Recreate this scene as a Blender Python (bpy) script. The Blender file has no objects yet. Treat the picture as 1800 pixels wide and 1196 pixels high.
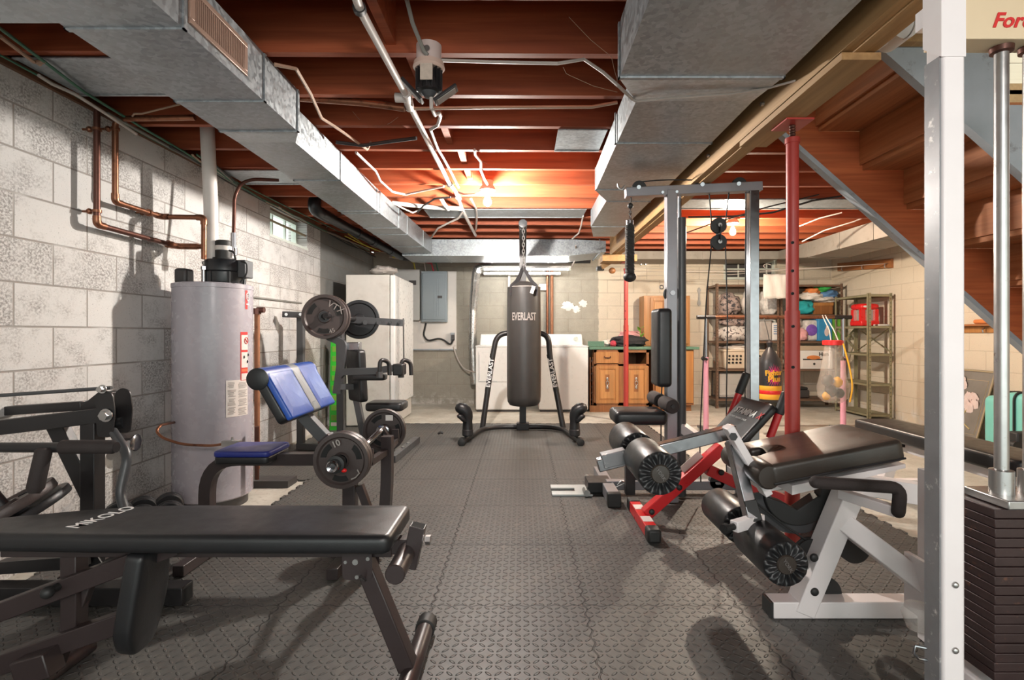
import bpy, bmesh, math, random
from mathutils import Vector, Matrix, noise
PI = math.pi
RN = random.Random(11)
SC = bpy.context.scene
COL = SC.collection
# camera constants: focal length in pixels, principal point, eye height
FOC, CX, CY, EYE = 930.0, 918.0, 586.0, 1.10

def P(px, py, d):
    """a measured point of the room: picture measurement plus its distance"""
    return Vector(((px - CX) * d / FOC, d, EYE - (py - CY) * d / FOC))

def V(*a): return Vector(a)

# ------------------------------------------------------------------ materials
MATS = {}
class NT:
    def __init__(s, name):
        s.m = bpy.data.materials.new(name); s.m.use_nodes = True
        s.t = s.m.node_tree; s.b = s.t.nodes['Principled BSDF']
        MATS[name] = s.m
        s._pos = None
    def n(s, typ, **kw):
        nd = s.t.nodes.new(typ)
        for k, v in kw.items(): setattr(nd, k, v)
        return nd
    def l(s, a, b): s.t.links.new(a, b)
    def set(s, nd, key, v):
        if hasattr(v, 'default_value') or isinstance(v, bpy.types.NodeSocket): s.l(v, nd.inputs[key])
        else: nd.inputs[key].default_value = v
    def m_(s, op, a, b=0.0, c=0.0, clamp=False):
        nd = s.n('ShaderNodeMath', operation=op); nd.use_clamp = clamp
        for i, x in enumerate((a, b, c)):
            s.set(nd, i, x)
        return nd.outputs[0]
    def pos(s):
        if s._pos is None: s._pos = s.n('ShaderNodeNewGeometry').outputs['Position']
        return s._pos
    def obj(s): return s.n('ShaderNodeTexCoord').outputs['Object']
    def sep(s, v):
        nd = s.n('ShaderNodeSeparateXYZ'); s.l(v, nd.inputs[0]); return nd.outputs
    def comb(s, x, y, z=0.0):
        nd = s.n('ShaderNodeCombineXYZ')
        for i, a in enumerate((x, y, z)): s.set(nd, i, a)
        return nd.outputs[0]
    def scale(s, v, sc):
        nd = s.n('ShaderNodeMapping'); s.l(v, nd.inputs[0]); nd.inputs['Scale'].default_value = sc
        return nd.outputs[0]
    def noise(s, v, sc, det=4.0, rough=.55, dist=0.0):
        nd = s.n('ShaderNodeTexNoise'); s.l(v, nd.inputs['Vector'])
        nd.inputs['Scale'].default_value = sc; nd.inputs['Detail'].default_value = det
        nd.inputs['Roughness'].default_value = rough; nd.inputs['Distortion'].default_value = dist
        return nd.outputs['Fac']
    def ramp(s, f, a, b):
        nd = s.n('ShaderNodeMapRange'); s.set(nd, 0, f)
        nd.inputs[1].default_value = a; nd.inputs[2].default_value = b
        nd.interpolation_type = 'SMOOTHSTEP'
        return nd.outputs[0]
    def mix(s, f, a, b, mode='MIX'):
        nd = s.n('ShaderNodeMix', data_type='RGBA', blend_type=mode)
        s.set(nd, 0, f)
        for k, x in ((6, a), (7, b)):
            if isinstance(x, (tuple, list)): nd.inputs[k].default_value = (*x[:3], 1)
            else: s.l(x, nd.inputs[k])
        return nd.outputs[2]
    def base(s, c):
        if isinstance(c, (tuple, list)): s.b.inputs['Base Color'].default_value = (*c[:3], 1)
        else: s.l(c, s.b.inputs['Base Color'])
    def rough(s, r): s.set(s.b, 'Roughness', r)
    def bump(s, h, strength=.3, dist=.01):
        nd = s.n('ShaderNodeBump'); nd.inputs['Strength'].default_value = strength
        nd.inputs['Distance'].default_value = dist
        s.l(h, nd.inputs['Height']); s.l(nd.outputs[0], s.b.inputs['Normal'])

def pm(name, col, rough=.5, metal=0.0, var=.18, vs=9.0, bump=0.0, bs=60.0, grime=None, gs=14.0, gt=(.55, .7), spec=.5, alpha=None, trans=0.0):
    t = NT(name); p = t.obj()
    f = t.noise(p, vs, 5)
    c = t.mix(f, tuple(x * (1 - var) for x in col), tuple(min(1, x * (1 + var)) for x in col))
    if grime:
        c = t.mix(t.ramp(t.noise(p, gs, 6, .65), *gt), c, grime)
    t.base(c); t.b.inputs['Metallic'].default_value = metal
    t.b.inputs['Specular IOR Level'].default_value = spec
    t.rough(t.m_('MULTIPLY_ADD', t.noise(p, vs * 2.3, 3), .22, rough - .11))
    if bump: t.bump(t.noise(p, bs, 3), bump, .004)
    if alpha is not None: t.b.inputs['Alpha'].default_value = alpha
    if trans: t.b.inputs['Transmission Weight'].default_value = trans
    return t.m

def wood(name, c1, c2, axis=0, rough=.6, grain=1.0, c3=None):
    t = NT(name); p = t.obj()
    sc = [38 * grain] * 3; sc[axis] = 1.6 * grain
    f = t.noise(t.scale(p, sc), 1.0, 6, .6, .6)
    sc2 = [7 * grain] * 3; sc2[axis] = .55 * grain
    g = t.noise(t.scale(p, sc2), 1.0, 3, .5, 1.2)
    c = t.mix(t.ramp(f, .3, .72), c1, c2)
    c = t.mix(t.m_('MULTIPLY', t.ramp(g, .42, .75), .7), c, c3 or tuple(x * .55 for x in c1))
    t.base(c); t.rough(rough); t.bump(f, .18, .004)
    return t.m

def glow(name, col, s):
    t = NT(name); t.base(col)
    t.b.inputs['Emission Color'].default_value = (*col, 1); t.b.inputs['Emission Strength'].default_value = s
    return t.m

def blocks(name, paint, bare, hor, off, zoff, split=None, speck=.5, patch=(.46, .62), grime=(.30, .28, .265), mk=.8, mc=(.24, .205, .18)):
    """concrete block wall: 406 x 203 mm blocks; split = (axis, value): the side of it that is unpainted"""
    t = NT(name); xyz = t.sep(t.pos())
    h = t.m_('SUBTRACT', xyz[hor], off); z = t.m_('SUBTRACT', xyz[2], zoff)
    v = t.comb(h, z)
    b = t.n('ShaderNodeTexBrick'); t.l(v, b.inputs['Vector'])
    b.inputs['Scale'].default_value = 1.0; b.inputs['Brick Width'].default_value = .406
    b.inputs['Row Height'].default_value = .203; b.inputs['Mortar Size'].default_value = .0062
    b.inputs['Mortar Smooth'].default_value = .6
    b.inputs['Color1'].default_value = (.35, .35, .35, 1); b.inputs['Color2'].default_value = (.75, .75, .75, 1)
    tone = b.outputs['Color']; mort = b.outputs['Fac']
    big = t.noise(v, 2.2, 4, .6); fine = t.noise(v, 85, 4, .7); mid = t.noise(v, 9, 5, .65)
    pit = t.ramp(t.noise(v, 120, 2, .6), .64, .72)
    tv = t.m_('MULTIPLY', t.m_('SUBTRACT', tone, .55), .42)
    sk = t.m_('MULTIPLY', t.ramp(t.m_('ADD', t.m_('ADD', t.m_('MULTIPLY', big, .5), t.m_('MULTIPLY', mid, .5)), tv), *patch), t.ramp(fine, .40, .60))
    tb = t.sep(tone)[0] if False else t.m_('MULTIPLY', tone, 1.0)
    pc = t.mix(t.m_('MULTIPLY', sk, speck), paint, grime)
    pc = t.mix(t.m_('MULTIPLY', pit, .6), pc, tuple(x * .35 for x in paint))
    bc = t.mix(mid, tuple(x * .72 for x in bare), tuple(min(1, x * 1.25) for x in bare))
    bc = t.mix(t.m_('MULTIPLY', tb, .5), bc, tuple(x * .72 for x in bare))
    bc = t.mix(t.m_('MULTIPLY', t.ramp(fine, .5, .7), .35), bc, tuple(x * .45 for x in bare))
    if split:
        e = t.m_('ADD', xyz[split[0]], t.m_('MULTIPLY', t.m_('SUBTRACT', mid, .5), .05))
        k = t.ramp(e, split[1] - .01, split[1] + .01)
        if split[2]: k = t.m_('SUBTRACT', 1.0, k)
        c = t.mix(k, pc, bc)
    else: c = pc
    # flaking salt bloom along the foot of the wall
    eff = t.m_('MULTIPLY', t.ramp(t.m_('ADD', xyz[2], t.m_('MULTIPLY', mid, .35)), .42, .18), t.ramp(t.noise(v, 7, 7, .7), .42, .66))
    c = t.mix(t.m_('MULTIPLY', eff, .75), c, (.72, .69, .66))
    c = t.mix(t.m_('MULTIPLY', t.m_('MULTIPLY', mort, t.ramp(t.noise(v, 3.1, 3), .2, .5)), mk), c, mc)
    t.base(c); t.rough(.85)
    hh = t.m_('SUBTRACT', t.m_('MULTIPLY', fine, .35), t.m_('ADD', mort, t.m_('MULTIPLY', pit, .5)))
    t.bump(hh, .55, .006)
    return t.m

# surfaces of the room
blocks('left_block', (.64, .62, .605), (.25, .245, .235), 1, 2.398 - .406 * 20, .115 - .203 * 10, (1, 6.04, False), .85, (.40, .60), (.22, .20, .19))
blocks('back_block', (.66, .575, .46), (.40, .37, .31), 0, -.1 - .406 * 20, .10 - .203 * 10, (0, 1.18, True), .25, mk=.5, mc=(.30, .26, .21))
blocks('cream_block', (.70, .60, .47), (.4, .3, .2), 1, .2 - .406 * 20, .10 - .203 * 10, None, .22, (.5, .7), (.42, .34, .26), .32, (.48, .40, .31))

t = NT('concrete'); p = t.pos()
f = t.noise(p, 3, 6, .65); g = t.noise(p, 30, 5, .6)
c = t.mix(t.ramp(f, .3, .7), (.42, .39, .33), (.60, .57, .50))
c = t.mix(t.m_('MULTIPLY', t.ramp(g, .5, .72), .45), c, (.27, .23, .17))
t.base(c); t.rough(.75); t.bump(g, .2, .004)

t = NT('rubber'); x, y, z = t.sep(t.pos())[:3]
pt = .031
u = t.m_('DIVIDE', x, pt); v = t.m_('DIVIDE', y, pt)
iu = t.m_('FLOOR', u); iv = t.m_('FLOOR', v)
par = t.m_('MODULO', t.m_('ABSOLUTE', t.m_('ADD', iu, iv)), 2.0)
sg = t.m_('SUBTRACT', t.m_('MULTIPLY', par, 2.0), 1.0)
fu = t.m_('SUBTRACT', t.m_('SUBTRACT', u, iu), .5); fv = t.m_('SUBTRACT', t.m_('SUBTRACT', v, iv), .5)
sf = t.m_('MULTIPLY', sg, fv)
a = t.m_('MULTIPLY', t.m_('ADD', fu, sf), .7071 / .47); b = t.m_('MULTIPLY', t.m_('SUBTRACT', fu, sf), .7071 / .17)
r2 = t.m_('ADD', t.m_('MULTIPLY', a, a), t.m_('MULTIPLY', b, b))
loz = t.ramp(r2, 1.1, .25)
def seam(cc, oo, org):
    w = t.m_('MULTIPLY', t.m_('SINE', t.m_('MULTIPLY', oo, 2 * PI / .075)), .006)
    q = t.m_('DIVIDE', t.m_('ADD', t.m_('SUBTRACT', cc, org - .305), w), .61)
    fr = t.m_('ABSOLUTE', t.m_('SUBTRACT', t.m_('SUBTRACT', q, t.m_('FLOOR', q)), .5))
    return t.ramp(fr, .0065, .003)
sm = t.m_('MAXIMUM', seam(x, y, .25), seam(y, x, 2.11))
tid = t.n('ShaderNodeTexWhiteNoise'); tid.noise_dimensions = '2D'
t.l(t.comb(t.m_('FLOOR', t.m_('DIVIDE', t.m_('SUBTRACT', x, .25), .61)), t.m_('FLOOR', t.m_('DIVIDE', t.m_('SUBTRACT', y, 2.11), .61))), tid.inputs['Vector'])
nz = t.noise(t.pos(), 2.3, 5, .6); nf = t.noise(t.pos(), 14, 5, .7)
c = t.mix(nz, (.072, .069, .065), (.120, .115, .107))
c = t.mix(t.m_('MULTIPLY', tid.outputs[0], .35), c, (.075, .073, .07))
c = t.mix(t.m_('MULTIPLY', t.ramp(nf, .5, .72), .35), c, (.21, .19, .165))
c = t.mix(t.m_('MULTIPLY', sm, .85), c, (.02, .02, .02))
t.base(c); t.rough(t.m_('MULTIPLY_ADD', nf, .25, .40))
t.bump(t.m_('SUBTRACT', loz, t.m_('MULTIPLY', sm, 1.2)), 1.0, .006)

t = NT('galvanized'); p = t.obj()
vn = t.n('ShaderNodeTexVoronoi'); t.l(p, vn.inputs['Vector']); vn.inputs['Scale'].default_value = 60
f = t.noise(p, 5, 5, .6)
w = t.sep(vn.outputs['Color'])[0]
c = t.mix(w, (.27, .295, .315), (.44, .475, .50)); c = t.mix(t.m_('MULTIPLY', t.ramp(f, .42, .75), .45), c, (.24, .235, .225))
t.base(c); t.b.inputs['Metallic'].default_value = .6
t.rough(t.m_('MULTIPLY_ADD', w, .16, .36)); t.bump(t.noise(p, 3, 2), .12, .02)

wood('joist_wood', (.40, .095, .033), (.28, .057, .018), 0, .65, 1.0, (.19, .036, .012))
wood('beam_wood', (.44, .265, .115), (.34, .185, .07), 1, .65)
wood('sill_wood', (.20, .09, .045), (.14, .06, .03), 1, .7)
wood('stair_wood', (.56, .15, .05), (.38, .085, .027), 0, .55, 1.0)
wood('tread_wood', (.50, .19, .07), (.36, .115, .04), 1, .6)
wood('oak', (.50, .235, .075), (.38, .155, .045), 2, .4)
wood('oak_light', (.60, .30, .105), (.47, .20, .06), 2, .4)
wood('oak_dark', (.34, .14, .045), (.25, .09, .03), 2, .45)
wood('board_wood', (.42, .17, .06), (.32, .11, .035), 1, .6)
wood('subfloor_wood', (.26, .075, .03), (.20, .05, .02), 1, .8)
pm('gray_paint', (.36, .39, .42), .5, grime=(.22, .22, .22), gt=(.6, .75))
pm('white_trim', (.62, .66, .60), .5)
pm('powder_black', (.018, .016, .017), .38, var=.3, bump=.05, bs=200)
pm('gunmetal', (.065, .066, .07), .36, var=.2)
pm('powder_brown', (.036, .025, .025), .36, var=.25, bump=.05, bs=200)
pm('vinyl', (.014, .014, .0155), .38, var=.25, bump=.09, bs=230)
pm('vinyl_worn', (.040, .031, .025), .36, var=.4, vs=5, bump=.12, bs=200)
pm('vinyl_blue', (.022, .085, .40), .34, var=.35, bump=.15, bs=35)
pm('vinyl_navy', (.02, .03, .20), .38, var=.2, bump=.09, bs=150)
pm('vinyl_silver', (.25, .265, .28), .36, var=.2, bump=.1, bs=60)
pm('foam', (.030, .022, .021), .8, var=.25, bump=.25, bs=260)
pm('cast_iron', (.062, .046, .043), .45, metal=.2, var=.3, bump=.15, bs=150)
pm('cast_black', (.018, .018, .020), .4, metal=.1, var=.3, bump=.1, bs=120, grime=(.10, .10, .10), gs=60, gt=(.66, .72))
pm('rubber_black', (.018, .018, .018), .55)
pm('chrome', (.33, .33, .345), .22, metal=1.0, var=.12, vs=16)
pm('steel', (.48, .47, .46), .32, metal=.9, var=.25, vs=12, grime=(.22, .15, .10), gs=30, gt=(.62, .74))
pm('frame_white', (.84, .785, .785), .38, var=.06, grime=(.48, .43, .42), gs=9, gt=(.64, .84))
pm('frame_silver', (.30, .297, .32), .34, metal=.35, var=.12)
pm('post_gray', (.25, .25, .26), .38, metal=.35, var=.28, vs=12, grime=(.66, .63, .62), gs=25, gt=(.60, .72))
pm('cream_panel', (.70, .56, .38), .45, var=.08)
pm('red_paint', (.42, .045, .035), .4, var=.15)
pm('red_frame', (.60, .018, .022), .32, var=.1)
pm('red_plastic', (.70, .02, .02), .3, var=.1)
pm('copper', (.27, .115, .065), .36, metal=.8, var=.3, vs=12, grime=(.15, .06, .035), gs=16, gt=(.5, .68))
pm('copper_dark', (.115, .045, .032), .4, metal=.6, var=.3, vs=12, grime=(.08, .035, .025), gs=16, gt=(.5, .7))
pm('rust_pipe', (.30, .13, .065), .7, metal=.2, var=.3, grime=(.14, .06, .03))
pm('heater_skin', (.40, .37, .41), .26, var=.03)
pm('pvc', (.70, .64, .60), .4, var=.08)
pm('abs_black', (.02, .021, .024), .35)
pm('white_appliance', (.78, .77, .755), .3, var=.03)
pm('old_white', (.60, .57, .53), .5, var=.12, grime=(.47, .43, .385), gs=4, gt=(.48, .8))
pm('white_board', (.74, .70, .66), .6, var=.06, grime=(.5, .44, .38), gs=5, gt=(.6, .8))
pm('panel_gray', (.25, .295, .325), .4, var=.05)
pm('box_gray', (.44, .44, .43), .5, var=.1)
pm('lime_green', (.035, .52, .035), .4, var=.1)
pm('countertop', (.10, .20, .135), .4, var=.6, vs=70)
pm('shelf_brown', (.17, .10, .065), .5, metal=.2, var=.2)
pm('shelf_olive', (.30, .27, .165), .5, metal=.2, var=.2, grime=(.2, .13, .07), gs=20, gt=(.6, .75))
pm('pink', (.80, .36, .46), .4, var=.08)
pm('yellow', (.85, .42, .03), .45, var=.08)
pm('white_cloth', (.74, .68, .62), .9, var=.1, bump=.5, bs=90)
pm('gray_cloth', (.40, .36, .33), .9, var=.3, vs=20, bump=.4, bs=60)
pm('black_cloth', (.028, .026, .028), .85, var=.4, bump=.4, bs=60)
pm('pink_cloth', (.72, .36, .36), .9, var=.25, vs=22, bump=.4, bs=60)
pm('red_cloth', (.55, .06, .09), .9, var=.2, bump=.4, bs=60)
pm('green_cloth', (.05, .42, .08), .85, var=.3, bump=.4, bs=60)
pm('blue_cloth', (.10, .22, .42), .85, var=.4, bump=.4, bs=60)
pm('teal_cloth', (.02, .34, .36), .85, var=.3, bump=.4, bs=60)
pm('orange_cloth', (.68, .22, .06), .85, var=.4, bump=.4, bs=60)
pm('stripe_cloth', (.62, .58, .54), .85, var=.55, vs=30, bump=.4, bs=60)
pm('mixed_cloth', (.34, .26, .23), .85, var=.8, vs=26, bump=.4, bs=50, grime=(.05, .045, .05), gs=22, gt=(.5, .56))
pm('print_cloth', (.66, .60, .55), .85, var=.2, vs=30, bump=.4, bs=50, grime=(.09, .07, .07), gs=30, gt=(.53, .58))
pm('purple', (.20, .09, .42), .6, var=.4, vs=25)
pm('diaper_blue', (.04, .27, .52), .45, var=.3, vs=14)
pm('box_green', (.16, .45, .06), .5, var=.4, vs=20)
pm('basket', (.68, .56, .42), .5, var=.06)
pm('dark_plastic', (.05, .045, .045), .5)
pm('carton', (.48, .37, .26), .8, var=.15)
pm('white_box', (.76, .72, .68), .5, var=.05)
pm('teal', (.22, .62, .55), .38, var=.08)
pm('poster_gray', (.23, .21, .185), .4, var=.4, vs=3)
pm('flower', (.74, .60, .57), .6, var=.2, vs=20)
pm('stem_gold', (.55, .44, .20), .6)
pm('frame_tan', (.40, .32, .20), .5)
pm('leaf_green', (.20, .42, .05), .6, var=.3)
pm('wire_white', (.50, .44, .40), .6)
pm('wire_tan', (.42, .27, .19), .6)
pm('wire_green', (.06, .17, .11), .6)
pm('wire_black', (.02, .02, .02), .6)
pm('wire_gray', (.22, .21, .19), .6)
pm('wire_yellow', (.60, .50, .07), .6)
pm('brown_metal', (.40, .26, .20), .45, metal=.3)
pm('flood_gray', (.58, .46, .43), .5, var=.1)
pm('ceramic', (.62, .45, .38), .35, var=.08)
pm('text_white', (.80, .79, .78), .5, var=.02)
pm('text_gray', (.30, .27, .25), .5, var=.1)
pm('emboss', (.17, .155, .15), .5)
pm('dusty_metal', (.30, .27, .235), .7, metal=.15, var=.2, grime=(.2, .17, .14), gs=8, gt=(.55, .8))
pm('text_dark', (.03, .028, .028), .5)
pm('label_white', (.72, .66, .62), .5, var=.05)
pm('label_red', (.62, .03, .03), .5)
pm('label_orange', (.72, .18, .08), .5)
pm('label_print', (.30, .27, .25), .6)
pm('magenta', (.75, .03, .20), .5)
pm('bag_black', (.024, .023, .025), .38, var=.3, bump=.12, bs=160)
pm('bag_vinyl', (.040, .036, .034), .36, var=.25, bump=.12, bs=160)
pm('stack_iron', (.040, .022, .021), .45, metal=.25, var=.4, vs=14, grime=(.20, .085, .05), gs=24, gt=(.60, .76), bump=.12, bs=90)
pm('aluminium', (.62, .64, .64), .35, metal=.7, var=.1, bump=.3, bs=70)
pm('rope_black', (.03, .028, .026), .8, var=.3)
pm('dark_gap', (.012, .012, .012), .9)
pm('foil', (.66, .66, .65), .3, metal=.9, var=.2, vs=30, bump=.5, bs=40)
m = pm('clear_plastic', (.85, .82, .78), .12, var=.02, alpha=.28)
m = pm('clear_bag', (.62, .56, .50), .2, var=.3, vs=12, alpha=.30, bump=.4, bs=25)
m = pm('window_glass', (.9, .95, .92), .05, var=.0, alpha=.05)
glow('bulb_glow', (1.0, .94, .86), 3200.0)
glow('bulb_glow_warm', (1.0, .86, .68), 2800.0)
glow('tube_glow', (1.0, .97, .92), 70.0)
pm('lamp_panel', (.52, .43, .36), .4, var=.3, vs=60)

# ------------------------------------------------------------------ geometry
def fil(pts, r, n=5):
    """fillet the corners of a polyline"""
    pts = [Vector(p) for p in pts]; out = [pts[0]]
    for i in range(1, len(pts) - 1):
        a, b, c = pts[i - 1], pts[i], pts[i + 1]
        u = (a - b); w = (c - b); rr = min(r, u.length * .48, w.length * .48)
        p0 = b + u.normalized() * rr; p1 = b + w.normalized() * rr
        for k in range(n + 1):
            s = k / n
            out.append(p0 * (1 - s) ** 2 + b * 2 * s * (1 - s) + p1 * s * s)
    out.append(pts[-1]); return out

def rpoly(pts, r, n=4):
    """closed 2D polygon with rounded corners; r one value or one per corner"""
    out = []; N = len(pts); pts = [Vector((p[0], p[1])) for p in pts]
    for i in range(N):
        a, b, c = pts[i - 1], pts[i], pts[(i + 1) % N]
        ri = r[i] if isinstance(r, (list, tuple)) else r
        u = a - b; w = c - b; rr = min(ri, u.length * .49, w.length * .49)
        if rr < 1e-5: out.append(b); continue
        p0 = b + u.normalized() * rr; p1 = b + w.normalized() * rr
        for k in range(n + 1):
            s = k / n; out.append(p0 * (1 - s) ** 2 + b * 2 * s * (1 - s) + p1 * s * s)
    return out

def circ(r, n=12, ph=0.0): return [(r * math.cos(2 * PI * k / n + ph), r * math.sin(2 * PI * k / n + ph)) for k in range(n)]
def rect(w, h): return [(-w / 2, -h / 2), (w / 2, -h / 2), (w / 2, h / 2), (-w / 2, h / 2)]

class MB:
    def __init__(s): s.v = []; s.f = []
    def add(s, vs, fs):
        o = len(s.v); s.v += [Vector(x) for x in vs]; s.f += [tuple(i + o for i in f) for f in fs]; return s
    def hexa(s, c):
        return s.add(c, [(0, 3, 2, 1), (4, 5, 6, 7), (0, 1, 5, 4), (1, 2, 6, 5), (2, 3, 7, 6), (3, 0, 4, 7)])
    def box(s, x0, x1, y0, y1, z0, z1):
        return s.hexa([(x0, y0, z0), (x1, y0, z0), (x1, y1, z0), (x0, y1, z0), (x0, y0, z1), (x1, y0, z1), (x1, y1, z1), (x0, y1, z1)])
    def obox(s, c, ax, ay, az):
        """box about c with half-axis vectors"""
        c = Vector(c); r = []
        for k in (-1, 1):
            for i, j in ((-1, -1), (1, -1), (1, 1), (-1, 1)): r.append(c + ax * i + ay * j + az * k)
        return s.hexa(r)
    def sweep(s, pts, sec, up=(0, 0, 1), caps=True, closed=False, radii=None):
        pts = [Vector(p) for p in pts]; n = len(pts); m = len(sec); vs = []
        up = Vector(up); prev = None
        for i, p in enumerate(pts):
            if closed: t = (pts[(i + 1) % n] - pts[i - 1])
            else: t = (pts[min(i + 1, n - 1)] - pts[max(i - 1, 0)])
            t.normalize()
            if prev is None:
                u = up.cross(t)
                if u.length < 1e-3: u = Vector((1, 0, 0)).cross(t)
                if u.length < 1e-3: u = Vector((0, 1, 0)).cross(t)
                u.normalize()
            else:
                u = prev - t * prev.dot(t); u.normalize()
            prev = u; w = t.cross(u)
            k = radii[i] if radii else 1.0
            if not closed and 0 < i < n - 1:
                a = (pts[i] - pts[i - 1]).normalized(); b = (pts[i + 1] - pts[i]).normalized()
                cs = max(.5, math.sqrt(max(0, (1 + a.dot(b)) / 2)))
            else: cs = 1.0
            for q in sec: vs.append(p + u * (q[0] * k) + w * (q[1] * k))
        fs = []
        rng = n if closed else n - 1
        for i in range(rng):
            a = i * m; b = ((i + 1) % n) * m
            for j in range(m):
                k = (j + 1) % m; fs.append((a + j, a + k, b + k, b + j))
        if caps and not closed:
            fs.append(tuple(reversed(range(m)))); fs.append(tuple(range((n - 1) * m, n * m)))
        return s.add(vs, fs)
    def tube(s, pts, r, n=10, bend=0.0, closed=False, radii=None, bn=5):
        if bend: pts = fil(pts, bend, bn)
        return s.sweep(pts, circ(r, n), closed=closed, radii=radii)
    def bar(s, a, b, w, h=None, up=(0, 0, 1)):
        return s.sweep([a, b], rect(w, h or w), up)
    def rbar(s, pts, w, h=None, bend=.08, up=(0, 0, 1), n=6):
        return s.sweep(fil(pts, bend, n), rect(w, h or w), up)
    def cyl(s, a, b, r, r2=None, n=16):
        a = Vector(a); b = Vector(b); return s.sweep([a, b], circ(1.0, n), radii=[r, r if r2 is None else r2])
    def lathe(s, o, ax, prof, n=24, closed=False):
        """profile of (radius, distance along the axis)"""
        o = Vector(o); ax = Vector(ax).normalized(); u = ax.orthogonal().normalized(); w = ax.cross(u)
        vs = []; m = len(prof)
        for k in range(n):
            a = 2 * PI * k / n; d = u * math.cos(a) + w * math.sin(a)
            for r, t in prof: vs.append(o + ax * t + d * r)
        fs = []
        for k in range(n):
            q = (k + 1) % n
            for j in range(m - 1 if not closed else m):
                j2 = (j + 1) % m
                fs.append((k * m + j, q * m + j, q * m + j2, k * m + j2))
        if not closed:
            fs.append(tuple(k * m for k in reversed(range(n)))); fs.append(tuple(k * m + m - 1 for k in range(n)))
        return s.add(vs, fs)
    def ell(s, c, rx, ry, rz, n=14, m=8):
        c = Vector(c); vs = [c + V(0, 0, -rz)]
        for j in range(1, m):
            a = -PI / 2 + PI * j / m
            for k in range(n):
                b = 2 * PI * k / n; vs.append(c + V(rx * math.cos(a) * math.cos(b), ry * math.cos(a) * math.sin(b), rz * math.sin(a)))
        vs.append(c + V(0, 0, rz)); fs = []
        for k in range(n): fs.append((0, 1 + (k + 1) % n, 1 + k))
        for j in range(m - 2):
            for k in range(n):
                a = 1 + j * n; fs.append((a + k, a + (k + 1) % n, a + n + (k + 1) % n, a + n + k))
        a = 1 + (m - 2) * n
        for k in range(n): fs.append((a + k, a + (k + 1) % n, len(vs) - 1))
        return s.add(vs, fs)
    def blob(s, c, rx, ry, rz, seed=0, amp=.25, fr=2.2, n=26, m=16, flat=True):
        o = len(s.v); s.ell(c, 1, 1, 1, n, m); c = Vector(c)
        for i in range(o, len(s.v)):
            d = s.v[i] - c
            k = 1 + amp * (noise.noise(d * fr + V(seed * 7.3, seed * 3.1, seed)) + .5 * noise.noise(d * fr * 2.3 + V(seed, 0, 5)))
            q = V(d.x * rx * k, d.y * ry * k, d.z * rz * k)
            if flat and q.z < -rz * .8: q.z = -rz * .8
            s.v[i] = c + q
        return s
    def prism(s, poly, o, u, v, th):
        """2D outline in the plane (o; u, v), thickness th along u x v"""
        o = Vector(o); u = Vector(u).normalized(); v = Vector(v); v = (v - u * v.dot(u)).normalized(); w = u.cross(v)
        n = len(poly); a = [o + u * p[0] + v * p[1] for p in poly]
        vs = a + [q + w * th for q in a]
        fs = [tuple(reversed(range(n))), tuple(range(n, 2 * n))]
        for i in range(n): j = (i + 1) % n; fs.append((i, j, n + j, n + i))
        return s.add(vs, fs)
    def pad(s, poly, o, u, v, th, r=.015, crown=.004):
        """upholstered pad: 2D outline, thickness along u x v, soft edges and a slightly crowned top"""
        o = Vector(o); u = Vector(u).normalized(); v = Vector(v); v = (v - u * v.dot(u)).normalized(); w = u.cross(v)
        pl = [Vector((p[0], p[1])) for p in poly]; n = len(pl)
        ar = sum(pl[i].x * pl[(i + 1) % n].y - pl[(i + 1) % n].x * pl[i].y for i in range(n))
        if ar < 0: pl.reverse()
        nr = []
        for i in range(n):
            t = (pl[(i + 1) % n] - pl[i - 1]); t.normalize(); nr.append(Vector((-t.y, t.x)))
        rings = []
        for k in range(5):
            a = PI / 2 * k / 4; rings.append((r * (1 - math.sin(a)), r * (1 - math.cos(a))))
        rings = rings + [(i_, th - h_) for i_, h_ in reversed(rings)]
        cen = sum(pl, Vector((0, 0))) / n
        vs = []
        for ins, h in rings:
            for i in range(n):
                q = pl[i] + nr[i] * ins; vs.append(o + u * q.x + v * q.y + w * h)
        m = len(rings); fs = []
        for j in range(m - 1):
            for i in range(n):
                k = (i + 1) % n; fs.append((j * n + i, j * n + k, (j + 1) * n + k, (j + 1) * n + i))
        # crowned top: one inner ring and a centre
        base = len(vs)
        for i in range(n):
            q = pl[i] + nr[i] * r; q = q + (cen - q) * .3; vs.append(o + u * q.x + v * q.y + w * (th + crown))
        for i in range(n):
            k = (i + 1) % n; fs.append(((m - 1) * n + i, (m - 1) * n + k, base + k, base + i))
        fs.append(tuple(range(base, base + n))); fs.append(tuple(reversed(range(n))))
        return s.add(vs, fs)

def wl(o):
    p = Vector((0, 0, 0))
    while o is not None: p = p + o.location; o = o.parent
    return p

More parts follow.
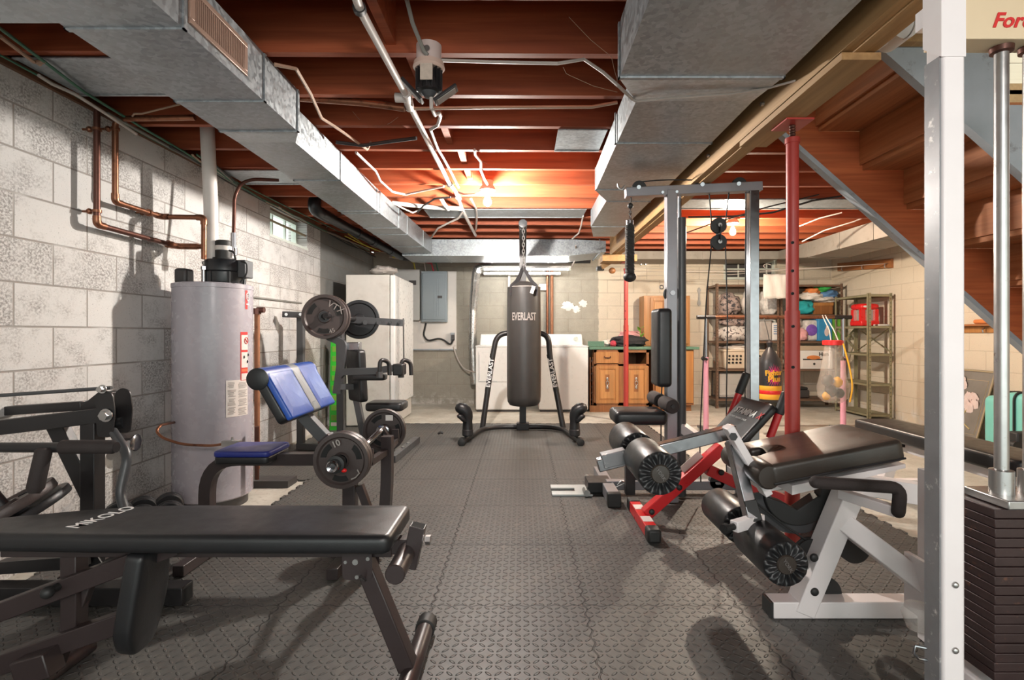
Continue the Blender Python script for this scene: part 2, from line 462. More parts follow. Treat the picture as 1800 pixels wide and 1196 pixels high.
def build(name, mb, mat, parent=None, bevel=0.0, sharp=38, flat=False, solid=0.0, sub=0):
    me = bpy.data.meshes.new(name)
    if parent is None:
        xs = [v.x for v in mb.v]; ys = [v.y for v in mb.v]; zs = [v.z for v in mb.v]
        loc = V((min(xs) + max(xs)) / 2, (min(ys) + max(ys)) / 2, min(zs)); off = loc
    else: off = wl(parent); loc = V(0, 0, 0)
    me.from_pydata([v - off for v in mb.v], [], mb.f); me.validate()
    bm = bmesh.new(); bm.from_mesh(me); bmesh.ops.recalc_face_normals(bm, faces=bm.faces); bm.to_mesh(me); bm.free()
    if not flat:
        for p in me.polygons: p.use_smooth = True
        me.set_sharp_from_angle(angle=math.radians(sharp))
    me.materials.append(MATS[mat] if isinstance(mat, str) else mat)
    o = bpy.data.objects.new(name, me); COL.objects.link(o); o.location = loc
    if parent is not None: o.parent = parent
    if solid:
        md = o.modifiers.new('solid', 'SOLIDIFY'); md.thickness = solid; md.offset = 0
    if bevel:
        md = o.modifiers.new('edge', 'BEVEL'); md.width = bevel; md.segments = 2; md.limit_method = 'ANGLE'; md.angle_limit = math.radians(40); md.harden_normals = False
    if sub:
        md = o.modifiers.new('smooth', 'SUBSURF'); md.levels = sub; md.render_levels = sub
    return o

def tag(o, label, cat, group=None):
    o['label'] = label; o['category'] = cat
    if group: o['group'] = group
    return o

def thing(name, label, cat, loc, group=None):
    o = bpy.data.objects.new(name, None); COL.objects.link(o); o.location = Vector(loc); o.empty_display_size = .1
    return tag(o, label, cat, group)

def struct(name, mb, mat, parent=None, **kw):
    o = build(name, mb, mat, parent, **kw)
    if parent is None: o['kind'] = 'structure'
    return o

def dup(o, loc=None, label=None, parent=None):
    c = o.copy(); COL.objects.link(c)
    if parent is not None: c.parent = parent
    if loc is not None: c.location = Vector(loc)
    if label: c['label'] = label
    for ch in [x for x in bpy.data.objects if x.parent == o]: dup(ch, None, None, c)
    return c

def text(name, body, size, o, u, v, mat, parent, ext=.0008, sx=1.0, shear=0.0, wrap=None, bold=0.0, align='CENTER'):
    """lettering in the plane (o; u right, v up); wrap = (axis point, radius): bent round an upright cylinder"""
    cu = bpy.data.curves.new(name, 'FONT'); cu.body = body; cu.size = size; cu.extrude = ext; cu.offset = bold
    cu.align_x = align; cu.align_y = 'CENTER'; cu.shear = shear; cu.resolution_u = 3
    ob = bpy.data.objects.new(name, cu); COL.objects.link(ob)
    dg = bpy.context.evaluated_depsgraph_get(); me = bpy.data.meshes.new_from_object(ob.evaluated_get(dg))
    o = Vector(o); u = Vector(u).normalized(); v = Vector(v); v = (v - u * v.dot(u)).normalized(); w = u.cross(v)
    mb = MB(); mb.v = []
    for q in me.vertices:
        x, y, z = q.co.x * sx, q.co.y, q.co.z
        if wrap:
            r = wrap; a = x / r; mb.v.append(o + u * (r * math.sin(a)) + v * y + w * (r * math.cos(a) - r + z))
        else: mb.v.append(o + u * x + v * y + w * z)
    mb.f = [tuple(p.vertices) for p in me.polygons]
    COL.objects.unlink(ob); bpy.data.objects.remove(ob); bpy.data.meshes.remove(me)
    return build(name, mb, mat, parent, flat=True)

X, Y, Z = V(1, 0, 0), V(0, 1, 0), V(0, 0, 1)

# ================================================================== the room
FL = .0135       # standing height on the mats
XL, XR, YB, ZC = -2.306, 4.80, 8.20, 2.30       # left wall, right wall, back wall, underside of the joists
Y0 = -2.2
m = MB().box(XL - .2, XR + .2, Y0, YB + .2, -.12, 0); struct('floor', m, 'concrete')
# left wall with its window opening
WY0, WY1, WZ0, WZ1 = 4.84, 5.67, 2.0, 2.285
m = MB().box(XL - .2, XL, Y0, WY0, 0, 2.29).box(XL - .2, XL, WY1, YB + .2, 0, 2.29).box(XL - .2, XL, WY0, WY1, 0, WZ0)
struct('wall_left', m, 'left_block', flat=True)
m = MB().box(XL, 3.12, YB, YB + .2, 0, 2.5).box(3.95, XR + .2, YB, YB + .2, 0, 2.5).box(3.12, 3.95, YB, YB + .2, 0, 1.93).box(3.12, 3.95, YB, YB + .2, 2.24, 2.5)
struct('wall_back', m, 'back_block', flat=True)
m = MB().box(XR, XR + .2, Y0, YB, 0, 2.6); struct('wall_right', m, 'cream_block', flat=True)
# sill plates and rim boards over the walls
m = MB().box(XL - .2, XL + .02, Y0, YB, 2.29, 2.33); struct('trim_1', m, 'sill_wood')
m = MB().box(XL - .2, XL - .14, Y0, YB, 2.33, 2.54); struct('trim_2', m, 'sill_wood')

# windows
def window(n, o, ax, w, h, nrm, muntins, glass='window_glass', fmat='white_trim'):
    m = MB(); b = .035
    def bx(a0, a1, z0, z1, dep=.05):
        c = o + ax * ((a0 + a1) / 2) + Z * ((z0 + z1) / 2)
        m.obox(c, ax * ((a1 - a0) / 2), nrm * (dep / 2), Z * ((z1 - z0) / 2))
    bx(0, b, 0, h); bx(w - b, w, 0, h); bx(b, w - b, 0, b); bx(b, w - b, h - b, h)
    wn = struct('window_%d' % n, m, fmat)
    for k in muntins:
        m = MB(); m.obox(o + ax * (w * k) + Z * (h / 2), ax * .011, nrm * .012, Z * (h / 2 - b)); build('muntin', m, fmat, wn)
    m = MB(); m.obox(o + ax * (w / 2) + Z * (h / 2), ax * (w / 2 - b), nrm * .003, Z * (h / 2 - b)); build('pane', m, glass, wn)
    return wn
wn = window(1, V(XL - .13, WY0, WZ0), Y, WY1 - WY0, WZ1 - WZ0, X, (.36, .70))
m = MB().box(XL - .03, XL - .015, WY0, WY1, 2.135, 2.155); build('cross_bar', m, 'frame_tan', wn)
m = MB().box(XL - .2, XL + .004, WY0 - .02, WY1 + .02, WZ0 - .012, WZ0 + .012); build('window_sill', m, 'white_trim', wn)
wn = window(2, V(3.14, YB + .08, 1.94), X, .79, .29, Y, (.30, .86), 'dark_plastic', 'white_trim')
m = MB().box(3.12, 3.97, YB - .03, YB + .02, 2.08, 2.10); build('cross_bar', m, 'white_trim', wn)

# subfloor above the joists, open over the staircase
SX0, SX1, SY0, SY1 = 1.27, 4.3, 2.215, 3.175
m = MB()
for (a, b, c, d) in ((XL - .2, SX0, Y0, YB), (SX1, XR + .2, Y0, YB), (SX0, SX1, Y0, SY0), (SX0, SX1, SY1, YB)):
    m.box(a, b, c, d, 2.535, 2.56)
ceil = struct('ceiling', m, 'subfloor_wood')
JY = [1.868 - .398 * 8 + .398 * k for k in range(24)]
for i, y in enumerate(JY):
    if y > YB - .1: continue
    tl = .010
    m = MB(); zl, zr = ZC + .012, ZC - .008
    m.hexa([(XL - .14, y, zl), (1.19, y, zr), (1.19, y + .038, zr), (XL - .14, y + .038, zl), (XL - .14, y, 2.534), (1.19, y, 2.534), (1.19, y + .038, 2.534), (XL - .14, y + .038, 2.534)])
    build('joist', m, 'joist_wood', ceil)
    y2 = y + .045
    x1 = XR - .005 if not (SY0 - .1 < y2 < SY1) else SX0
    m = MB().box(1.12, x1, y2, y2 + .038, ZC - .003, 2.534); build('joist', m, 'joist_wood', ceil)
# bridging blocks between joists along the middle of the span
for k, xx in ((7, -.50), (8, -.56), (9, -.50), (10, -.47), (11, -.47), (12, -.42), (13, -.42)):
    m = MB().box(xx - .02, xx + .02, JY[k] + .038, JY[k + 1], 2.335, 2.53); build('bridging_block', m, 'joist_wood', ceil)
m = MB().box(SX0, SX1, SY0 - .04, SY0, ZC, 2.6).box(SX0, SX1, SY1, SY1 + .04, ZC, 2.6); build('header', m, 'beam_wood', ceil)
# upstairs end of the stairwell
m = MB().box(SX1, SX1 + .1, SY0 - .1, SY1 + .1, 2.56, 3.9).box(SX0, SX1, SY1 + .04, SY1 + .14, 2.6, 3.9)
struct('wall_stairwell', m, 'cream_block', flat=True)

# main beam: three boards side by side
bm_ = None
m = MB().box(1.095, 1.133, Y0, 6.62, 2.068, 2.297); bm_ = struct('trim_3', m, 'beam_wood')
for xx in (1.135, 1.175):
    m = MB().box(xx, xx + .038, Y0, 6.62, 2.062 + (xx - 1.135) * .1, 2.296); build('beam_ply', m, 'beam_wood', bm_)
m = MB().box(1.093, 1.228, 1.81, 2.66, 2.036, 2.061); build('scab_board', m, 'beam_wood', bm_)
m = MB()
for yy in (1.2, 1.62, 2.4, 3.1, 4.0): m.cyl((1.095, yy, 2.14), (1.082, yy, 2.14), .011, n=8)
build('bolt', m, 'steel', bm_)
m = MB().box(.98, 1.40, 6.45, 6.72, 1.98, 2.06); build('bearing_block', m, 'beam_wood', bm_)

# lally columns under the beam
def post(x, y, label, ztop, adj, zb=0.0):
    t = thing('support_post', label, 'support post', (x, y, zb), 'red steel posts under the main beam')
    build('base_plate', MB().box(x - .07, x + .07, y - .07, y + .07, zb + .0005, zb + .008), 'red_paint', t)
    build('lower_tube', MB().cyl((x, y, .008), (x, y, 1.20), .031, n=24), 'red_paint', t)
    m = MB().cyl((x, y, 1.20), (x, y, adj), .0265, n=24); build('upper_tube', m, 'red_paint', t)
    build('collar', MB().cyl((x, y, adj - .02), (x, y, adj + .004), .031, n=24), 'red_paint', t)
    build('jack_screw', MB().lathe((x, y, adj), Z, [(.011 + (.003 if k % 2 else 0), .004 + k * .006) for k in range(int((ztop - adj) / .006))], 12), 'copper_dark', t)
    build('top_plate', MB().box(x - .06, x + .06, y - .07, y + .07, ztop - .008, ztop), 'red_paint', t)
    for zz in (.95, 1.13, 1.275, 1.375, 1.5):
        build('pin_hole', MB().cyl((x - .012, y - .022, zz), (x - .012, y - .0325 if zz < 1.2 else y - .0275, zz), .0065, n=10), 'dark_gap', t)
    return t
post(1.205, 2.36, 'red steel post beside the black leg machine pad, near the staircase', 2.035, 1.965, FL)
post(1.29, 6.58, 'thin red steel post behind the seat in front of the oak cabinets', 1.978, 1.90)

# ------------------------------------------------------------------ sheet-metal ducts
def duct(t, secs, xl, ztop, name='duct_section'):
    """secs: (y, xl, xr, zbottom) stations, one mesh per straight piece or transition"""
    for a, b in zip(secs[:-1], secs[1:]):
        m = MB(); y0, l0, r0, z0 = a; y1, l1, r1, z1 = b
        m.hexa([(l0, y0, z0), (r0, y0, z0), (r1, y1, z1), (l1, y1, z1), (l0, y0, ztop), (r0, y0, ztop), (r1, y1, ztop), (l1, y1, ztop)])
        build(name, m, 'galvanized', t)
def seams(t, ys, f, ztop):
    for y in ys:
        l, r, z = f(y); e = .006; m = MB()
        m.box(l - e, r + e, y - .009, y + .009, z - e, z).box(r, r + e, y - .009, y + .009, z - e, ztop).box(l - e, l, y - .009, y + .009, z - e, ztop)
        build('slip_seam', m, 'galvanized', t)

t = thing('supply_duct', 'long galvanized supply duct with a brown register, over the water heater side', 'duct', (-1.3, 2, 2.1))
duct(t, [(-1.2, -1.483, -1.104, 2.093), (1.726, -1.483, -1.104, 2.093), (2.607, -1.483, -1.104, 2.093), (2.80, -1.50, -1.20, 2.108), (4.38, -1.515, -1.20, 2.108), (6.66, -1.515, -1.14, 2.108)], 0, 2.297)
def lf(y): return (-1.483, -1.104, 2.093) if y < 2.61 else (-1.50 if y < 4 else -1.515, -1.20 if y < 4.4 else -1.20 + .06 * (y - 4.38) / 2.28, 2.108)
seams(t, (1.726, 2.266, 2.60, 3.49, 4.36, 4.45, 5.06, 5.40, 6.16), lf, 2.296)
build('branch_box', MB().box(-2.28, -1.486, .8, 1.74, 2.12, 2.297), 'galvanized', t)
rg = MB()
for a in ((1.745, 2.11, 2.125, 2.143), (1.745, 2.11, 2.237, 2.255), (1.745, 1.77, 2.143, 2.237), (2.085, 2.11, 2.143, 2.237)):
    rg.box(-1.104, -1.094, a[0], a[1], a[2], a[3])
rg = build('register_frame', rg, 'brown_metal', t, bevel=.002)
m = MB()
for k in range(26):
    y = 1.777 + k * .012; m.box(-1.104, -1.0965, y, y + .0035, 2.143, 2.237)
build('louver', m, 'brown_metal', rg)
build('grille_opening', MB().box(-1.1045, -1.1015, 1.77, 2.085, 2.143, 2.237), 'dark_gap', rg)

t = thing('return_duct', 'wide galvanized return duct stepping narrower beside the main beam', 'duct', (.75, 2, 2.1))
duct(t, [(-1.2, .374, 1.0, 2.082), (2.04, .374, 1.0, 2.082), (2.34, .504, 1.02, 2.127), (2.86, .512, 1.02, 2.127), (3.82, .53, 1.02, 2.13), (4.12, .655, 1.0, 2.13), (5.12, .665, .99, 2.13), (5.67, .76, .99, 2.135)], 0, 2.292)
def rf(y): return (.374, 1.0, 2.082) if y < 2.1 else ((.506, 1.02, 2.127) if y < 3.5 else ((.53, 1.02, 2.13) if y < 3.9 else ((.66, 1.0, 2.13) if y < 5 else (.668, .99, 2.13))))
seams(t, (2.03, 2.86, 3.80, 4.14, 5.11), rf, 2.291)

t = thing('cross_duct', 'galvanized cross duct spanning between the two long ducts near the laundry', 'duct', (0, 7, 2.08))
for a, b in ((-1.52, -.98), (-.98, -.42), (-.42, .36), (.36, .60)):
    build('duct_section', MB().box(a, b, 6.70, 7.35, 2.082, 2.29), 'galvanized', t)
m = MB().hexa([(.60, 6.70, 2.082), (1.06, 6.70, 2.13), (1.06, 7.35, 2.13), (.60, 7.35, 2.082), (.60, 6.70, 2.29), (1.06, 6.70, 2.27), (1.06, 7.35, 2.27), (.60, 7.35, 2.29)])
build('duct_section', m, 'galvanized', t)
for x in (-.98, -.42, .36, .44, .62, .98):
    m = MB().box(x - .008, x + .008, 6.694, 6.70, 2.085 if x < .6 else 2.12, 2.288).box(x - .008, x + .008, 6.70, 7.35, 2.076 if x < .6 else 2.10, 2.082 if x < .6 else 2.13)
    build('slip_seam', m, 'galvanized', t)

def pan(label, x0, x1, k, z=2.296):
    y0, y1 = JY[k] + .035, JY[k + 1] + .003
    t = thing('joist_pan', label, 'duct panel', ((x0 + x1) / 2, y0, z), 'sheet metal pans closing joist bays')
    build('sheet', MB().box(x0, x1, y0, y1, z - .004, z), 'galvanized', t)
    m = MB().box(x0, x1, y0 - .002, y0 + .016, z - .008, z - .004).box(x0, x1, y1 - .016, y1 + .002, z - .008, z - .004); build('flange', m, 'galvanized', t)
pan('galvanized joist pan left of the long duct, above the copper pipe tops', -2.22, -1.50, 9, 2.303)
pan('galvanized joist pan over the left wall beyond the white vent pipe', -2.22, -1.53, 13, 2.303)
pan('galvanized joist pan beside the return duct, short square one', .21, .50, 11)
pan('long galvanized joist pan right behind the lit bulb', -.95, .62, 16)
pan('galvanized joist pan at the top edge beside the return duct', -.2, .36, 7)
pan('pale metal joist pan over the right side room near the warm bulb', 1.3, 3.9, 15, 2.292)
# square duct along the right end of the basement
t = thing('side_duct', 'dusty square duct turning under the joists of the side room toward the stairs', 'duct', (4.2, 6.5, 2.1))
build('duct_section', MB().box(1.42, 3.70, 7.64, 8.19, 2.17, 2.285), 'dusty_metal', t)
m = MB().hexa([(3.70, 7.64, 2.17), (3.72, 6.9, 2.09), (4.25, 6.9, 2.09), (4.25, 8.19, 2.17), (3.70, 7.64, 2.285), (3.72, 6.9, 2.285), (4.25, 6.9, 2.285), (4.25, 8.19, 2.285)])
build('duct_section', m, 'dusty_metal', t)
build('duct_section', MB().box(3.72, 4.25, 3.25, 6.9, 2.09, 2.285), 'dusty_metal', t)
for y in (6.88, 6.2, 5.6, 4.6): build('slip_seam', MB().box(3.714, 3.72, y, y + .018, 2.084, 2.285).box(3.714, 4.25, y, y + .018, 2.084, 2.09), 'dusty_metal', t)
build('slip_seam', MB().box(2.6, 2.618, 7.634, 7.64, 2.164, 2.285), 'dusty_metal', t)

# ------------------------------------------------------------------ staircase, descending to the right
t = thing('staircase', 'open wooden staircase seen from below, gray painted stringer and red-brown treads', 'staircase', (2.8, 2.7, 0))
def zl(x): return 2.296 - .885 * (x - 1.51)
RUN, RISE, TX, TZ = .26, .23, 2.01, 2.32
steps = list(range(-1, 10))
def stringer(y0, th, mat):
    pts = [(1.40, zl(1.40) if zl(1.40) < 2.5 else 2.5), ]
    bot = [(1.30, min(zl(1.30), 2.5)), (4.104, 0.0), (4.40, 0.0)]
    top = []
    for k in reversed(steps):
        xk, zk = TX + RUN * k, TZ - RISE * k
        if zk < .1: continue
        zt = min(zk - .03, 2.53)
        top.append((xk, max(zk - RISE - .03, 0.005))); top.append((xk, zt))
    top.append((1.30, 2.53))
    poly = bot + top
    m = MB().prism(poly, (0, y0, 0), X, Z, -th)   # u x v points to -y
    return m
build('stringer', stringer(3.12, .04, ''), 'stair_wood', t, flat=True)
build('stringer', stringer(2.225, .04, ''), 'gray_paint', t, flat=True)
def edge_strip(y0, y1):
    m = MB(); a, b = V(1.32, 0, zl(1.32)), V(4.08, 0, zl(4.08))
    return m.hexa([(a.x, y0, a.z - .012), (b.x, y0, b.z - .012), (b.x, y1, b.z - .012), (a.x, y1, a.z - .012), (a.x, y0, a.z + .022), (b.x, y0, b.z + .022), (b.x, y1, b.z + .022), (a.x, y1, a.z + .022)])
build('stringer_edge', edge_strip(3.112, 3.166), 'gray_paint', t)
for k in steps:
    xk, zk = TX + RUN * k, TZ - RISE * k
    if zk < .1 or zk > 2.56: continue
    build('tread', MB().box(xk - RUN - .005, xk + .02, 2.268, 3.118, zk - .03, zk), 'tread_wood', t)
    build('riser', MB().box(xk - .022, xk - .003, 2.268, 3.118, max(zk - RISE, 0.0), zk - .031), 'tread_wood', t)

# ------------------------------------------------------------------ exercise mats, interlocked into one sheet
def has(i, j):
    """tile column i (x = .25 + .61 i), row j (y = 2.11 + .61 j)"""
    x, y = .25 + .61 * i + .3, 2.11 + .61 * j + .3
    if y > 6.4 or x > 2.1: return False
    if x < -1.9: return y < 2.2 or y > 4.0 and y < 5.1
    if x < -1.58 and 2.7 < y < 3.9: return False
    if x > .8 and y > 4.6 and x > 1.4: return False
    if (i, j) in ((2, 3), (2, 2)): return j == 2
    return True
m = MB(); TH = .012
cells = [(i, j) for i in range(-5, 4) for j in range(-7, 8) if has(i, j)]
cs = set(cells)
for i, j in cells:
    x, y = .25 + .61 * i, 2.11 + .61 * j
    x0 = max(x, XL + .01); m.box(x0, x + .61, y, y + .61, 0.0005, TH)
    for (di, dj) in ((1, 0), (-1, 0), (0, 1), (0, -1)):
        if (i + di, j + dj) in cs: continue
        for q in range(5):
            c = .06 + q * .122
            if x + c - .03 < XL and dj: continue
            if di == 1: m.box(x + .609, x + .63, y + c - .02, y + c + .04, .0005, TH)
            elif di == -1 and x0 == x: m.box(x - .02, x, y + c - .02, y + c + .04, .0005, TH)
            elif dj == 1: m.box(x + c - .02, x + c + .04, y + .609, y + .63, .0005, TH)
            elif dj == -1: m.box(x + c - .02, x + c + .04, y - .02, y, .0005, TH)
o = build('exercise_mat', m, 'rubber', flat=True)
bm0 = bmesh.new(); bm0.from_mesh(o.data); bmesh.ops.remove_doubles(bm0, verts=bm0.verts, dist=.0015); bm0.to_mesh(o.data); bm0.free()
tag(o, 'interlocking dark gray rubber mats with raised tread pattern covering the floor', 'exercise mat')

# ================================================================== water heater and its pipes
HX, HY, HR = -1.995, 3.42, .229
t = thing('water_heater', 'tall lavender-gray water heater with black blower on top by the block wall', 'water heater', (HX, HY, 0))
m = MB().lathe((HX, HY, .06), Z, [(HR - .012, 0), (HR, .01), (HR, 1.325), (HR - .003, 1.328), (HR - .003, 1.345), (HR - .012, 1.354), (.02, 1.362)], 56); build('tank', m, 'heater_skin', t)
build('base_ring', MB().lathe((HX, HY, 0), Z, [(HR - .03, 0), (HR - .03, .06), (HR - .05, .06)], 40), 'dark_plastic', t)
build('top_rim', MB().lathe((HX, HY, 1.38), Z, [(HR - .002, 0), (HR + .003, .003), (HR + .003, .028), (HR - .004, .03)], 56), 'heater_skin', t)
# labels wrapped round the tank
def hlabel(name, mat, a0, a1, z0, z1, par, rr=.0012):
    m = MB(); n = 10; r = HR + rr; vs = []
    for k in range(n + 1):
        a = a0 + (a1 - a0) * k / n
        vs += [V(HX + r * math.sin(a), HY - r * math.cos(a), z0), V(HX + r * math.sin(a), HY - r * math.cos(a), z1)]
    m.add(vs, [(2 * k, 2 * k + 2, 2 * k + 3, 2 * k + 1) for k in range(n)])
    return build(name, m, mat, par)
def hang(px):   # angle on the tank seen at a picture column
    u = (px - CX) / FOC; a = 0.0
    best = min((abs(HX + HR * math.sin(q) - u * (HY - HR * math.cos(q))), q) for q in [k * .01 for k in range(-60, 150)])
    return best[1]
def hz(py, px):
    a = hang(px); return EYE - (py - CY) * (HY - HR * math.cos(a)) / FOC
def hl(name, mat, x0, x1, y0, y1, par, rr=.0012):
    xm = (x0 + x1) / 2
    return hlabel(name, mat, hang(x0), hang(x1), hz(y1, xm), hz(y0, xm), par, rr)
bl = hl('brand_label', 'label_red', 431, 446.5, 511, 544, t)
a = hang(440); o = V(HX + (HR + .002) * math.sin(a), HY - (HR + .002) * math.cos(a), hz(522, 440)); uu = V(math.cos(a), math.sin(a), 0)
m = MB().sweep([o + uu * (.017 * math.cos(q * PI / 8)) + Z * (.024 * math.sin(q * PI / 8)) for q in range(16)], circ(.0022, 6), closed=True); build('emblem_ring', m, 'text_white', bl)
text('emblem_letter', 'G', .026, o, uu, Z, 'text_white', bl)
m = MB().obox(o - Z * .048, uu * .014, V(uu.y, -uu.x, 0) * .0006, Z * .004); build('emblem_line', m, 'text_white', bl)
wb = hl('warning_label', 'label_red', 422.5, 447, 584, 668, t)
hl('warning_panel', 'label_white', 424, 446.5, 589, 615, wb, .002); hl('warning_panel', 'label_white', 424, 446.5, 619, 646, wb, .002)
hl('warning_stripe', 'label_orange', 424, 446.5, 648, 653, wb, .002); hl('warning_panel', 'label_white', 424, 446.5, 656, 667, wb, .002)
a = hang(432); o = V(HX + (HR + .003) * math.sin(a), HY - (HR + .003) * math.cos(a), hz(599, 432)); uu = V(math.cos(a), math.sin(a), 0)
m = MB().sweep([o + uu * (.016 * math.cos(q * PI / 8)) + Z * (.020 * math.sin(q * PI / 8)) for q in range(16)], circ(.0022, 6), closed=True)
m.bar(o + uu * -.011 + Z * .014, o + uu * .011 - Z * .014, .004); build('warning_symbol', m, 'label_red', wb)
for px, py in ((428, 628), (436, 624), (434, 636)):
    a = hang(px); o = V(HX + (HR + .003) * math.sin(a), HY - (HR + .003) * math.cos(a), hz(py, px)); build('warning_symbol', MB().ell(o, .007, .002, .010, 8, 6), 'text_dark', wb)
nl = hl('notice_label', 'label_white', 397, 438, 668, 732, t)
m = MB()
for k in range(26):
    py = 673 + k * 2.2
    for (xa, xb) in ((400, 415), (418, 434)):
        if k % 7 == 5: continue
        zc = hz(py, (xa + xb) / 2); r = HR + .0022
        aa, ab = hang(xa + RN.random() * 2), hang(xb - RN.random() * 5); vs = []
        for q in range(4):
            a = aa + (ab - aa) * q / 3
            vs += [V(HX + r * math.sin(a), HY - r * math.cos(a), zc - .002), V(HX + r * math.sin(a), HY - r * math.cos(a), zc + .0015)]
        m.add(vs, [(2 * q, 2 * q + 2, 2 * q + 3, 2 * q + 1) for q in range(3)])
build('fine_print', m, 'label_print', nl)
hl('energy_label', 'label_white', 439, 447, 668, 716, t); hl('label_stripe', 'label_orange', 439.5, 447, 684, 686, t, .0025)
# draft blower
zt = 1.425
bx_, by_ = HX + .085, HY - .02
m = MB().lathe((bx_, by_, zt - .01), Z, [(.118, 0), (.122, .01), (.122, .07), (.118, .075), (.122, .08), (.122, .135), (.112, .15), (.03, .155)], 32); bw = build('blower_housing', m, 'abs_black', t)
m = MB().lathe((bx_ - .01, by_, zt + .145), Z, [(.062, 0), (.062, .012), (.048, .014), (.048, .118), (.042, .124)], 24); build('blower_motor', m, 'rubber_black', bw)
m = MB().lathe((bx_ - .01, by_, zt + .205), Z, [(.0482, 0), (.0490, .001), (.0490, .028), (.0482, .029)], 24); build('motor_label', m, 'label_white', bw)
for k in range(7):
    a = k * .9; m = MB().box(bx_ + .12 * math.cos(a) - .008, bx_ + .12 * math.cos(a) + .008, by_ + .12 * math.sin(a) - .008, by_ + .12 * math.sin(a) + .008, zt - .01, zt + .06); build('housing_rib', m, 'abs_black', bw)

build('control_box', MB().box(bx_ + .105, bx_ + .155, by_ - .05, by_ + .05, zt + .03, zt + .14), 'gunmetal', t, bevel=.004)
m = MB().tube(fil([(bx_ + .05, by_ - .04, zt + .20), (bx_ + .09, by_ - .06, zt + .19), (bx_ + .10, by_ - .06, zt + .14)], .03), .006, 8); build('motor_cable', m, 'wire_black', t)
m = MB().tube(fil([(bx_ + .13, by_ - .05, zt + .13), (bx_ + .17, by_ - .06, zt + .12), (bx_ + .175, by_ - .06, zt + .05), (bx_ + .135, by_ - .07, zt - .005)], .05), .005, 8); build('control_cable', m, 'wire_black', t)
px_, py_ = P(372, 440, 3.40).x, 3.40
m = MB().cyl((px_, py_, zt - .01), (px_, py_, zt + .09), .047, n=20).tube([(px_, py_, zt + .03), (px_ + .08, py_, zt + .03)], .04, 14); build('vent_elbow', m, 'abs_black', t)
m = MB().lathe((px_, py_, zt + .085), Z, [(.047, 0), (.053, .004), (.053, .022), (.047, .026), (.054, .03), (.054, .046), (.047, .05)], 24); build('vent_coupling', m, 'rubber_black', t)
build('hose_clamp', MB().lathe((px_, py_, zt + .067), Z, [(.047, 0), (.0505, .001), (.0505, .015), (.047, .016)], 24), 'chrome', t)
build('relief_valve', MB().box(HX - .195, HX - .115, HY - .10, HY - .01, zt - .012, zt + .085), 'dark_plastic', t, bevel=.016)

t = tag(build('vent_pipe', MB().tube([(px_, py_, zt + .11), (px_, py_ - .01, 1.95), (px_ - .012, py_ - .03, 2.44)], .0415, 24), 'pvc'), 'white plastic vent pipe rising from the water heater to the joists', 'vent pipe')

# copper pipes on the left wall
PX = XL + .075
def clamp(par, p, ax, r):
    m = MB().sweep([p + ax.cross(X) * (r * math.cos(a)) + X * (r * math.sin(a)) for a in [k * PI / 6 for k in range(12)]], rect(.006, .014), ax, closed=True)
    m.cyl(p - X * r, (XL, p.y, p.z), .006, n=8); m.ell(p - X * (r + .02) - Y * .0, .016, .016, .016, 10, 6)
    build('pipe_clamp', m, 'copper', par)
ya = 2.775; za = P(181, 395, ya).z
ye = 3.42
t = thing('copper_pipe', 'dark copper pipe dropping from the sill and running low along the wall', 'pipe', (PX, ya, za), 'copper pipes on the block wall')
build('riser', MB().tube(fil([(PX, ya, 2.27), (PX, ya, za), (PX, ye, za - .008)], .05), .0155, 14), 'copper_dark', t)
build('elbow', MB().tube(fil([(PX, ya, za + .045), (PX, ya, za), (PX, ya + .05, za)], .045), .019, 14), 'copper', t)
build('valve', MB().tube(fil([(PX, ye - .06, za - .008), (PX, ye, za - .008), (PX + .13, ye + .01, za - .008)], .03), .02, 14).cyl((PX + .12, ye + .01, za - .008), (PX + .31, ye + .02, za - .008), .0155, n=12).cyl((PX, ye - .09, za - .008), (PX, ye - .05, za - .008), .024), 'copper', t)
for zz in (za + .07, za + .50): clamp(t, V(PX, ya, zz), Z, .019)
yb = 2.90; zb = P(213, 355, yb).z; yc = 3.27
xd = P(355, 380, yc).x
t = thing('copper_pipe', 'copper pipe that turns out from the wall and drops into the water heater top', 'pipe', (PX, yb, zb), 'copper pipes on the block wall')
build('riser', MB().tube(fil([(PX + .45, yb - .02, 2.275), (PX, yb, 2.275), (PX, yb, zb), (PX, yc, zb), (xd, yc + .02, zb), (xd, yc + .02, 1.56)], .045), .0155, 14), 'copper', t)
for a, b, c in (((PX, yb, zb + .045), (PX, yb, zb), (PX, yb + .045, zb)), ((PX, yc - .045, zb), (PX, yc, zb), (PX + .045, yc, zb)), ((xd - .045, yc + .02, zb), (xd, yc + .02, zb), (xd, yc + .02, zb - .045))):
    build('elbow', MB().tube(fil([a, b, c], .04), .019, 14), 'copper', t)
build('nipple', MB().cyl((xd, yc + .02, 1.405), (xd, yc + .02, 1.50), .0135, n=14).cyl((xd, yc + .02, 1.495), (xd, yc + .02, 1.515), .018, n=6), 'chrome', t)
clamp(t, V(PX, yb, zb + .40), Z, .019); clamp(t, V(PX, yb + .26, zb), Y, .019)

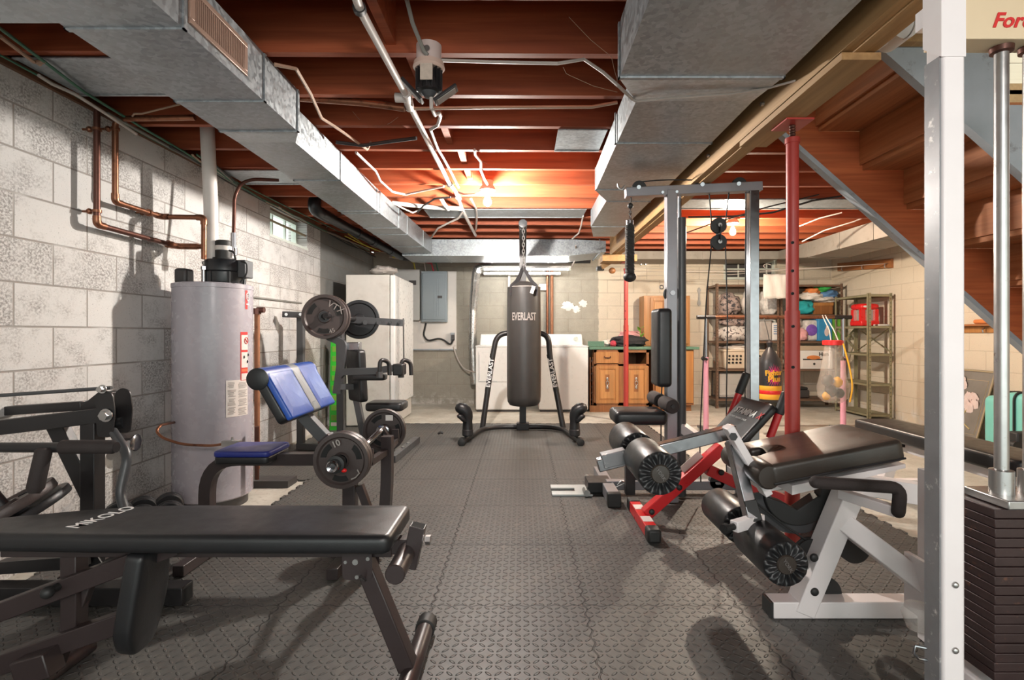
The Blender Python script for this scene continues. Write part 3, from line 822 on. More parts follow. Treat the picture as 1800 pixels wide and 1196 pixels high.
p = P(452, 545, 3.66)
t = thing('drain_pipe', 'rusty vertical overflow pipe beside the water heater right edge', 'pipe', (p.x, p.y, 0))
build('pipe', MB().cyl((p.x, p.y, .16), (p.x, p.y, p.z), .018, n=14), 'rust_pipe', t)
build('fitting', MB().cyl((p.x, p.y, p.z - .03), (p.x, p.y, p.z + .01), .028, n=8).cyl((p.x, p.y, p.z), (p.x + .05, p.y, p.z), .02, n=10), 'copper_dark', t)
q = P(424, 822, 3.62)
t = tag(build('relief_tube', MB().cyl((HX + .29, HY - .02, .16), (HX + .29, HY - .02, .50), .014, n=12), 'copper_dark'), 'short dark copper stub pipe low beside the water heater foot', 'pipe')
p = P(410, 410, 3.62)
pts = [P(410, 436, 3.55), P(411, 395, 3.58), P(412, 345, 3.6), P(424, 322, 3.62), P(445, 315, 3.66), P(490, 317, 3.75)]
t = thing('flexible_pipe', 'dark flexible gas line arching from the heater top to the joists', 'pipe', pts[0])
build('hose', MB().tube(fil(pts, .12), .0115, 10), 'copper_dark', t)
build('nipple', MB().cyl(pts[0], pts[0] + V(0, 0, .10), .0165, n=12).cyl(pts[0] - V(0, 0, .05), pts[0], .025, n=12), 'chrome', t)
# electrical wire staple line and outlet pipe near heater
t = thing('shutoff_valve', 'bright metal shutoff valve sticking out of the wall left of heater', 'valve', P(250, 782, 3.0))
c = V(XL + .05, 3.03, P(250, 780, 3.0).z)
build('escutcheon', MB().cyl((XL, c.y, c.z), (XL + .012, c.y, c.z), .048, n=20), 'steel', t)
build('valve_body', MB().cyl((XL, c.y, c.z), (XL + .08, c.y, c.z), .024, n=12).cyl(c + V(.03, -.03, 0), c + V(.03, .05, 0), .02, n=10), 'chrome', t)
build('valve_handle', MB().ell(c + V(.045, 0, .0), .012, .05, .05, 12, 8), 'chrome', t)
pts = [P(306, 743, 3.22), P(282, 748, 3.02), P(274, 758, 2.99), P(285, 770, 2.98), P(320, 782, 3.0), P(372, 784, 3.04), P(392, 781, 3.05)]
t = thing('copper_tube', 'thin copper tube bending across the front of the water heater', 'tube', pts[2])
build('tube', MB().tube(fil(pts, .08), .0075, 8), 'copper', t)
build('brass_fitting', MB().cyl(pts[-1], pts[-1] + V(.05, 0, .0), .014, n=8).box(pts[-1].x + .0, pts[-1].x + .10, pts[-1].y - .018, pts[-1].y + .018, pts[-1].z - .012, pts[-1].z + .02).cyl(pts[-1] + V(.05, 0, 0), pts[-1] + V(.055, 0, .04), .006, n=6), 'steel', t)
t = tag(build('sheet_pan', MB().box(P(345, 1, 3.2).x, P(450, 1, 3.3).x, 3.75, 3.9, .002, .05), 'dark_plastic'), 'low dark tray on the bare concrete behind the water heater', 'tray')

# ================================================================== cables bundled along the top of the left wall
def wire(label, pts, r, mat, name='cable', cat='cable', wob=.012, seed=0, bend=.15):
    q = []
    pts = [Vector(p) for p in pts]
    for i in range(len(pts) - 1):
        a, b = pts[i], pts[i + 1]; n = max(1, int((b - a).length / .22))
        for k in range(n):
            s = k / n; p = a.lerp(b, s)
            if wob and (i or k): p = p + V(noise.noise(p * 2.1 + V(seed * 3.3, 0, 0)), noise.noise(p * 2.3 + V(0, seed * 5.1, 9)), noise.noise(p * 1.9 + V(4, 4, seed))) * wob
            p = V(p.x, p.y, min(p.z, 2.288 - r)) if 'work light box' not in label else p
            q.append(p)
    q.append(pts[-1])
    return tag(build(name, MB().tube(q, r, 7), mat), label, cat, 'cables under the joists')
xw = XL + .05
wire('dark green cable running high along the sill over the left wall', [P(-40, 20, 1.9), P(20, 60, 2.1), P(150, 145, 2.6), P(330, 262, 3.5), P(480, 345, 4.9), P(600, 420, 6.6)], .007, 'wire_green', seed=1)
wire('thin pale green cable under the joists beside the long duct', [P(0, 66, 2.25), P(120, 135, 2.6), P(300, 232, 3.4), P(480, 330, 4.7), P(610, 410, 6.4)], .0045, 'wire_green', seed=2)
wire('white flat cable looping off the sill at the upper left', [P(0, 62, 2.1), P(60, 88, 2.3), P(78, 98, 2.3), P(70, 104, 2.32), P(45, 97, 2.32)], .0085, 'wire_tan', seed=3, wob=.0)
wire('white cable stapled along the left wall top, leaving the sill at a slant', [P(68, 118, 2.42), P(90, 140, 2.5), P(130, 164, 2.58), P(180, 196, 2.72), P(240, 236, 2.95)], .008, 'wire_white', seed=4)
wire('gray cable lying on the sill above the water heater', [P(190, 200, 2.78), P(260, 236, 3.15), P(360, 285, 3.75), P(470, 345, 4.8), P(560, 400, 6.0)], .008, 'wire_gray', seed=5)
wire('black cable draped over the small window along the sill', [P(300, 258, 3.3), P(400, 310, 4.1), P(480, 352, 4.9), P(560, 398, 6.0), P(660, 452, 7.8)], .009, 'wire_black', seed=6)
wire('tan cable above the small window and under the joists', [P(420, 318, 4.3), P(480, 345, 4.9), P(560, 392, 6.0), P(650, 440, 7.4)], .008, 'wire_tan', seed=7, wob=.03)
wire('white cable over the small window sagging below the joists', [P(395, 300, 4.1), P(440, 322, 4.5), P(500, 350, 5.2), P(580, 396, 6.3)], .007, 'wire_white', seed=8, wob=.04)
wire('yellow wire dangling under the black drain pipe', [P(612, 408, 6.3), P(630, 425, 6.5), P(638, 430, 6.6), P(660, 440, 6.9)], .007, 'wire_yellow', seed=9, wob=.06)
wire('tangled yellow wire hanging by the left wall past the window', [P(606, 415, 6.2), P(628, 430, 6.5), P(650, 434, 6.7), P(668, 442, 7.0)], .006, 'wire_yellow', seed=10, wob=.09)
wire('thin white wire across the joist bay above the water heater', [P(232, 205, 2.85), P(236, 188, 2.85), P(250, 181, 2.85), P(318, 183, 2.85)], .005, 'wire_tan', seed=11, wob=.0)
wire('thin conduit running along the wall behind the plate machine', [V(XL + .01, 3.95, P(452, 517, 4.1).z), V(XL + .01, 5.5, P(520, 526, 5.3).z - .03)], .009, 'wire_gray', 'conduit', 'conduit', 0)

for k, (mt_, lab) in enumerate((('wire_white', 'pale cable third up in the bundle above the small window'), ('wire_tan', 'tan cable lowest in the bundle above the small window'), ('wire_green', 'green cable twisted into the bundle above the small window'), ('wire_gray', 'gray cable at the back of the bundle above the small window'), ('wire_black', 'black cable nearest the joists in the bundle above the small window'))):
    o_ = 3 * k
    wire(lab, [P(330 + 8 * k, 255 + o_, 3.5), P(420, 306 + o_, 4.3), P(485, 344 + o_, 4.95), P(570, 392 + o_, 6.1), P(650, 436 + o_, 7.5)], .006 + .001 * (k % 2), mt_, seed=60 + k, wob=.05)
# black drain pipe
a, b = P(551, 368, 5.0), P(706, 452, 7.6)
t = thing('drain_pipe', 'fat black plastic drain pipe slung below the joists by the long duct', 'pipe', a)
build('elbow', MB().tube(fil([a + V(0, .12, .22), a + V(-.005, -.02, .0), a + (b - a).normalized() * .35], .14), .058, 16), 'abs_black', t)
build('pipe', MB().tube([a + (b - a).normalized() * .12, b], .05, 20), 'abs_black', t)
d = (b - a).normalized()
for s in (.14, 1.0, 1.45, 1.55, 2.1):
    build('coupling', MB().cyl(a + d * s, a + d * (s + .09), .0575, n=20), 'abs_black', t)
t = tag(build('drain_pipe', MB().tube(fil([b, b + V(.25, .1, -.02), V(1.0, 7.78, b.z - .02)], .15), .05, 18), 'abs_black'), 'black drain pipe crossing behind the cross duct above the laundry', 'pipe')

# ================================================================== flat weight bench in front
BZ = .522
t = thing('flat_bench', 'long black weight bench across the foreground with white lettering on the pad', 'weight bench', (-.95, 1.62, 0))
poly = rpoly([(-1.66, 1.525), (-1.10, 1.505), (-.375, 1.50), (-.375, 1.79), (-1.30, 1.79), (-1.66, 1.66)], [.05, .3, .035, .035, .3, .05], 6)
m = MB().pad([(p.x, p.y) for p in poly], (0, 0, BZ - .055), X, Y, .055, .018, .0); build('bench_pad', m, 'vinyl', t)
tx = text('brand_lettering', 'MIKOLO', .064, V(-1.315, 1.662, BZ + .0012), V(.22, 1.0, 0), V(-1, .22, 0), 'text_white', t, sx=.80, bold=.0006, ext=.0004)
# underframe
fz = BZ - .085
build('spine', MB().bar((-1.6, 1.645, fz), (-.40, 1.645, fz), .05, .05), 'powder_brown', t, bevel=.003)
br = MB().prism(rpoly([(-.045, -.05), (.045, -.05), (.045, .06), (-.045, .06)], .02), (-.50, 1.605, fz - .035), X, Z, .004); bk = build('leg_bracket', br, 'powder_brown', t); br = MB().prism(rpoly([(-.045, -.05), (.045, -.05), (.045, .06), (-.045, .06)], .02), (-.50, 1.685, fz - .035), X, Z, .004)
build('leg_bracket', br, 'powder_brown', t)
m = MB()
for dx, dz, r in ((-.005, -.03, .009), (-.035, -.03, .005), (.033, -.02, .006), (.0, -.075, .006)): m.cyl((-.50 + dx, 1.598, fz + dz), (-.50 + dx, 1.604, fz + dz), r, n=10)
build('bolt', m, 'steel', bk)
m = MB().tube([(-.475, 1.60, fz - .085), (-.48, 1.57, fz - .06)], .005, 8); build('pull_pin', m, 'chrome', bk)
build('leg', MB().bar((-.50, 1.645, fz - .02), (-.355, 1.645, .065), .06, .05, X), 'powder_brown', t, bevel=.004)
m = MB().cyl((-.345, 1.44, .049), (-.345, 1.93, .049), .029, n=22); build('foot_tube', m, 'powder_brown', t)
for y0, s in ((1.87, 1), (1.50, -1)):
    m = MB().lathe((-.345, y0, .049), Y * s, [(.030, 0), (.0345, .004)] + [(.0335 + (.0012 if k % 2 else 0), .006 + k * .004) for k in range(14)] + [(.028, .066)], 24); build('end_cap', m, 'rubber_black', t)
# foot hook at the right end
build('hook_arm', MB().bar((-.42, 1.645, fz + .005), (-.325, 1.645, fz + .005), .045, .045), 'powder_brown', t, bevel=.003)
m = MB(); c0, c1 = V(-.345, 1.62, fz - .05), V(-.318, 1.62, fz + .075)
for s, w_ in ((0, 0),):
    ax = (c1 - c0).normalized()
    sec = []
    for q in ((-.023, -.023), (.023, -.023), (.023, .023), (-.023, .023)): sec.append(q)
    m.sweep([c0, c1], sec, Y); m2 = MB().sweep([c1 - ax * .04, c1 + ax * .0005], [(x * .86, y * .86) for x, y in sec], Y)
hs = build('hook_socket', m, 'powder_brown', t, bevel=.002); build('tube_opening', m2, 'dark_gap', hs)
m = MB().cyl((-.345, 1.592, fz + .01), (-.345, 1.585, fz + .01), .008, n=10).cyl((-.30, 1.645, fz + .02), (-.285, 1.645, fz + .02), .015, n=6); build('bolt', m, 'steel', hs)
build('foot_roller', MB().lathe((-.352, 1.46, fz - .005), Y, [(.025, 0), (.028, .003), (.028, .20), (.022, .203)], 22), 'powder_brown', t)
# folded seat pad
m = MB().pad(rpoly([(-.085, -.22), (-.05, -.29), (.04, -.29), (.085, -.14), (.06, .02), (-.07, .02)], [.04, .03, .04, .08, .02, .02], 5), V(-1.155, 1.60, .44), V(0, 1, 0), V(.13, 0, 1), .055, .014); build('seat_pad', m, 'vinyl', t)
build('pivot_handle', MB().cyl((-1.06, 1.70, .45), (-1.00, 1.66, .41), .018, n=14), 'rubber_black', t)
# seat rails and lower base to the left
build('base_rail', MB().bar((-1.75, 1.62, .035), (-1.16, 1.64, .235), .045, .06), 'powder_brown', t, bevel=.003)
build('seat_rail', MB().bar((-1.75, 1.62, .19), (-1.05, 1.62, .455), .05, .055), 'powder_brown', t, bevel=.003)
build('strut', MB().bar((-1.405, 1.66, .13), (-1.405, 1.66, .47), .05), 'powder_brown', t, bevel=.003)
m = MB().bar((-1.50, 1.585, .09), (-1.40, 1.585, .12), .062, .072); build('clamp_sleeve', m, 'powder_brown', t, bevel=.004)
build('knob', MB().cyl((-1.40, 1.60, .335), (-1.40, 1.57, .335), .012, n=10).ell((-1.40, 1.56, .335), .018, .018, .018, 12, 8), 'rubber_black', t)
m = MB().cyl((-1.44, 1.57, FL), (-1.44, 1.57, .075), .026, n=18); build('rubber_foot', m, 'rubber_black', t)
build('base_leg', MB().bar((-1.47, 1.66, .045), (-1.37, 1.68, .34), .042), 'powder_brown', t, bevel=.003)
m = MB().cyl((-1.47, 1.45, .038), (-1.47, 1.80, .038), .024, n=16); build('rear_foot_tube', m, 'powder_brown', t)

# ================================================================== lever rowing machine by the wall
t = thing('leverage_machine', 'black lever-arm row machine against the block wall behind the flat bench', 'exercise machine', (-1.9, 2.25, 0))
D = 2.28
def Q(px, py, d=D): return P(px, py, d)
build('column', MB().bar(V(Q(163, 1, D).x, D, FL), V(Q(163, 1, D).x, D, Q(1, 742).z), .062, .062, Y), 'powder_black', t, bevel=.003)
build('brace', MB().bar(Q(100, 745, 2.32), Q(160, 868, 2.32), .07, .045, Y), 'powder_black', t, bevel=.003)
m = MB().bar(V(-2.27, 2.14, .050), V(Q(330, 1, 2.14).x, 2.14, .050), .075, .07); bb = build('base_bar', m, 'powder_black', t, bevel=.003)
xx = Q(330, 1, 2.14).x; build('tube_opening', MB().box(xx - .02, xx + .0008, 2.112, 2.168, .02, .074), 'dark_gap', bb)
m = MB().bar(V(Q(163, 1).x, 2.14, .08), V(Q(163, 1).x, D + .1, .08), .06, .06); build('base_link', m, 'powder_black', t)
m = MB().prism(rpoly([(-.06, 0), (.10, 0), (.10, .02), (.035, .12), (-.03, .12)], .01), V(Q(163, 1).x - .02, D - .036, FL + .07), X, Z, -.006); build('gusset', m, 'powder_black', t)
# pivot plates
pl = [(-.03, -.13), (.035, -.13), (.045, -.02), (.035, .055), (.0, .07), (-.03, .05), (-.035, -.02)]
for dy in (-.05, .05):
    m = MB().prism(rpoly(pl, .02), V(Q(199, 712).x, D + dy, Q(199, 712).z), X, Z, -.006); build('pivot_plate', m, 'powder_black', t)
for a, b, r in ((198, 682, .013), (204, 727, .02)): m = MB().cyl(V(Q(a, b).x, D - .075, Q(a, b).z), V(Q(a, b).x, D - .05, Q(a, b).z), r, n=6).cyl(V(Q(a, b).x, D - .058, Q(a, b).z), V(Q(a, b).x, D - .054, Q(a, b).z), r * 1.4, n=16); build('bolt', m, 'steel', t)
build('guide_rod', MB().cyl(Q(-6, 696, D), Q(196, 682, D), .008, n=12), 'gunmetal', t)
build('lever_arm', MB().bar(Q(-10, 753, 2.24), Q(198, 728, D), .05, .062), 'powder_black', t, bevel=.003)
build('upper_arm', MB().bar(Q(15, 722, 2.38), Q(150, 713, 2.36), .05, .04), 'powder_black', t, bevel=.003)
m = MB().prism([(0, 0), (.11, .0), (.11, .075), (.075, .08), (.0, .02)], Q(142, 722, 2.33), X, Z, -.09); build('arm_gusset', m, 'powder_black', t, bevel=.002)
build('stop_bumper', MB().cyl(Q(196, 746, 2.34), Q(219, 742, 2.34), .026, n=18), 'abs_black', t)
m = MB().tube(fil([Q(198, 758, 2.25), Q(226, 800, 2.2), Q(210, 868, 2.16), Q(220, 900, 2.14)], .05), .018, 14); build('curved_handle', m, 'gunmetal', t)
build('handle_bar', MB().cyl(Q(-30, 787, 1.98), Q(205, 787, 1.98), .019, n=16), 'powder_black', t)
build('foam_grip', MB().lathe(Q(107, 786, 1.98), X, [(.018, 0), (.026, .006), (.026, .195), (.018, .208)], 20), 'foam', t)
a, b = Q(78, 788, 1.96), Q(60, 868, 1.92)
build('foam_grip', MB().lathe(a, b - a, [(.018, 0), (.026, .008), (.027, (b - a).length - .02), (.016, (b - a).length)], 20), 'foam', t)
build('cross_member', MB().bar(Q(2, 996, 2.22), Q(150, 985, 2.2), .05, .05), 'powder_black', t)
# plate resting on its peg
ctr = Q(18, 906, 2.0); axn = V(-.42, -.25, .87).normalized()
build('plate_peg', MB().cyl(ctr - axn * .10, ctr + axn * .16, .022, n=16), 'powder_black', t)
def plate(label, c, ax, r, th, mat, group=None, name='weight_plate', slots=True):
    """cast plate: rim, dished face, hub and three hand slots"""
    ax = Vector(ax).normalized(); c = Vector(c)
    t = thing(name, label, 'weight plate', c, group)
    h = th / 2
    prof = [(.027, -h), (r * .26, -h), (r * .30, -h * .45), (r * .80, -h * .45), (r * .86, -h), (r * .985, -h), (r, -h * .7), (r, h * .7), (r * .985, h), (r * .86, h), (r * .80, h * .45), (r * .30, h * .45), (r * .26, h), (.027, h)]
    build('disc', MB().lathe(c, ax, prof, 48, closed=True), mat, t)
    build('hub_ring', MB().lathe(c, ax, [(.027, -h * 1.02), (r * .24, -h * 1.02), (r * .24, h * 1.02), (.027, h * 1.02)], 24, closed=True), 'cast_black', t)
    if slots:
        u = ax.orthogonal().normalized(); w = ax.cross(u)
        for k in range(3):
            m = MB(); a0 = k * 2 * PI / 3 + .35; pts = []
            for s in (-1, 1):
                rr = r * (.745 if s > 0 else .55)
                seq = [a0 + (.80 if s > 0 else .74) * q / 6 for q in range(7)]
                if s > 0: seq.reverse()
                for a in seq: pts.append((rr * math.cos(a), rr * math.sin(a)))
            vs = []
            for sd in (-1, 1):
                for q in pts: vs.append(c + u * q[0] + w * q[1] + ax * (sd * h * .62))
            n = len(pts); fs = [tuple(range(n)), tuple(range(2 * n - 1, n - 1, -1))] + [(i, (i + 1) % n, n + (i + 1) % n, n + i) for i in range(n)]
            m.add(vs, fs); build('hand_slot', m, 'dark_gap', t, flat=True)
    return t
plate('iron plate tilted on a peg at the left edge behind the flat bench', ctr + axn * .03, axn, .165, .035, 'cast_iron')
plate('bumper plate under the tilted iron plate at the far left', ctr - axn * .015, axn, .19, .03, 'cast_black', slots=False)

# dumbbells on the floor between machine and heater
def dumbbell(px, py, d, label):
    c = P(px, py, d); c.z = FL + .075
    t = thing('dumbbell', label, 'dumbbell', (c.x, c.y, FL), 'adjustable dumbbells by the water heater')
    ax = V(.55, -.83, 0).normalized()
    build('handle', MB().cyl(c - ax * .19, c + ax * .19, .014, n=14), 'chrome', t)
    for s in (-1, 1):
        for k, (o, r, w_) in enumerate(((.075, .075, .03), (.108, .075, .03), (.138, .062, .022))):
            m = MB().lathe(c + ax * (s * o), ax * s, [(.015, -w_ / 2), (r * .55, -w_ / 2), (r * .9, -w_ / 2), (r, -w_ * .3), (r, w_ * .3), (r * .9, w_ / 2), (r * .55, w_ * .35), (.02, w_ * .35)], 30)
            build('disc', m, 'cast_black', t)
        build('collar', MB().cyl(c + ax * (s * .15), c + ax * (s * .172), .024, n=6), 'chrome', t)
dumbbell(207, 880, 2.86, 'adjustable dumbbell partly behind the curved machine handle, nearest the wall column')
dumbbell(250, 880, 2.95, 'middle adjustable dumbbell in the row beside the water heater')
dumbbell(297, 878, 3.02, 'adjustable dumbbell closest to the water heater base, with chrome collar')

# ================================================================== preacher curl bench
t = thing('preacher_bench', 'preacher curl bench with blue and silver arm pad and navy seat', 'weight bench', (-1.1, 2.6, 0))
n0, n1 = 2.30, 2.84
top, bot = V(-1.125, n0, .935), V(-1.005, n0, .725)
dv = (bot - top); L = dv.length; dv.normalize(); up = Y.cross(dv)      # outward normal of the pad face
if up.z < 0: up = -up
und = top - up * .055
def strip(name, a, b, mat, lift=0.0, par=None):
    m = MB().pad(rpoly([(a, 0), (b, 0), (b, L), (a, L)], [.004, .004, .03, .03] if False else .006), und + Y * 0, Y, dv, .055 if True else 0, .006, .004)
    return build(name, m, mat, par or t)
W = n1 - n0
# Y x dv points down the back side, so lay the pad from its face side
def padstrip(name, a, b, mat, th, off, r):
    o = top - up * off
    u, v = (dv, Y)
    if u.cross(v).dot(up) < 0: u, v = Y, dv; poly = [(a, 0), (b, 0), (b, L), (a, L)]
    else: poly = [(0, a), (L, a), (L, b), (0, b)]
    return build(name, MB().pad(rpoly(poly, r), o, u, v, th, .010, .003), mat, t)
padstrip('pad_base', 0, W, 'vinyl', .045, .062, .03)
padstrip('arm_pad', .004, .25, 'vinyl_blue', .03, .022, .012); padstrip('arm_pad_stripe', .245, .335, 'vinyl_silver', .03, .0215, .008); padstrip('arm_pad', .33, W - .004, 'vinyl_blue', .03, .022, .012)
rc = top + V(-.025, 0, -.035)
for a, b, mt_ in ((0, .25, 'vinyl_blue'), (.25, .33, 'vinyl_silver'), (.33, W, 'vinyl_blue')):
    build('pad_roll', MB().cyl(rc + Y * a, rc + Y * b, .048, n=26), mt_, t)
for q, a in ((rc, -Y), (rc + Y * W, Y)): build('roll_cap', MB().lathe(q, a, [(.0475, -.002), (.0485, .0), (.0485, .004), (.04, .008)], 26), 'vinyl', t)
# pad post, knob, frame
c = (top + bot) / 2 + V(0, W / 2, 0) - up * .06
yc = 2.57
build('pad_post', MB().bar(V(-1.06, yc, .70), V(-.845, yc, .47), .055, .055), 'gunmetal', t, bevel=.003)
build('post_sleeve', MB().bar(V(-.96, yc, .595), V(-.80, yc, .42), .066, .066), 'powder_brown', t, bevel=.003)
build('adjust_knob', MB().cyl((-.94, yc - .03, .53), (-.95, yc - .085, .52), .008, n=10).ell((-.952, yc - .10, .52), .026, .02, .026, 14, 8), 'rubber_black', t)
m = MB().rbar([(-1.53, yc, FL + .002), (-1.53, yc, .49), (-.80, yc, .49)], .055, .055, .17, Y, 8); build('rear_frame', m, 'powder_brown', t)
m = MB().rbar([(-.92, yc, .045), (-.685, yc, .045), (-.655, yc, .34), (-.655, yc, .60)], .05, .055, .16, Y, 8); build('front_frame', m, 'powder_brown', t)
build('front_post', MB().bar((-.835, yc, FL), (-.835, yc, .47), .06, .06, Y), 'powder_brown', t, bevel=.003)
build('diagonal_brace', MB().bar((-.79, yc, .36), (-.68, yc, .06), .035, .035, Y), 'powder_brown', t)
for sy in (-1, 1):
    ye_ = yc + sy * .24
    m = MB().bar((-.655, yc, .53), (-.672, ye_, .53), .028, .028).bar((-.672, ye_, .525), (-.674, ye_, .59), .016, .035, X).box(-.745, -.70 - .0, ye_ - .02, ye_ + .02, .53, .543).bar((-.70, ye_, .535), (-.74, ye_, .60), .012, .04, Y)
    build('bar_rest', m, 'powder_brown', t)
m = MB().bar((-.835, yc - .25, .04), (-.835, yc + .25, .04), .05); build('foot_bar', m, 'powder_brown', t, bevel=.003)
m = MB().bar((-1.53, yc - .22, .04), (-1.53, yc + .22, .04), .05); build('foot_bar', m, 'powder_brown', t, bevel=.003)
m = MB().pad(rpoly([(-1.44, 2.45), (-1.175, 2.45), (-1.175, 2.69), (-1.44, 2.69)], .03), (0, 0, .522), X, Y, .028, .010, .004); build('seat_cushion', m, 'vinyl_navy', t)
m = MB().pad(rpoly([(-1.437, 2.453), (-1.178, 2.453), (-1.178, 2.687), (-1.437, 2.687)], .03), (0, 0, .49), X, Y, .034, .008, 0); build('seat_base', m, 'vinyl', t)

# curl bar in the rests
bz = .568; bx = -.755
t = thing('curl_bar', 'cambered chrome curl bar lying across the preacher bench rests', 'barbell', (bx, 2.57, bz))
pts = [(bx, 2.20, bz), (bx, 2.34, bz), (bx + .03, 2.44, bz + .035), (bx - .02, 2.54, bz - .02), (bx - .02, 2.64, bz - .02), (bx + .03, 2.74, bz + .035), (bx, 2.82, bz), (bx, 2.94, bz)]
build('shaft', MB().tube(fil(pts, .04), .0145, 12), 'chrome', t)
for y0, s in ((2.29, -1), (2.86, 1)):
    m = MB().lathe((bx, y0, bz), Y * s, [(.03, 0), (.036, .004), (.036, .016), (.025, .02), (.025, .19), (.021, .194), (.013, .19), (.013, .184)], 22); build('sleeve', m, 'chrome', t)
    yk = y0 + s * .125
    m = MB().lathe((bx, yk, bz), Y * s, [(.026, 0), (.036, .003), (.036, .028), (.026, .031)], 14); build('clamp_collar', m, 'rubber_black', t)
    if s < 0: build('clamp_button', MB().ell((bx + .032, yk - .02, bz - .025), .012, .008, .009, 10, 6), 'red_plastic', t)
pg = 'plates on the curl bar'
for y0, s, l1, l2 in ((2.255, -1, 'outer iron plate marked 10 on the curl bar end nearest the camera', 'iron plate right behind the outer plate on the near curl bar end'), (2.90, 1, 'iron plate with a paper sticker on the far end of the curl bar', None)):
    p1 = plate(l1, (bx, y0 + s * (.042 if l2 else .0), bz), Y * s, .117, .030, 'cast_iron', pg)
    if l2:
        plate(l2, (bx, y0 + s * .008, bz), Y * s, .117, .032, 'cast_iron', pg, slots=False)
        text('plate_number', '10', .036, V(bx - .018, y0 - .042 - .0158, bz + .072), V(1, 0, .45), V(-.45, 0, 1), 'text_gray', p1, ext=.0012, bold=.001)
        build('plate_mark', MB().tube([V(bx + .045, y0 - .0585, bz - .075), V(bx + .062, y0 - .0585, bz - .068), V(bx + .078, y0 - .0585, bz - .05), V(bx + .07, y0 - .0585, bz - .035)], .003, 6), 'text_gray', p1)
    else:
        m = MB().box(bx + .01, bx + .05, y0 - .0165, y0 - .0155, bz + .055, bz + .085); build('sticker', m, 'label_white', p1)
        m = MB()
# ================================================================== plate-loaded shoulder machine further back
t = thing('plate_machine', 'black plate-loaded press machine with vertical back pad and small seat', 'exercise machine', (-1.6, 4.8, 0))
b_ = 'gunmetal'
ux = P(529, 1, 4.95).x
build('upright', MB().bar((ux, 4.95, FL), (ux, 4.95, P(1, 552, 4.95).z), .06, .06, Y), b_, t, bevel=.003)
m = MB().bar(P(498, 553, 4.9), P(536, 554, 4.9), .05, .055); rb = build('rack_arm', m, b_, t, bevel=.003)
build('bolt', MB().cyl(P(503, 553, 4.87), P(503, 553, 4.85), .014, n=8).cyl(P(528, 553, 4.87), P(528, 553, 4.85), .014, n=8), 'steel', rb)
m = MB().bar(P(612, 562, 5.0), P(710, 568, 5.0), .05, .065); rb = build('rack_arm', m, b_, t, bevel=.003)
m = MB()
for px in (642, 666, 686, 702): m.cyl(P(px, 567, 4.97), P(px, 567, 4.87 if px < 680 else 4.955), .022 if px < 680 else .014, n=14)
build('storage_peg', m, 'powder_black', rb)
build('lift_cable', MB().cyl(P(709, 560, 5.0), P(710, 640, 4.95), .006, n=8), 'wire_black', t)
build('plate_axle', MB().cyl(P(572, 555, 4.35), P(640, 563, 5.25), .024, n=18), 'powder_black', t)
build('pivot_column', MB().bar(P(598, 560, 4.85), P(600, 800, 4.85), .06, .07, Y), b_, t, bevel=.003)
m = MB().rbar([P(578, 592, 4.6), P(604, 604, 4.6), P(592, 692, 4.6)], .06, .05, .03, Y); build('lever_frame', m, b_, t)
build('lever_brace', MB().bar(P(592, 680, 4.6), P(630, 680, 4.7), .05, .05), b_, t)
cl = MB().box(P(611, 1, 4.65).x, P(633, 1, 4.65).x, 4.62, 4.70, P(1, 616, 4.65).z, P(1, 602, 4.65).z); build('chrome_clamp', cl, 'chrome', t, bevel=.006)
a, b2 = P(622, 614, 4.7), P(632, 704, 4.7)
m = MB().pad(rpoly([(-.13, -.46), (.13, -.46), (.13, 0), (-.13, 0)], .035), V(a.x + .05, 4.70, a.z), V(.9, -1, 0), V(-.08, 0, 1), .075, .02); build('back_pad', m, 'vinyl', t)
build('pad_frame', MB().bar(P(610, 616, 4.85), P(644, 788, 4.85), .055, .06, Y), b_, t, bevel=.003)
m = MB().pad(rpoly([(0, 0), (.33, 0), (.33, .26), (0, .26)], .05), V(P(643, 1, 4.6).x, 4.55, P(1, 723, 4.6).z), X, Y, .075, .025); build('seat_pad', m, 'vinyl', t)
build('seat_post', MB().bar(P(675, 722, 4.68), P(678, 790, 4.68), .05, .05, Y), b_, t)
m = MB().rbar([P(596, 662, 4.45), P(602, 654, 4.45), P(668, 652, 4.45)], .05, .055, .05, Z); build('press_arm', m, b_, t)
m = MB().bar(P(640, 655, 4.75), P(708, 645, 4.75), .05, .06); build('press_arm', m, b_, t)
build('arm_block', MB().box(P(692, 1, 4.5).x, P(710, 1, 4.5).x, 4.45, 4.6, P(1, 660, 4.5).z, P(1, 640, 4.5).z), 'vinyl', t, bevel=.01)
m = MB().pad(rpoly([(0, 0), (.28, 0), (.28, .12), (0, .12)], .03), V(P(622, 1, 4.5).x, 4.42, P(1, 668, 4.5).z), X, Y, .05, .015); build('arm_pad', m, 'vinyl', t)
for px in (667, 705):
    d = 4.35 if px < 680 else 4.6
    m = MB().tube(fil([P(px, 662, d), P(px + 1, 632, d), P(px + 17, 636, d + .06), P(px + 18, 660, d + .06)], .06), .018, 12); build('handle', m, 'powder_black', t)
    build('handle_cap', MB().cyl(P(px, 664, d), P(px, 654, d), .026, n=14), 'gunmetal', t)
m = MB().bar((ux - .03, 4.95, .044), (P(690, 1, 4.75).x, 4.80, .044), .06); build('base_rail', m, b_, t, bevel=.003)
a, b2 = P(689, 812, 4.42), P(733, 783, 5.25); a.z = b2.z = .044
m = MB().bar(a, b2, .06); fb = build('base_foot', m, b_, t, bevel=.003)
dd = (b2 - a).normalized(); build('tube_opening', MB().obox(a - dd * .0005, dd.cross(Z) * .02, dd * .002, Z * .02), 'dark_gap', fb)
m = MB()
for s in (.4, .6): m.cyl(a.lerp(b2, s) + Z * .03, a.lerp(b2, s) + Z * .04, .016, n=8)
build('bolt', m, 'steel', fb)
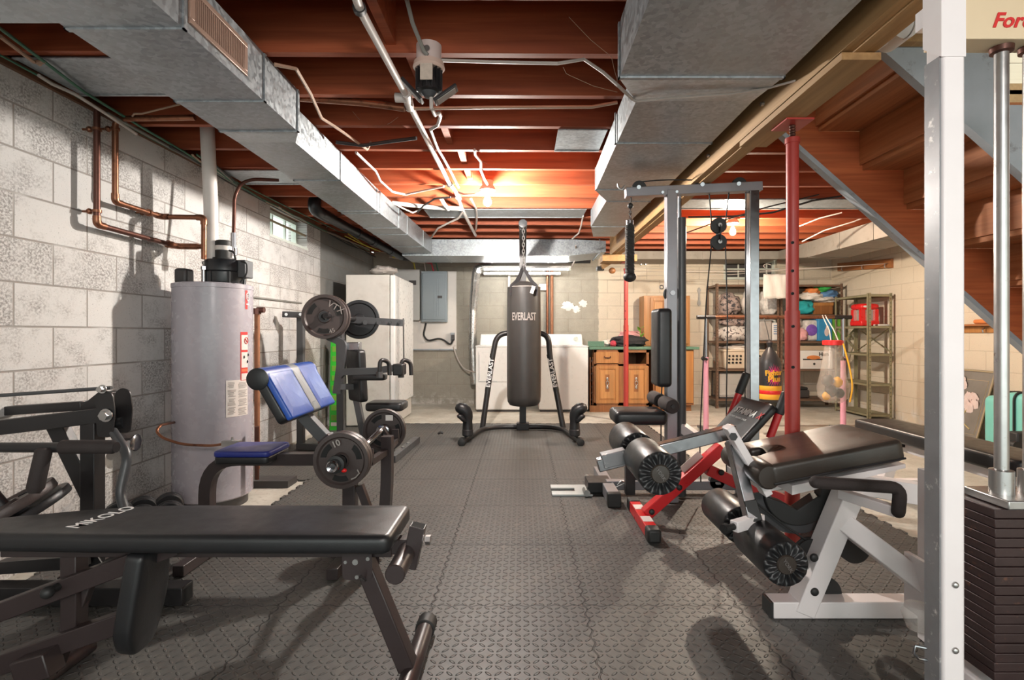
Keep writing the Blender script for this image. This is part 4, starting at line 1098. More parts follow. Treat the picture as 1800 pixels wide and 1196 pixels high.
plate('big iron plate with raised lettering on the press machine, facing the camera', P(571, 557, 4.42), (0.12, -1, 0), .186, .045, 'cast_iron', 'plates on the press machine')
plate('iron plate stacked behind the lettered plate on the press machine', P(576, 557.5, 4.49), (0.12, -1, 0), .188, .045, 'cast_iron', 'plates on the press machine', slots=False)
plate('speckled black plate on the far peg of the press machine', P(632, 562, 5.12), (0.12, -1, 0), .189, .045, 'cast_black', 'plates on the press machine', slots=False)
pt_ = [o for o in bpy.data.objects if o.get('label', '').startswith('big iron plate')][0]
text('plate_lettering', 'VTX', .075, P(571, 557, 4.42) + V(.10, -.026, .075), V(1, .12, -.6), V(.6, 0, 1), 'text_gray', pt_, ext=.0015)
text('plate_number', '45', .05, P(571, 557, 4.42) + V(.07, -.026, -.12), V(1, .12, .4), V(-.4, 0, 1), 'text_gray', pt_, ext=.0015)

# ================================================================== upright freezer, green strip, electrical board
fx0, fx1, fy0, fy1, fh = P(608, 1, 6.16).x, P(692, 1, 6.16).x, 6.16, 7.20, P(1, 483, 6.16).z
t = thing('refrigerator', 'scuffed old white upright refrigerator with its side toward the camera', 'refrigerator', ((fx0 + fx1) / 2, 6.7, 0))
build('cabinet', MB().box(fx0, fx1 - .05, fy0, fy1, 0.02, fh), 'old_white', t, bevel=.006)
build('door', MB().box(fx1 - .045, fx1 + .015, fy0 - .002, fy1, .24, fh - .002), 'white_appliance', t, bevel=.014)
build('toe_grille', MB().box(fx1 - .05, fx1 - .01, fy0 + .02, fy1 - .02, .02, .23), 'old_white', t)
build('hinge', MB().box(fx1 - .03, fx1 + .0, fy1 - .08, fy1 - .02, fh - .24, fh - .18), 'steel', t)
m = MB().box(fx0 + .05, fx1 - .1, fy0 + .03, fy1 - .03, .0, .02); build('feet', m, 'dark_plastic', t)
tag(build('cloth_bundle', MB().blob(P(675, 478, 6.4) + V(0, 0, .01), .16, .12, .06, 3, .3), 'gray_cloth'), 'crumpled gray cloth on top of the old white refrigerator', 'cloth')
a = P(588, 755, 5.95)
t = thing('green_track', 'bright lime green plastic track standing upright beside the refrigerator', 'track', (a.x, a.y, 0))
gt_ = P(1, 598, 5.95).z
build('channel', MB().hexa([(a.x - .052, 5.93, 0), (a.x + .052, 5.93, 0), (a.x + .052, 5.99, 0), (a.x - .052, 5.99, 0), (a.x - .07, 6.02, gt_), (a.x + .035, 6.02, gt_), (a.x + .035, 6.08, gt_), (a.x - .07, 6.08, gt_)]), 'lime_green', t, bevel=.004)
m = MB()
for k in range(9):
    z = .12 + k * .11; s = z / gt_; xo = -.017 * s; yo = .09 * s
    m.box(a.x + xo - .03, a.x + xo + .03, 5.924 + yo, 5.934 + yo, z, z + .06)
build('slot', m, 'leaf_green', t)
build('label', MB().box(a.x - .03, a.x + .035, 5.922, 5.927, .06, .10), 'label_white', t)

yb_ = YB - .02
def BP(px, py, d=8.16): return P(px, py, d)
a, b = BP(722, 615), BP(802, 477)
t = thing('backing_board', 'white painted plywood board on the back wall behind the electrical panels', 'board', ((a.x + b.x) / 2, 8.17, a.z))
build('board', MB().box(a.x - .25, b.x, 8.175, 8.197, a.z, b.z), 'white_board', t)
build('shelf_lip', MB().box(a.x - .25, b.x, 8.15, 8.175, a.z - .01, a.z + .01), 'gray_paint', t)
a, b = P(741, 566, 8.08), P(786, 477, 8.08)
t = thing('breaker_panel', 'blue-gray electrical breaker panel with ribbed door on the white board', 'electrical panel', ((a.x + b.x) / 2, 8.1, a.z))
build('box', MB().box(a.x, b.x, 8.06, 8.172, a.z, b.z), 'panel_gray', t, bevel=.004)
m = MB().box(a.x + .02, b.x - .02, 8.045, 8.06, a.z + .03, b.z - .03); dr = build('door', m, 'panel_gray', t, bevel=.006)
m = MB()
for k in range(3): m.box(a.x + .20 + k * .035, a.x + .212 + k * .035, 8.040, 8.046, a.z + .08, b.z - .12)
build('door_rib', m, 'panel_gray', dr)
build('latch', MB().box(b.x - .14, b.x - .07, 8.036, 8.046, (a.z + b.z) / 2 - .03, (a.z + b.z) / 2 + .01), 'dark_plastic', dr)
a, b = P(692, 563, 8.08), P(738, 474, 8.08)
t = thing('meter_box', 'pale gray electrical box with dark nameplate between refrigerator and breaker panel', 'electrical box', ((a.x + b.x) / 2, 8.1, a.z))
build('box', MB().box(a.x, b.x, 8.05, 8.172, a.z, b.z), 'box_gray', t, bevel=.004)
build('nameplate', MB().box(b.x - .16, b.x - .05, 8.046, 8.051, b.z - .24, b.z - .17), 'dark_plastic', t)
m = MB().tube(fil([P(749, 568, 8.1), P(744, 590, 8.1), P(752, 600, 8.1), P(775, 594, 8.1), P(792, 607, 8.1), P(797, 597, 8.1)], .12), .014, 8)
tag(build('power_cord', m, 'wire_black'), 'black power cord curling from the breaker panel to the outlet', 'cord')
a = P(796, 592, 8.15)
t = thing('outlet', 'small gray outlet box with plugs at the white board edge', 'outlet', a)
build('box', MB().box(a.x - .03, a.x + .03, 8.12, 8.174, a.z - .06, a.z + .06), 'gray_paint', t, bevel=.004)
build('plug', MB().box(a.x - .015, a.x + .03, 8.09, 8.12, a.z - .05, a.z + .03), 'dark_plastic', t)
m = MB().tube(fil([P(797, 610, 8.1), P(803, 630, 8.12), P(815, 650, 8.1), P(836, 655, 7.95)], .15), .011, 8)
tag(build('power_cord', m, 'wire_white'), 'white power cord running from the outlet down to the washer', 'cord')
m = MB().tube(fil([P(737, 590, 8.14), P(734, 604, 8.14), P(745, 606, 8.14)], .1), .012, 8)
for q, (x0, x1, mat, lab) in enumerate(((690, 730, 'wire_yellow', 'yellow cable dropping from the joists into the meter box'), (700, 770, 'wire_green', 'green cable dropping from the joists into the breaker panel'), (695, 762, 'red_cloth', 'red cable arching over the breaker panel top'), (684, 748, 'wire_white', 'white cable arching into the breaker panel top'))):
    wire(lab, [P(x0, 452, 7.9), P((x0 + x1) / 2 + 8, 456 + q, 8.0), P(x1 - 3, 463, 8.05), P(x1, 477, 8.1)], .012, mat, seed=20 + q, wob=.01)

# chest-high white dryer hose
t = thing('dryer_hose', 'silver corrugated dryer hose hanging on the back wall above the washer', 'hose', P(835, 660, 7.9))
pts = [P(838, 476, 7.85), P(836, 490, 7.9), P(832, 540, 8.06), P(831, 610, 8.08), P(833, 650, 8.08), P(836, 680, 8.08)]
q = []
for i in range(len(pts) - 1):
    for k in range(9): q.append(pts[i].lerp(pts[i + 1], k / 9))
m = MB().sweep(q, circ(.058, 16), radii=[1.0 + .13 * (k % 2) for k in range(len(q))]); build('corrugated_hose', m, 'foil', t, sharp=80)
m = MB().tube(fil([P(838, 480, 7.85), P(840, 470, 7.85), P(862, 468, 7.9)], .05), .066, 16); build('foil_elbow', m, 'foil', t)

# ================================================================== white leg machine with weight stack
t = thing('leg_machine', 'white leg curl and extension machine with black pad, pleated rollers and a weight stack', 'exercise machine', (1.2, 1.9, 0))
wm = 'frame_white'
LM = t
# --- upright post, head panel, guide rods and stack at the right edge
build('upright_post', MB().box(1.058, 1.114, 1.33, 1.388, FL, 1.98), wm, t, bevel=.006)
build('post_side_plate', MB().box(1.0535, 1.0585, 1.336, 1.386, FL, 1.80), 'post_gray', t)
m = MB().prism([(0, 1.985), (.062, 1.985), (.062, 1.845), (.0, 1.795)], (1.052, 1.328, 0), Y, Z, .062); build('post_bracket', m, wm, t)
m = MB()
for zz in (.467, .302): m.ell((1.088, 1.329, zz), .0085, .006, .0085, 12, 8)
build('post_bolt', m, 'steel', t)
hp = build('head_panel', MB().box(1.062, 1.62, 1.332, 1.402, 1.842, 1.99), 'cream_panel', t, bevel=.003)
text('brand_lettering', 'Force', .052, V(1.181, 1.3305, 1.886), X, Z, 'label_red', hp, ext=.001, shear=.35, bold=.0012, align='LEFT')
m = MB()
for x in (1.243, 1.318):
    y = 1.372
    g = build('guide_rod', MB().cyl((x, y, .68), (x, y, 1.86), .0155, n=24), 'steel', t)
    build('rod_bushing', MB().lathe((x, y, 1.825), Z, [(.016, 0), (.025, .003), (.026, .016), (.02, .018)], 24), 'copper_dark', g)
    build('rod_collar', MB().lathe((x, y, .683), Z, [(.016, 0), (.0265, .0), (.0265, .062), (.016, .065)], 26), 'steel', g)
build('top_plate', MB().box(1.20, 1.40, 1.305, 1.44, .663, .685), 'steel', t, bevel=.003)
for k in range(18):
    z = .6395 - k * .0238
    build('stack_plate', MB().box(1.172, 1.42, 1.312 + RN.uniform(-.0015, .0015), 1.445, z, z + .0222), 'stack_iron', t, bevel=.0018)
build('stack_base', MB().box(1.165, 1.45, 1.31, 1.45, .15, .208), wm, t, bevel=.004)
build('stack_foot', MB().box(1.00, 1.62, 1.33, 1.40, FL, .05), wm, t, bevel=.004)
m = MB().tube([P(1628, 1140, 1.36), P(1608, 1136, 1.36), P(1606, 1148, 1.36), P(1614, 1158, 1.36), P(1629, 1161, 1.36)], .0038, 8); build('spring_clip', m, 'chrome', t)
cov = MB().lathe(P(1614, 1062, 1.62), Z * -1, [(.0, 0), (.035, .004), (.045, .03), (.03, .075)], 14); build('clear_guard', cov, 'clear_plastic', t)
# --- base and supports
bt = build('base_tube', MB().box(.955, 1.72, 2.01, 2.085, FL, .076), wm, t, bevel=.004)
build('end_plug', MB().box(.944, .957, 2.012, 2.083, FL + .002, .074), 'rubber_black', bt)
build('base_link', MB().bar((1.66, 2.05, .045), (1.50, 1.40, .045), .06), wm, t, bevel=.004)
a, b = P(1405, 1072, 2.05), P(1490, 868, 2.05)
up_ = build('front_upright', MB().bar(a, b, .075, .09, Y), wm, t, bevel=.004)
m = MB()
for px, py in ((1431, 981), (1432, 1041)): m.ell(P(px, py, 2.005), .016, .010, .016, 14, 8)
build('bolt', m, 'rubber_black', up_)
for px, py, r in ((1425, 975, .065), (1446, 1042, .068), (1500, 962, .06)):
    p = P(px, py, 2.09); build('pulley', MB().lathe(p - Y * .014, Y, [(.012, 0), (r, 0), (r, .006), (r * .9, .014), (r, .022), (r, .028), (.012, .028)], 28), 'rubber_black', t)
a, b = P(1480, 918, 2.05), P(1640, 1040, 1.86)
build('diagonal_brace', MB().bar(a, b, .07, .095, Y), wm, t, bevel=.004)
m = MB().box(P(1622, 1, 1.83).x, P(1626, 1, 1.83).x + .01, 1.80, 1.92, P(1, 1090, 1.83).z, P(1, 988, 1.83).z); build('joint_plate', m, wm, t)
build('joint_post', MB().bar((P(1636, 1, 1.84).x + .02, 1.86, FL), (P(1636, 1, 1.84).x + .02, 1.86, .62), .06, .06, Y), wm, t, bevel=.003)
build('cross_rail', MB().bar(P(1482, 846, 2.3), P(1700, 882, 2.15), .06, .085, Z), wm, t, bevel=.004)
build('upper_beam', MB().bar((1.08, 1.36, 1.93), (1.08, 1.42, 1.93), .05), wm, t)
# --- bench pad
sl = V(.98, 0, .195).normalized(); nrm = sl.cross(Y)
o = V(.905, 1.93, .615) - nrm * .08
poly = rpoly([(0, 0), (.50, 0), (.50, .375), (.03, .375), (.03, .25), (.13, .25), (.13, .16), (0, .16)], [.02, .035, .06, .02, .02, .03, .03, .02], 5)
build('bench_pad', MB().pad(poly, o, sl, Y, .08, .018, .0), 'vinyl_worn', t)
for y0, y1 in ((1.932, 2.085), (2.185, 2.30)):
    m = MB().lathe(V(.905, y0, .572), Y, [(.001, 0), (.040, .002), (.047, .012), (.047, y1 - y0 - .012), (.040, y1 - y0 - .002), (.001, y1 - y0)], 24); build('pad_roll', m, 'vinyl_worn', t)
build('pad_piping', MB().tube(fil([V(.92, 1.931, .548), V(1.16, 1.928, .600), V(1.40, 1.932, .643)], .05), .004, 6), 'vinyl', t)
build('pad_bracket', MB().bar(V(.98, 2.14, .525), V(1.44, 2.14, .607), .12, .05, Y), wm, t, bevel=.003)
build('pad_channel', MB().hexa([V(1.0, 1.96, .50), V(1.42, 1.96, .60), V(1.42, 2.30, .60), V(1.0, 2.30, .50), V(1.0, 1.96, .535), V(1.42, 1.96, .615), V(1.42, 2.30, .615), V(1.0, 2.30, .535)]), wm, t)
# --- lever arms and rollers
a, b = P(1279, 750, 2.05), P(1347, 868, 2.05)
lv = build('lever_plate', MB().bar(a, b, .03, .062, Y), wm, t, bevel=.003)
build('pivot_bolt', MB().cyl(P(1289, 768, 2.03), P(1289, 768, 2.012), .016, n=6), 'rubber_black', lv)
build('lever_plate', MB().bar(P(1272, 752, 2.30), P(1330, 852, 2.30), .03, .062, Y), wm, t, bevel=.003)
build('extension_bar', MB().bar(P(1050, 818, 2.17), P(1292, 757, 2.17), .05, .055, Y), 'chrome', t, bevel=.004)
build('extension_joint', MB().bar(P(1058, 810, 2.17), P(1100, 800, 2.17), .056, .062, Y), 'post_gray', t, bevel=.003)
build('curl_bar', MB().bar(P(1286, 775, 2.12), P(1322, 915, 2.0), .045, .055, Y), 'chrome', t, bevel=.004)
build('curl_bar_tip', MB().bar(P(1314, 880, 2.03), P(1325, 918, 2.0), .05, .06, Y), 'rubber_black', t, bevel=.004)
build('axle_holder', MB().bar(P(1290, 926, 1.95), P(1338, 912, 2.02), .04, .035, Y), wm, t, bevel=.003)
build('lock_pin', MB().cyl(P(1290, 926, 1.95), P(1272, 931, 1.93), .012, n=12).cyl(P(1278, 929, 1.94), P(1272, 931, 1.93), .018, n=12), 'rubber_black', t)
def roller(x, z, y0, y1, r, logo):
    """upholstered roller with a gathered, buttoned end"""
    L = y1 - y0; m = MB(); n = 98; vs = []; prof = []
    for k in range(5): prof.append((r - .012 + .012 * math.sin(PI / 2 * k / 4), .012 - .012 * math.sin(PI / 2 * k / 4) if False else .012 * (1 - math.sin(PI / 2 * k / 4)), 0))
    rings = [(.024, .006, .0), (.032, .003, .4), (r * .62, -.002, 1.0), (r * .78, .0, 1.0), (r - .010, .001, .6), (r - .003, .006, .15), (r, .014, 0), (r, L - .014, 0), (r - .01, L, 0), (.02, L, 0)]
    for rr, tt, w in rings:
        for k in range(n):
            a = 2 * PI * k / n; c = math.cos(14 * a)
            q = tt + w * .0075 * (1 - c) ; r2 = rr * (1 - (.0 if w < .2 else .012 * (1 - c)))
            vs.append(V(x + r2 * math.cos(a), y0 + q, z + r2 * math.sin(a)))
    fs = []
    for j in range(len(rings) - 1):
        for k in range(n):
            q = (k + 1) % n; fs.append((j * n + k, j * n + q, (j + 1) * n + q, (j + 1) * n + k))
    m.add(vs, fs); o = build('roller_pad', m, 'vinyl', LM, sharp=60)
    b = build('roller_button', MB().lathe(V(x, y0 + .010, z), -Y, [(.0, -.004), (.033, -.002), (.034, .006), (.030, .011), (.0, .012)], 28), 'vinyl_worn', o)
    if logo: text('roller_lettering', 'YORK', .018, V(x, y0 - .0035, z), V(.55, 0, -.83), V(.83, 0, .55), 'emboss', b, ext=.0012)
    return o
roller(.484, .606, 1.85, 2.13, .077, True); roller(.484, .606, 2.21, 2.50, .077, False)
roller(.892, .318, 1.78, 2.06, .077, True); roller(.892, .318, 2.14, 2.42, .077, False)
build('roller_axle', MB().cyl((.484, 1.90, .606), (.484, 2.46, .606), .014, n=12).cyl((.892, 1.83, .318), (.892, 2.38, .318), .014, n=12), 'chrome', t)
# --- cam disc, cable and grips
m = MB(); c = P(1398, 866, 2.14); pts = [(-.135 * math.cos(PI * k / 20), -.125 * math.sin(PI * k / 20)) for k in range(21)] + [(.07, -.015), (-.01, -.062), (-.06, -.03)]
m.prism(pts, c + V(0, -.03, 0), V(1, 0, .06), Z, -.06); cm = build('cam_disc', m, 'rubber_black', t, bevel=.004)
m = MB().sweep([c + V(-.138 * math.cos(PI * k / 20), 0, -.128 * math.sin(PI * k / 20)) for k in range(21)], rect(.075, .012), Y); build('cam_rim', m, 'gunmetal', t)
m = MB().prism([(.085, -.012), (.13, -.012), (.125, .05), (.09, .045)], c + V(0, -.032, .0), X, Z, -.05); build('cam_bracket', m, 'rubber_black', t)
build('cable', MB().tube([P(1330, 885, 2.1), P(1380, 925, 2.1), P(1432, 960, 2.09)], .004, 8), 'wire_black', t)
build('cable', MB().tube([P(1446, 1062, 2.12), P(1600, 1064, 2.12), P(1660, 1066, 2.1)], .004, 8), 'wire_black', t)
g0, g1, g2 = P(1434, 848, 1.80), P(1583, 858, 1.80), P(1579, 900, 1.79)
build('foam_grip', MB().tube(fil([g0, g1, g2], .035), .021, 18, radii=None), 'foam', t)
build('grip_end', MB().ell(g0, .021, .021, .021).ell(g2, .021, .021, .021), 'foam', t)
build('grip_arm', MB().bar(P(1478, 868, 2.0), P(1578, 900, 1.80), .035, .035), wm, t, bevel=.003)
build('grip_arm', MB().bar(P(1470, 872, 2.2), P(1560, 866, 2.35), .035, .035), wm, t, bevel=.003)

# ================================================================== red and black sit-up bench
t = thing('ab_bench', 'red framed sit-up bench with charcoal lettered backrest behind the leg machine', 'exercise bench', (1.1, 3.0, 0))
rf = 'red_frame'
m = MB().bar((.682, 2.78, .05), (.682, 3.22, .05), .062, .062); ft = build('front_foot', m, rf, t, bevel=.004)
for y in (2.76, 3.24): build('foot_cap', MB().box(.646, .718, y - .042, y + .042, FL + .001, .088), 'rubber_black', t, bevel=.014)
for y in (2.86, 3.06): build('foot_sticker', MB().box(.655, .71, y, y + .08, .081, .083), 'label_white', ft)
a, b = V(.70, 3.0, .075), V(1.13, 3.0, .455)
ml = build('main_leg', MB().bar(a, b, .06, .07, Y), rf, t, bevel=.004)
m = MB().bar(a.lerp(b, .55) + V(-.028, -.0, .032), a.lerp(b, .80) + V(-.028, 0, .032), .055, .003, Y); build('leg_sticker', m, 'label_white', ml)
for q in (a.lerp(b, .06) + V(.0, -.036, .0), a.lerp(b, .42) + V(.0, -.036, .0), P(1268, 831, 2.96)): build('star_knob', MB().ell(q, .017, .012, .017, 12, 8), 'rubber_black', t)
build('gusset_arm', MB().bar(P(1243, 825, 3.0), P(1300, 852, 3.0), .06, .055, Y), rf, t, bevel=.003)
build('rear_leg', MB().bar(P(1290, 845, 3.0), P(1470, 915, 2.95), .06, .06, Y), rf, t, bevel=.003)
build('rear_foot', MB().bar((1.62, 2.80, .05), (1.62, 3.20, .05), .06, .06), rf, t, bevel=.004)
o0 = P(1256, 752, 3.25); u0 = V(.055, -1, 0).normalized(); v0 = (P(1308, 697, 3.25) - o0)
m = MB().pad(rpoly([(0, -.03), (.36, -.03), (.36, v0.length), (0, v0.length)], .04), o0 - u0.cross(v0.normalized()) * .045, u0, v0, .045, .016, .0)
bp = build('backrest_pad', m, 'vinyl', t)
nn = u0.cross(v0.normalized())
tc = o0 + u0 * .16 + v0 * .62 + nn * .0022
text('brand_lettering', 'STAMINA', .060, tc, u0, v0, 'text_white', bp, shear=.2, sx=.95, bold=.0012)
text('brand_lettering', 'X', .060, tc + u0 * .168 , u0, v0, 'label_red', bp, shear=.2, sx=.9, bold=.001)
text('brand_subline', 'EXTREME TRAINING BENCH', .018, tc - v0.normalized() * .05 - u0 * .02, u0, v0, 'text_white', bp, sx=.9)
build('pad_support', MB().bar(P(1265, 775, 3.1) - nn * .10, P(1330, 705, 3.1) - nn * .09, .05, .05, Y), 'powder_black', t)
for (x0, y0, x1, y1, d) in ((1290, 715, 1313, 656, 3.32), (1360, 752, 1383, 690, 2.92)):
    a, b = P(x0, y0, d), P(x1, y1, d)
    build('handle_tube', MB().cyl(a - (b - a) * .3, a.lerp(b, .95), .021, n=16), rf, t)
    build('handle_grip', MB().lathe(a.lerp(b, .38), b - a, [(.021, 0), (.026, .004), (.026, (b - a).length * .62 - .008), (.018, (b - a).length * .62)], 18), 'rubber_black', t)

# ================================================================== silver cable tower
D = 3.42
t = thing('cable_tower', 'silver cable pulldown tower with hanging black rope and small black seat', 'exercise machine', (1.2, D, 0))
fs_ = 'frame_silver'
def T(px, py, d=D): return P(px, py, d)
fx = T(1179, 1).x; rx = T(1323, 1).x
build('front_post', MB().bar((fx, D, .03), (fx, D, T(1, 336).z), .066, .075, Y), fs_, t, bevel=.004)
build('rear_post', MB().bar((rx, D, .03), (rx, D, T(1, 328).z), .06, .066, Y), 'chrome', t, bevel=.004)
tb = build('top_beam', MB().bar(T(1099, 333) - Z * .025, T(1337, 322) - Z * .025, .07, .058, Z), fs_, t, bevel=.004)
m = MB()
for px, py in ((1123, 329), (1235, 324), (1299, 323)): m.cyl(T(px, py, D - .03), T(px, py, D - .046), .013, n=12)
for px, py in ((1165, 338), (1190, 337)): m.cyl(T(px, py, D - .03), T(px, py, D - .046), .009, n=10)
build('bolt', m, 'chrome', tb)
build('beam_hook', MB().tube(fil([T(1099, 326), T(1092, 334), T(1087, 330), T(1086, 323)], .02), .006, 8), 'steel', tb)
def pulley(px, py, r=.046, d=D):
    p = T(px, py, d)
    build('pulley', MB().lathe(p - Y * .013, Y, [(.008, 0), (r, 0), (r, .005), (r * .86, .013), (r, .021), (r, .026), (.008, .026)], 28), 'rubber_black', t)
for px, py in ((1123, 331), (1233, 327), (1299, 325)): pulley(px, py)
build('guide_tube', MB().cyl((fx + .085, D + .06, .03), (fx + .085, D + .06, T(1, 380).z), .032, n=24), 'gunmetal', t)
build('guide_rod', MB().cyl((fx + .075, D + .06, T(1, 380).z), (fx + .075, D + .06, T(1, 336).z), .012, n=16), 'chrome', t)
c1, c2 = T(1263, 397), T(1263, 426)
for c in (c1, c2):
    build('pulley', MB().lathe(c - Y * .013, Y, [(.01, 0), (.05, 0), (.05, .005), (.043, .013), (.05, .021), (.05, .026), (.01, .026)], 28), 'rubber_black', t)
    build('pulley_bolt', MB().cyl(c - Y * .02, c - Y * .03, .013, n=10), 'steel', t)
build('pulley_yoke', MB().bar(c1 - Y * .018, c2 - Y * .018, .004, .05, Y).bar(c1 + Y * .018, c2 + Y * .018, .004, .05, Y), 'powder_black', t)
def cab(*pts): build('cable', MB().tube(fil(pts, .08), .0042, 7), 'wire_black', t)
cab(T(1109, 331), T(1109, 356)); cab(T(1123, 320), T(1170, 316), T(1233, 317))
cab(T(1246, 332), T(1251, 396)); cab(T(1282, 332), T(1275, 396))
cab(T(1251, 428), T(1242, 520), T(1236, 640), T(1230, 780), T(1232, 848)); cab(T(1275, 428), T(1279, 560), T(1277, 700), T(1277, 848))
cab(T(1311, 332), T(1310, 600), T(1309, 850)); cab(T(1172, 530), T(1166, 620), T(1162, 720), T(1162, 800))
# rope attachment
s_ = build('cable_stopper', MB().ell(T(1108, 362), .019, .019, .019, 14, 10), 'rubber_black', t)
m = MB()
for k in range(5):
    z = T(1, 370 + k * 4.3); c = T(1108, 370 + k * 4.6); ax = X if k % 2 else Y
    m.tube([c + ax * (.008 * math.cos(a)) + Z * (.013 * math.sin(a)) for a in [q * PI / 5 for q in range(10)]], .003, 6, closed=True)
build('chain', m, 'chrome', t)
a, b = T(1107, 396), T(1107, 484)
m = MB(); n = 60
for ph in range(3):
    m.tube([a.lerp(b, k / n) + X * (.014 * math.cos(k * .55 + ph * 2 * PI / 3)) + Y * (.014 * math.sin(k * .55 + ph * 2 * PI / 3)) for k in range(n + 1)], .0175, 8)
build('rope', m, 'rope_black', t)
build('rope_clip', MB().cyl(T(1107, 388), T(1107, 400), .025, n=16), 'chrome', t)
build('rope_knob', MB().ell(T(1107, 487), .042, .042, .034, 18, 12), 'rubber_black', t)
# mid pulley, back pad, rollers, seat
pulley(1180, 517, .050, D - .0); build('eye_hook', MB().tube([T(1163, 505) + X * (.012 * math.cos(a)) + Z * (.012 * math.sin(a)) for a in [q * PI / 5 for q in range(10)]], .004, 6, closed=True), 'steel', t)
build('post_bolt', MB().cyl((fx, D - .034, T(1, 516).z), (fx, D - .048, T(1, 516).z), .016, n=12), 'chrome', t)
x0, x1 = T(1148, 1).x, T(1182, 1).x
m = MB().pad(rpoly([(0, 0), (.24, 0), (.24, T(1, 543).z - T(1, 679).z), (0, T(1, 543).z - T(1, 679).z)], .03), V(x1 - .008, D - .12, T(1, 679).z), Y, Z, -(x1 - x0)) if False else MB().pad(rpoly([(0, 0), (.50, 0), (.50, .19), (0, .19)], .03), V(x0 + .005, D + .095, T(1, 679).z), Z, -Y, .095, .025, .004)
build('back_pad', m, 'vinyl', t)
for y0, y1 in ((D - .24, D - .05), (D + .05, D + .24)):
    m = MB().lathe(V(fx - .055, y0, T(1, 706).z), Y, [(.012, -.002), (.04, 0), (.045, .008), (.045, y1 - y0 - .008), (.04, y1 - y0), (.012, y1 - y0)], 22); build('foam_roller', m, 'foam', t)
build('roller_axle', MB().cyl((fx - .055, D - .25, T(1, 706).z), (fx - .055, D + .25, T(1, 706).z), .012, n=12).bar((fx - .055, D, T(1, 706).z), (fx, D, T(1, 706).z), .03), 'powder_black', t)
m = MB().pad(rpoly([(0, 0), (.335, 0), (.335, .26), (0, .26)], .045), V(T(1075, 1).x, D - .13, T(1, 743).z), X, Y, .088, .03, .006); build('seat_pad', m, 'vinyl', t)
build('seat_post', MB().bar((T(1107, 1).x, D, .06), (T(1107, 1).x, D, T(1, 742).z), .06, .06, Y), 'powder_black', t, bevel=.003)
# base
bz = .075
BD = 3.58
def T2(px): return P(px, 1, 3.66).x
build('base_rail', MB().bar(V(T2(1062), BD, bz), V(1.75, BD, bz), .06, .062), fs_, t, bevel=.004)
for xx in (fx, rx): build('foot_bracket', MB().box(xx - .04, xx + .04, D - .04, BD + .03, FL + .001, .045), fs_, t, bevel=.003)
cf = build('cross_foot', MB().bar((T2(1064), 3.32, .06), (T2(1064), 3.98, .06), .075, .075), fs_, t, bevel=.004)
build('foot_cap', MB().box(T2(1064) - .042, T2(1064) + .042, 3.29, 3.345, FL, .10), 'rubber_black', cf, bevel=.006)
build('rear_cross_foot', MB().bar((rx + .09, 3.30, .06), (rx + .09, 4.0, .06), .075, .075), fs_, t, bevel=.004)
fp = MB().box(.20, .47, 3.52, 3.60, FL + .001, .026).box(.20, .47, 3.67, 3.75, FL + .001, .026).box(.36, .50, 3.60, 3.67, FL + .001, .026); build('foot_plate', fp, 'aluminium', t)
build('low_block', MB().box(.44, .60, 3.54, 3.72, .03, .10), 'powder_black', t, bevel=.004)
for (px, py, d) in ((1032, 868, 3.5), (1034, 846, 3.8), (1049, 850, 3.62)): build('peg', MB().cyl(P(px, py, d), P(px, py, d) + V(0, .09, 0), .022, n=14), 'steel', t)
p = P(1261, 848, 3.55); build('base_wheel', MB().lathe(p, Y, [(.012, 0), (.05, 0), (.052, .006), (.052, .03), (.05, .036), (.012, .036)], 26), 'rubber_black', t)
build('wheel_bracket', MB().bar(p + V(0, -.012, 0), V(p.x, p.y - .012, .09), .03, .03), 'post_gray', t)
build('low_pulley', MB().lathe(P(1110, 848, 3.58), Y, [(.01, 0), (.045, 0), (.045, .03), (.01, .03)], 24), 'rubber_black', t)
m = MB().tube(fil([P(1085, 853, 3.55), P(1092, 845, 3.55), P(1100, 849, 3.55), P(1080, 858, 3.55)], .03), .005, 8); build('snap_hook', m, 'steel', t)
build('tower_gusset', MB().bar(P(1200, 752, D + .05), P(1228, 772, D - .05), .05, .06), wm, t)

# ================================================================== press bench along the right
t = thing('press_bench', 'low black press bench with white frame behind the leg machine and post', 'weight bench', (2.5, 3.2, 0))
m = MB().pad(rpoly([(2.40, 2.55), (2.70, 2.55), (2.70, 3.85), (2.40, 3.85)], .05), (0, 0, .395), X, Y, .085, .02, .004); build('bench_pad', m, 'vinyl', t)
build('frame_rail', MB().bar((2.55, 2.5, .355), (2.55, 3.85, .355), .07, .08), wm, t, bevel=.004)
build('front_leg', MB().bar((2.55, 3.75, FL), (2.55, 3.62, .33), .07, .07), wm, t, bevel=.004)
build('rear_leg', MB().bar((2.55, 2.60, 0), (2.55, 2.68, .33), .07, .07), wm, t, bevel=.004)
build('foot', MB().bar((2.25, 3.75, .035), (2.85, 3.75, .035), .06), wm, t, bevel=.004); build('foot', MB().bar((2.25, 2.60, .035), (2.85, 2.60, .035), .06), wm, t, bevel=.004)
build('pad_bracket', MB().bar((2.42, 3.5, .375), (2.68, 3.5, .375), .05, .05), 'powder_black', t)

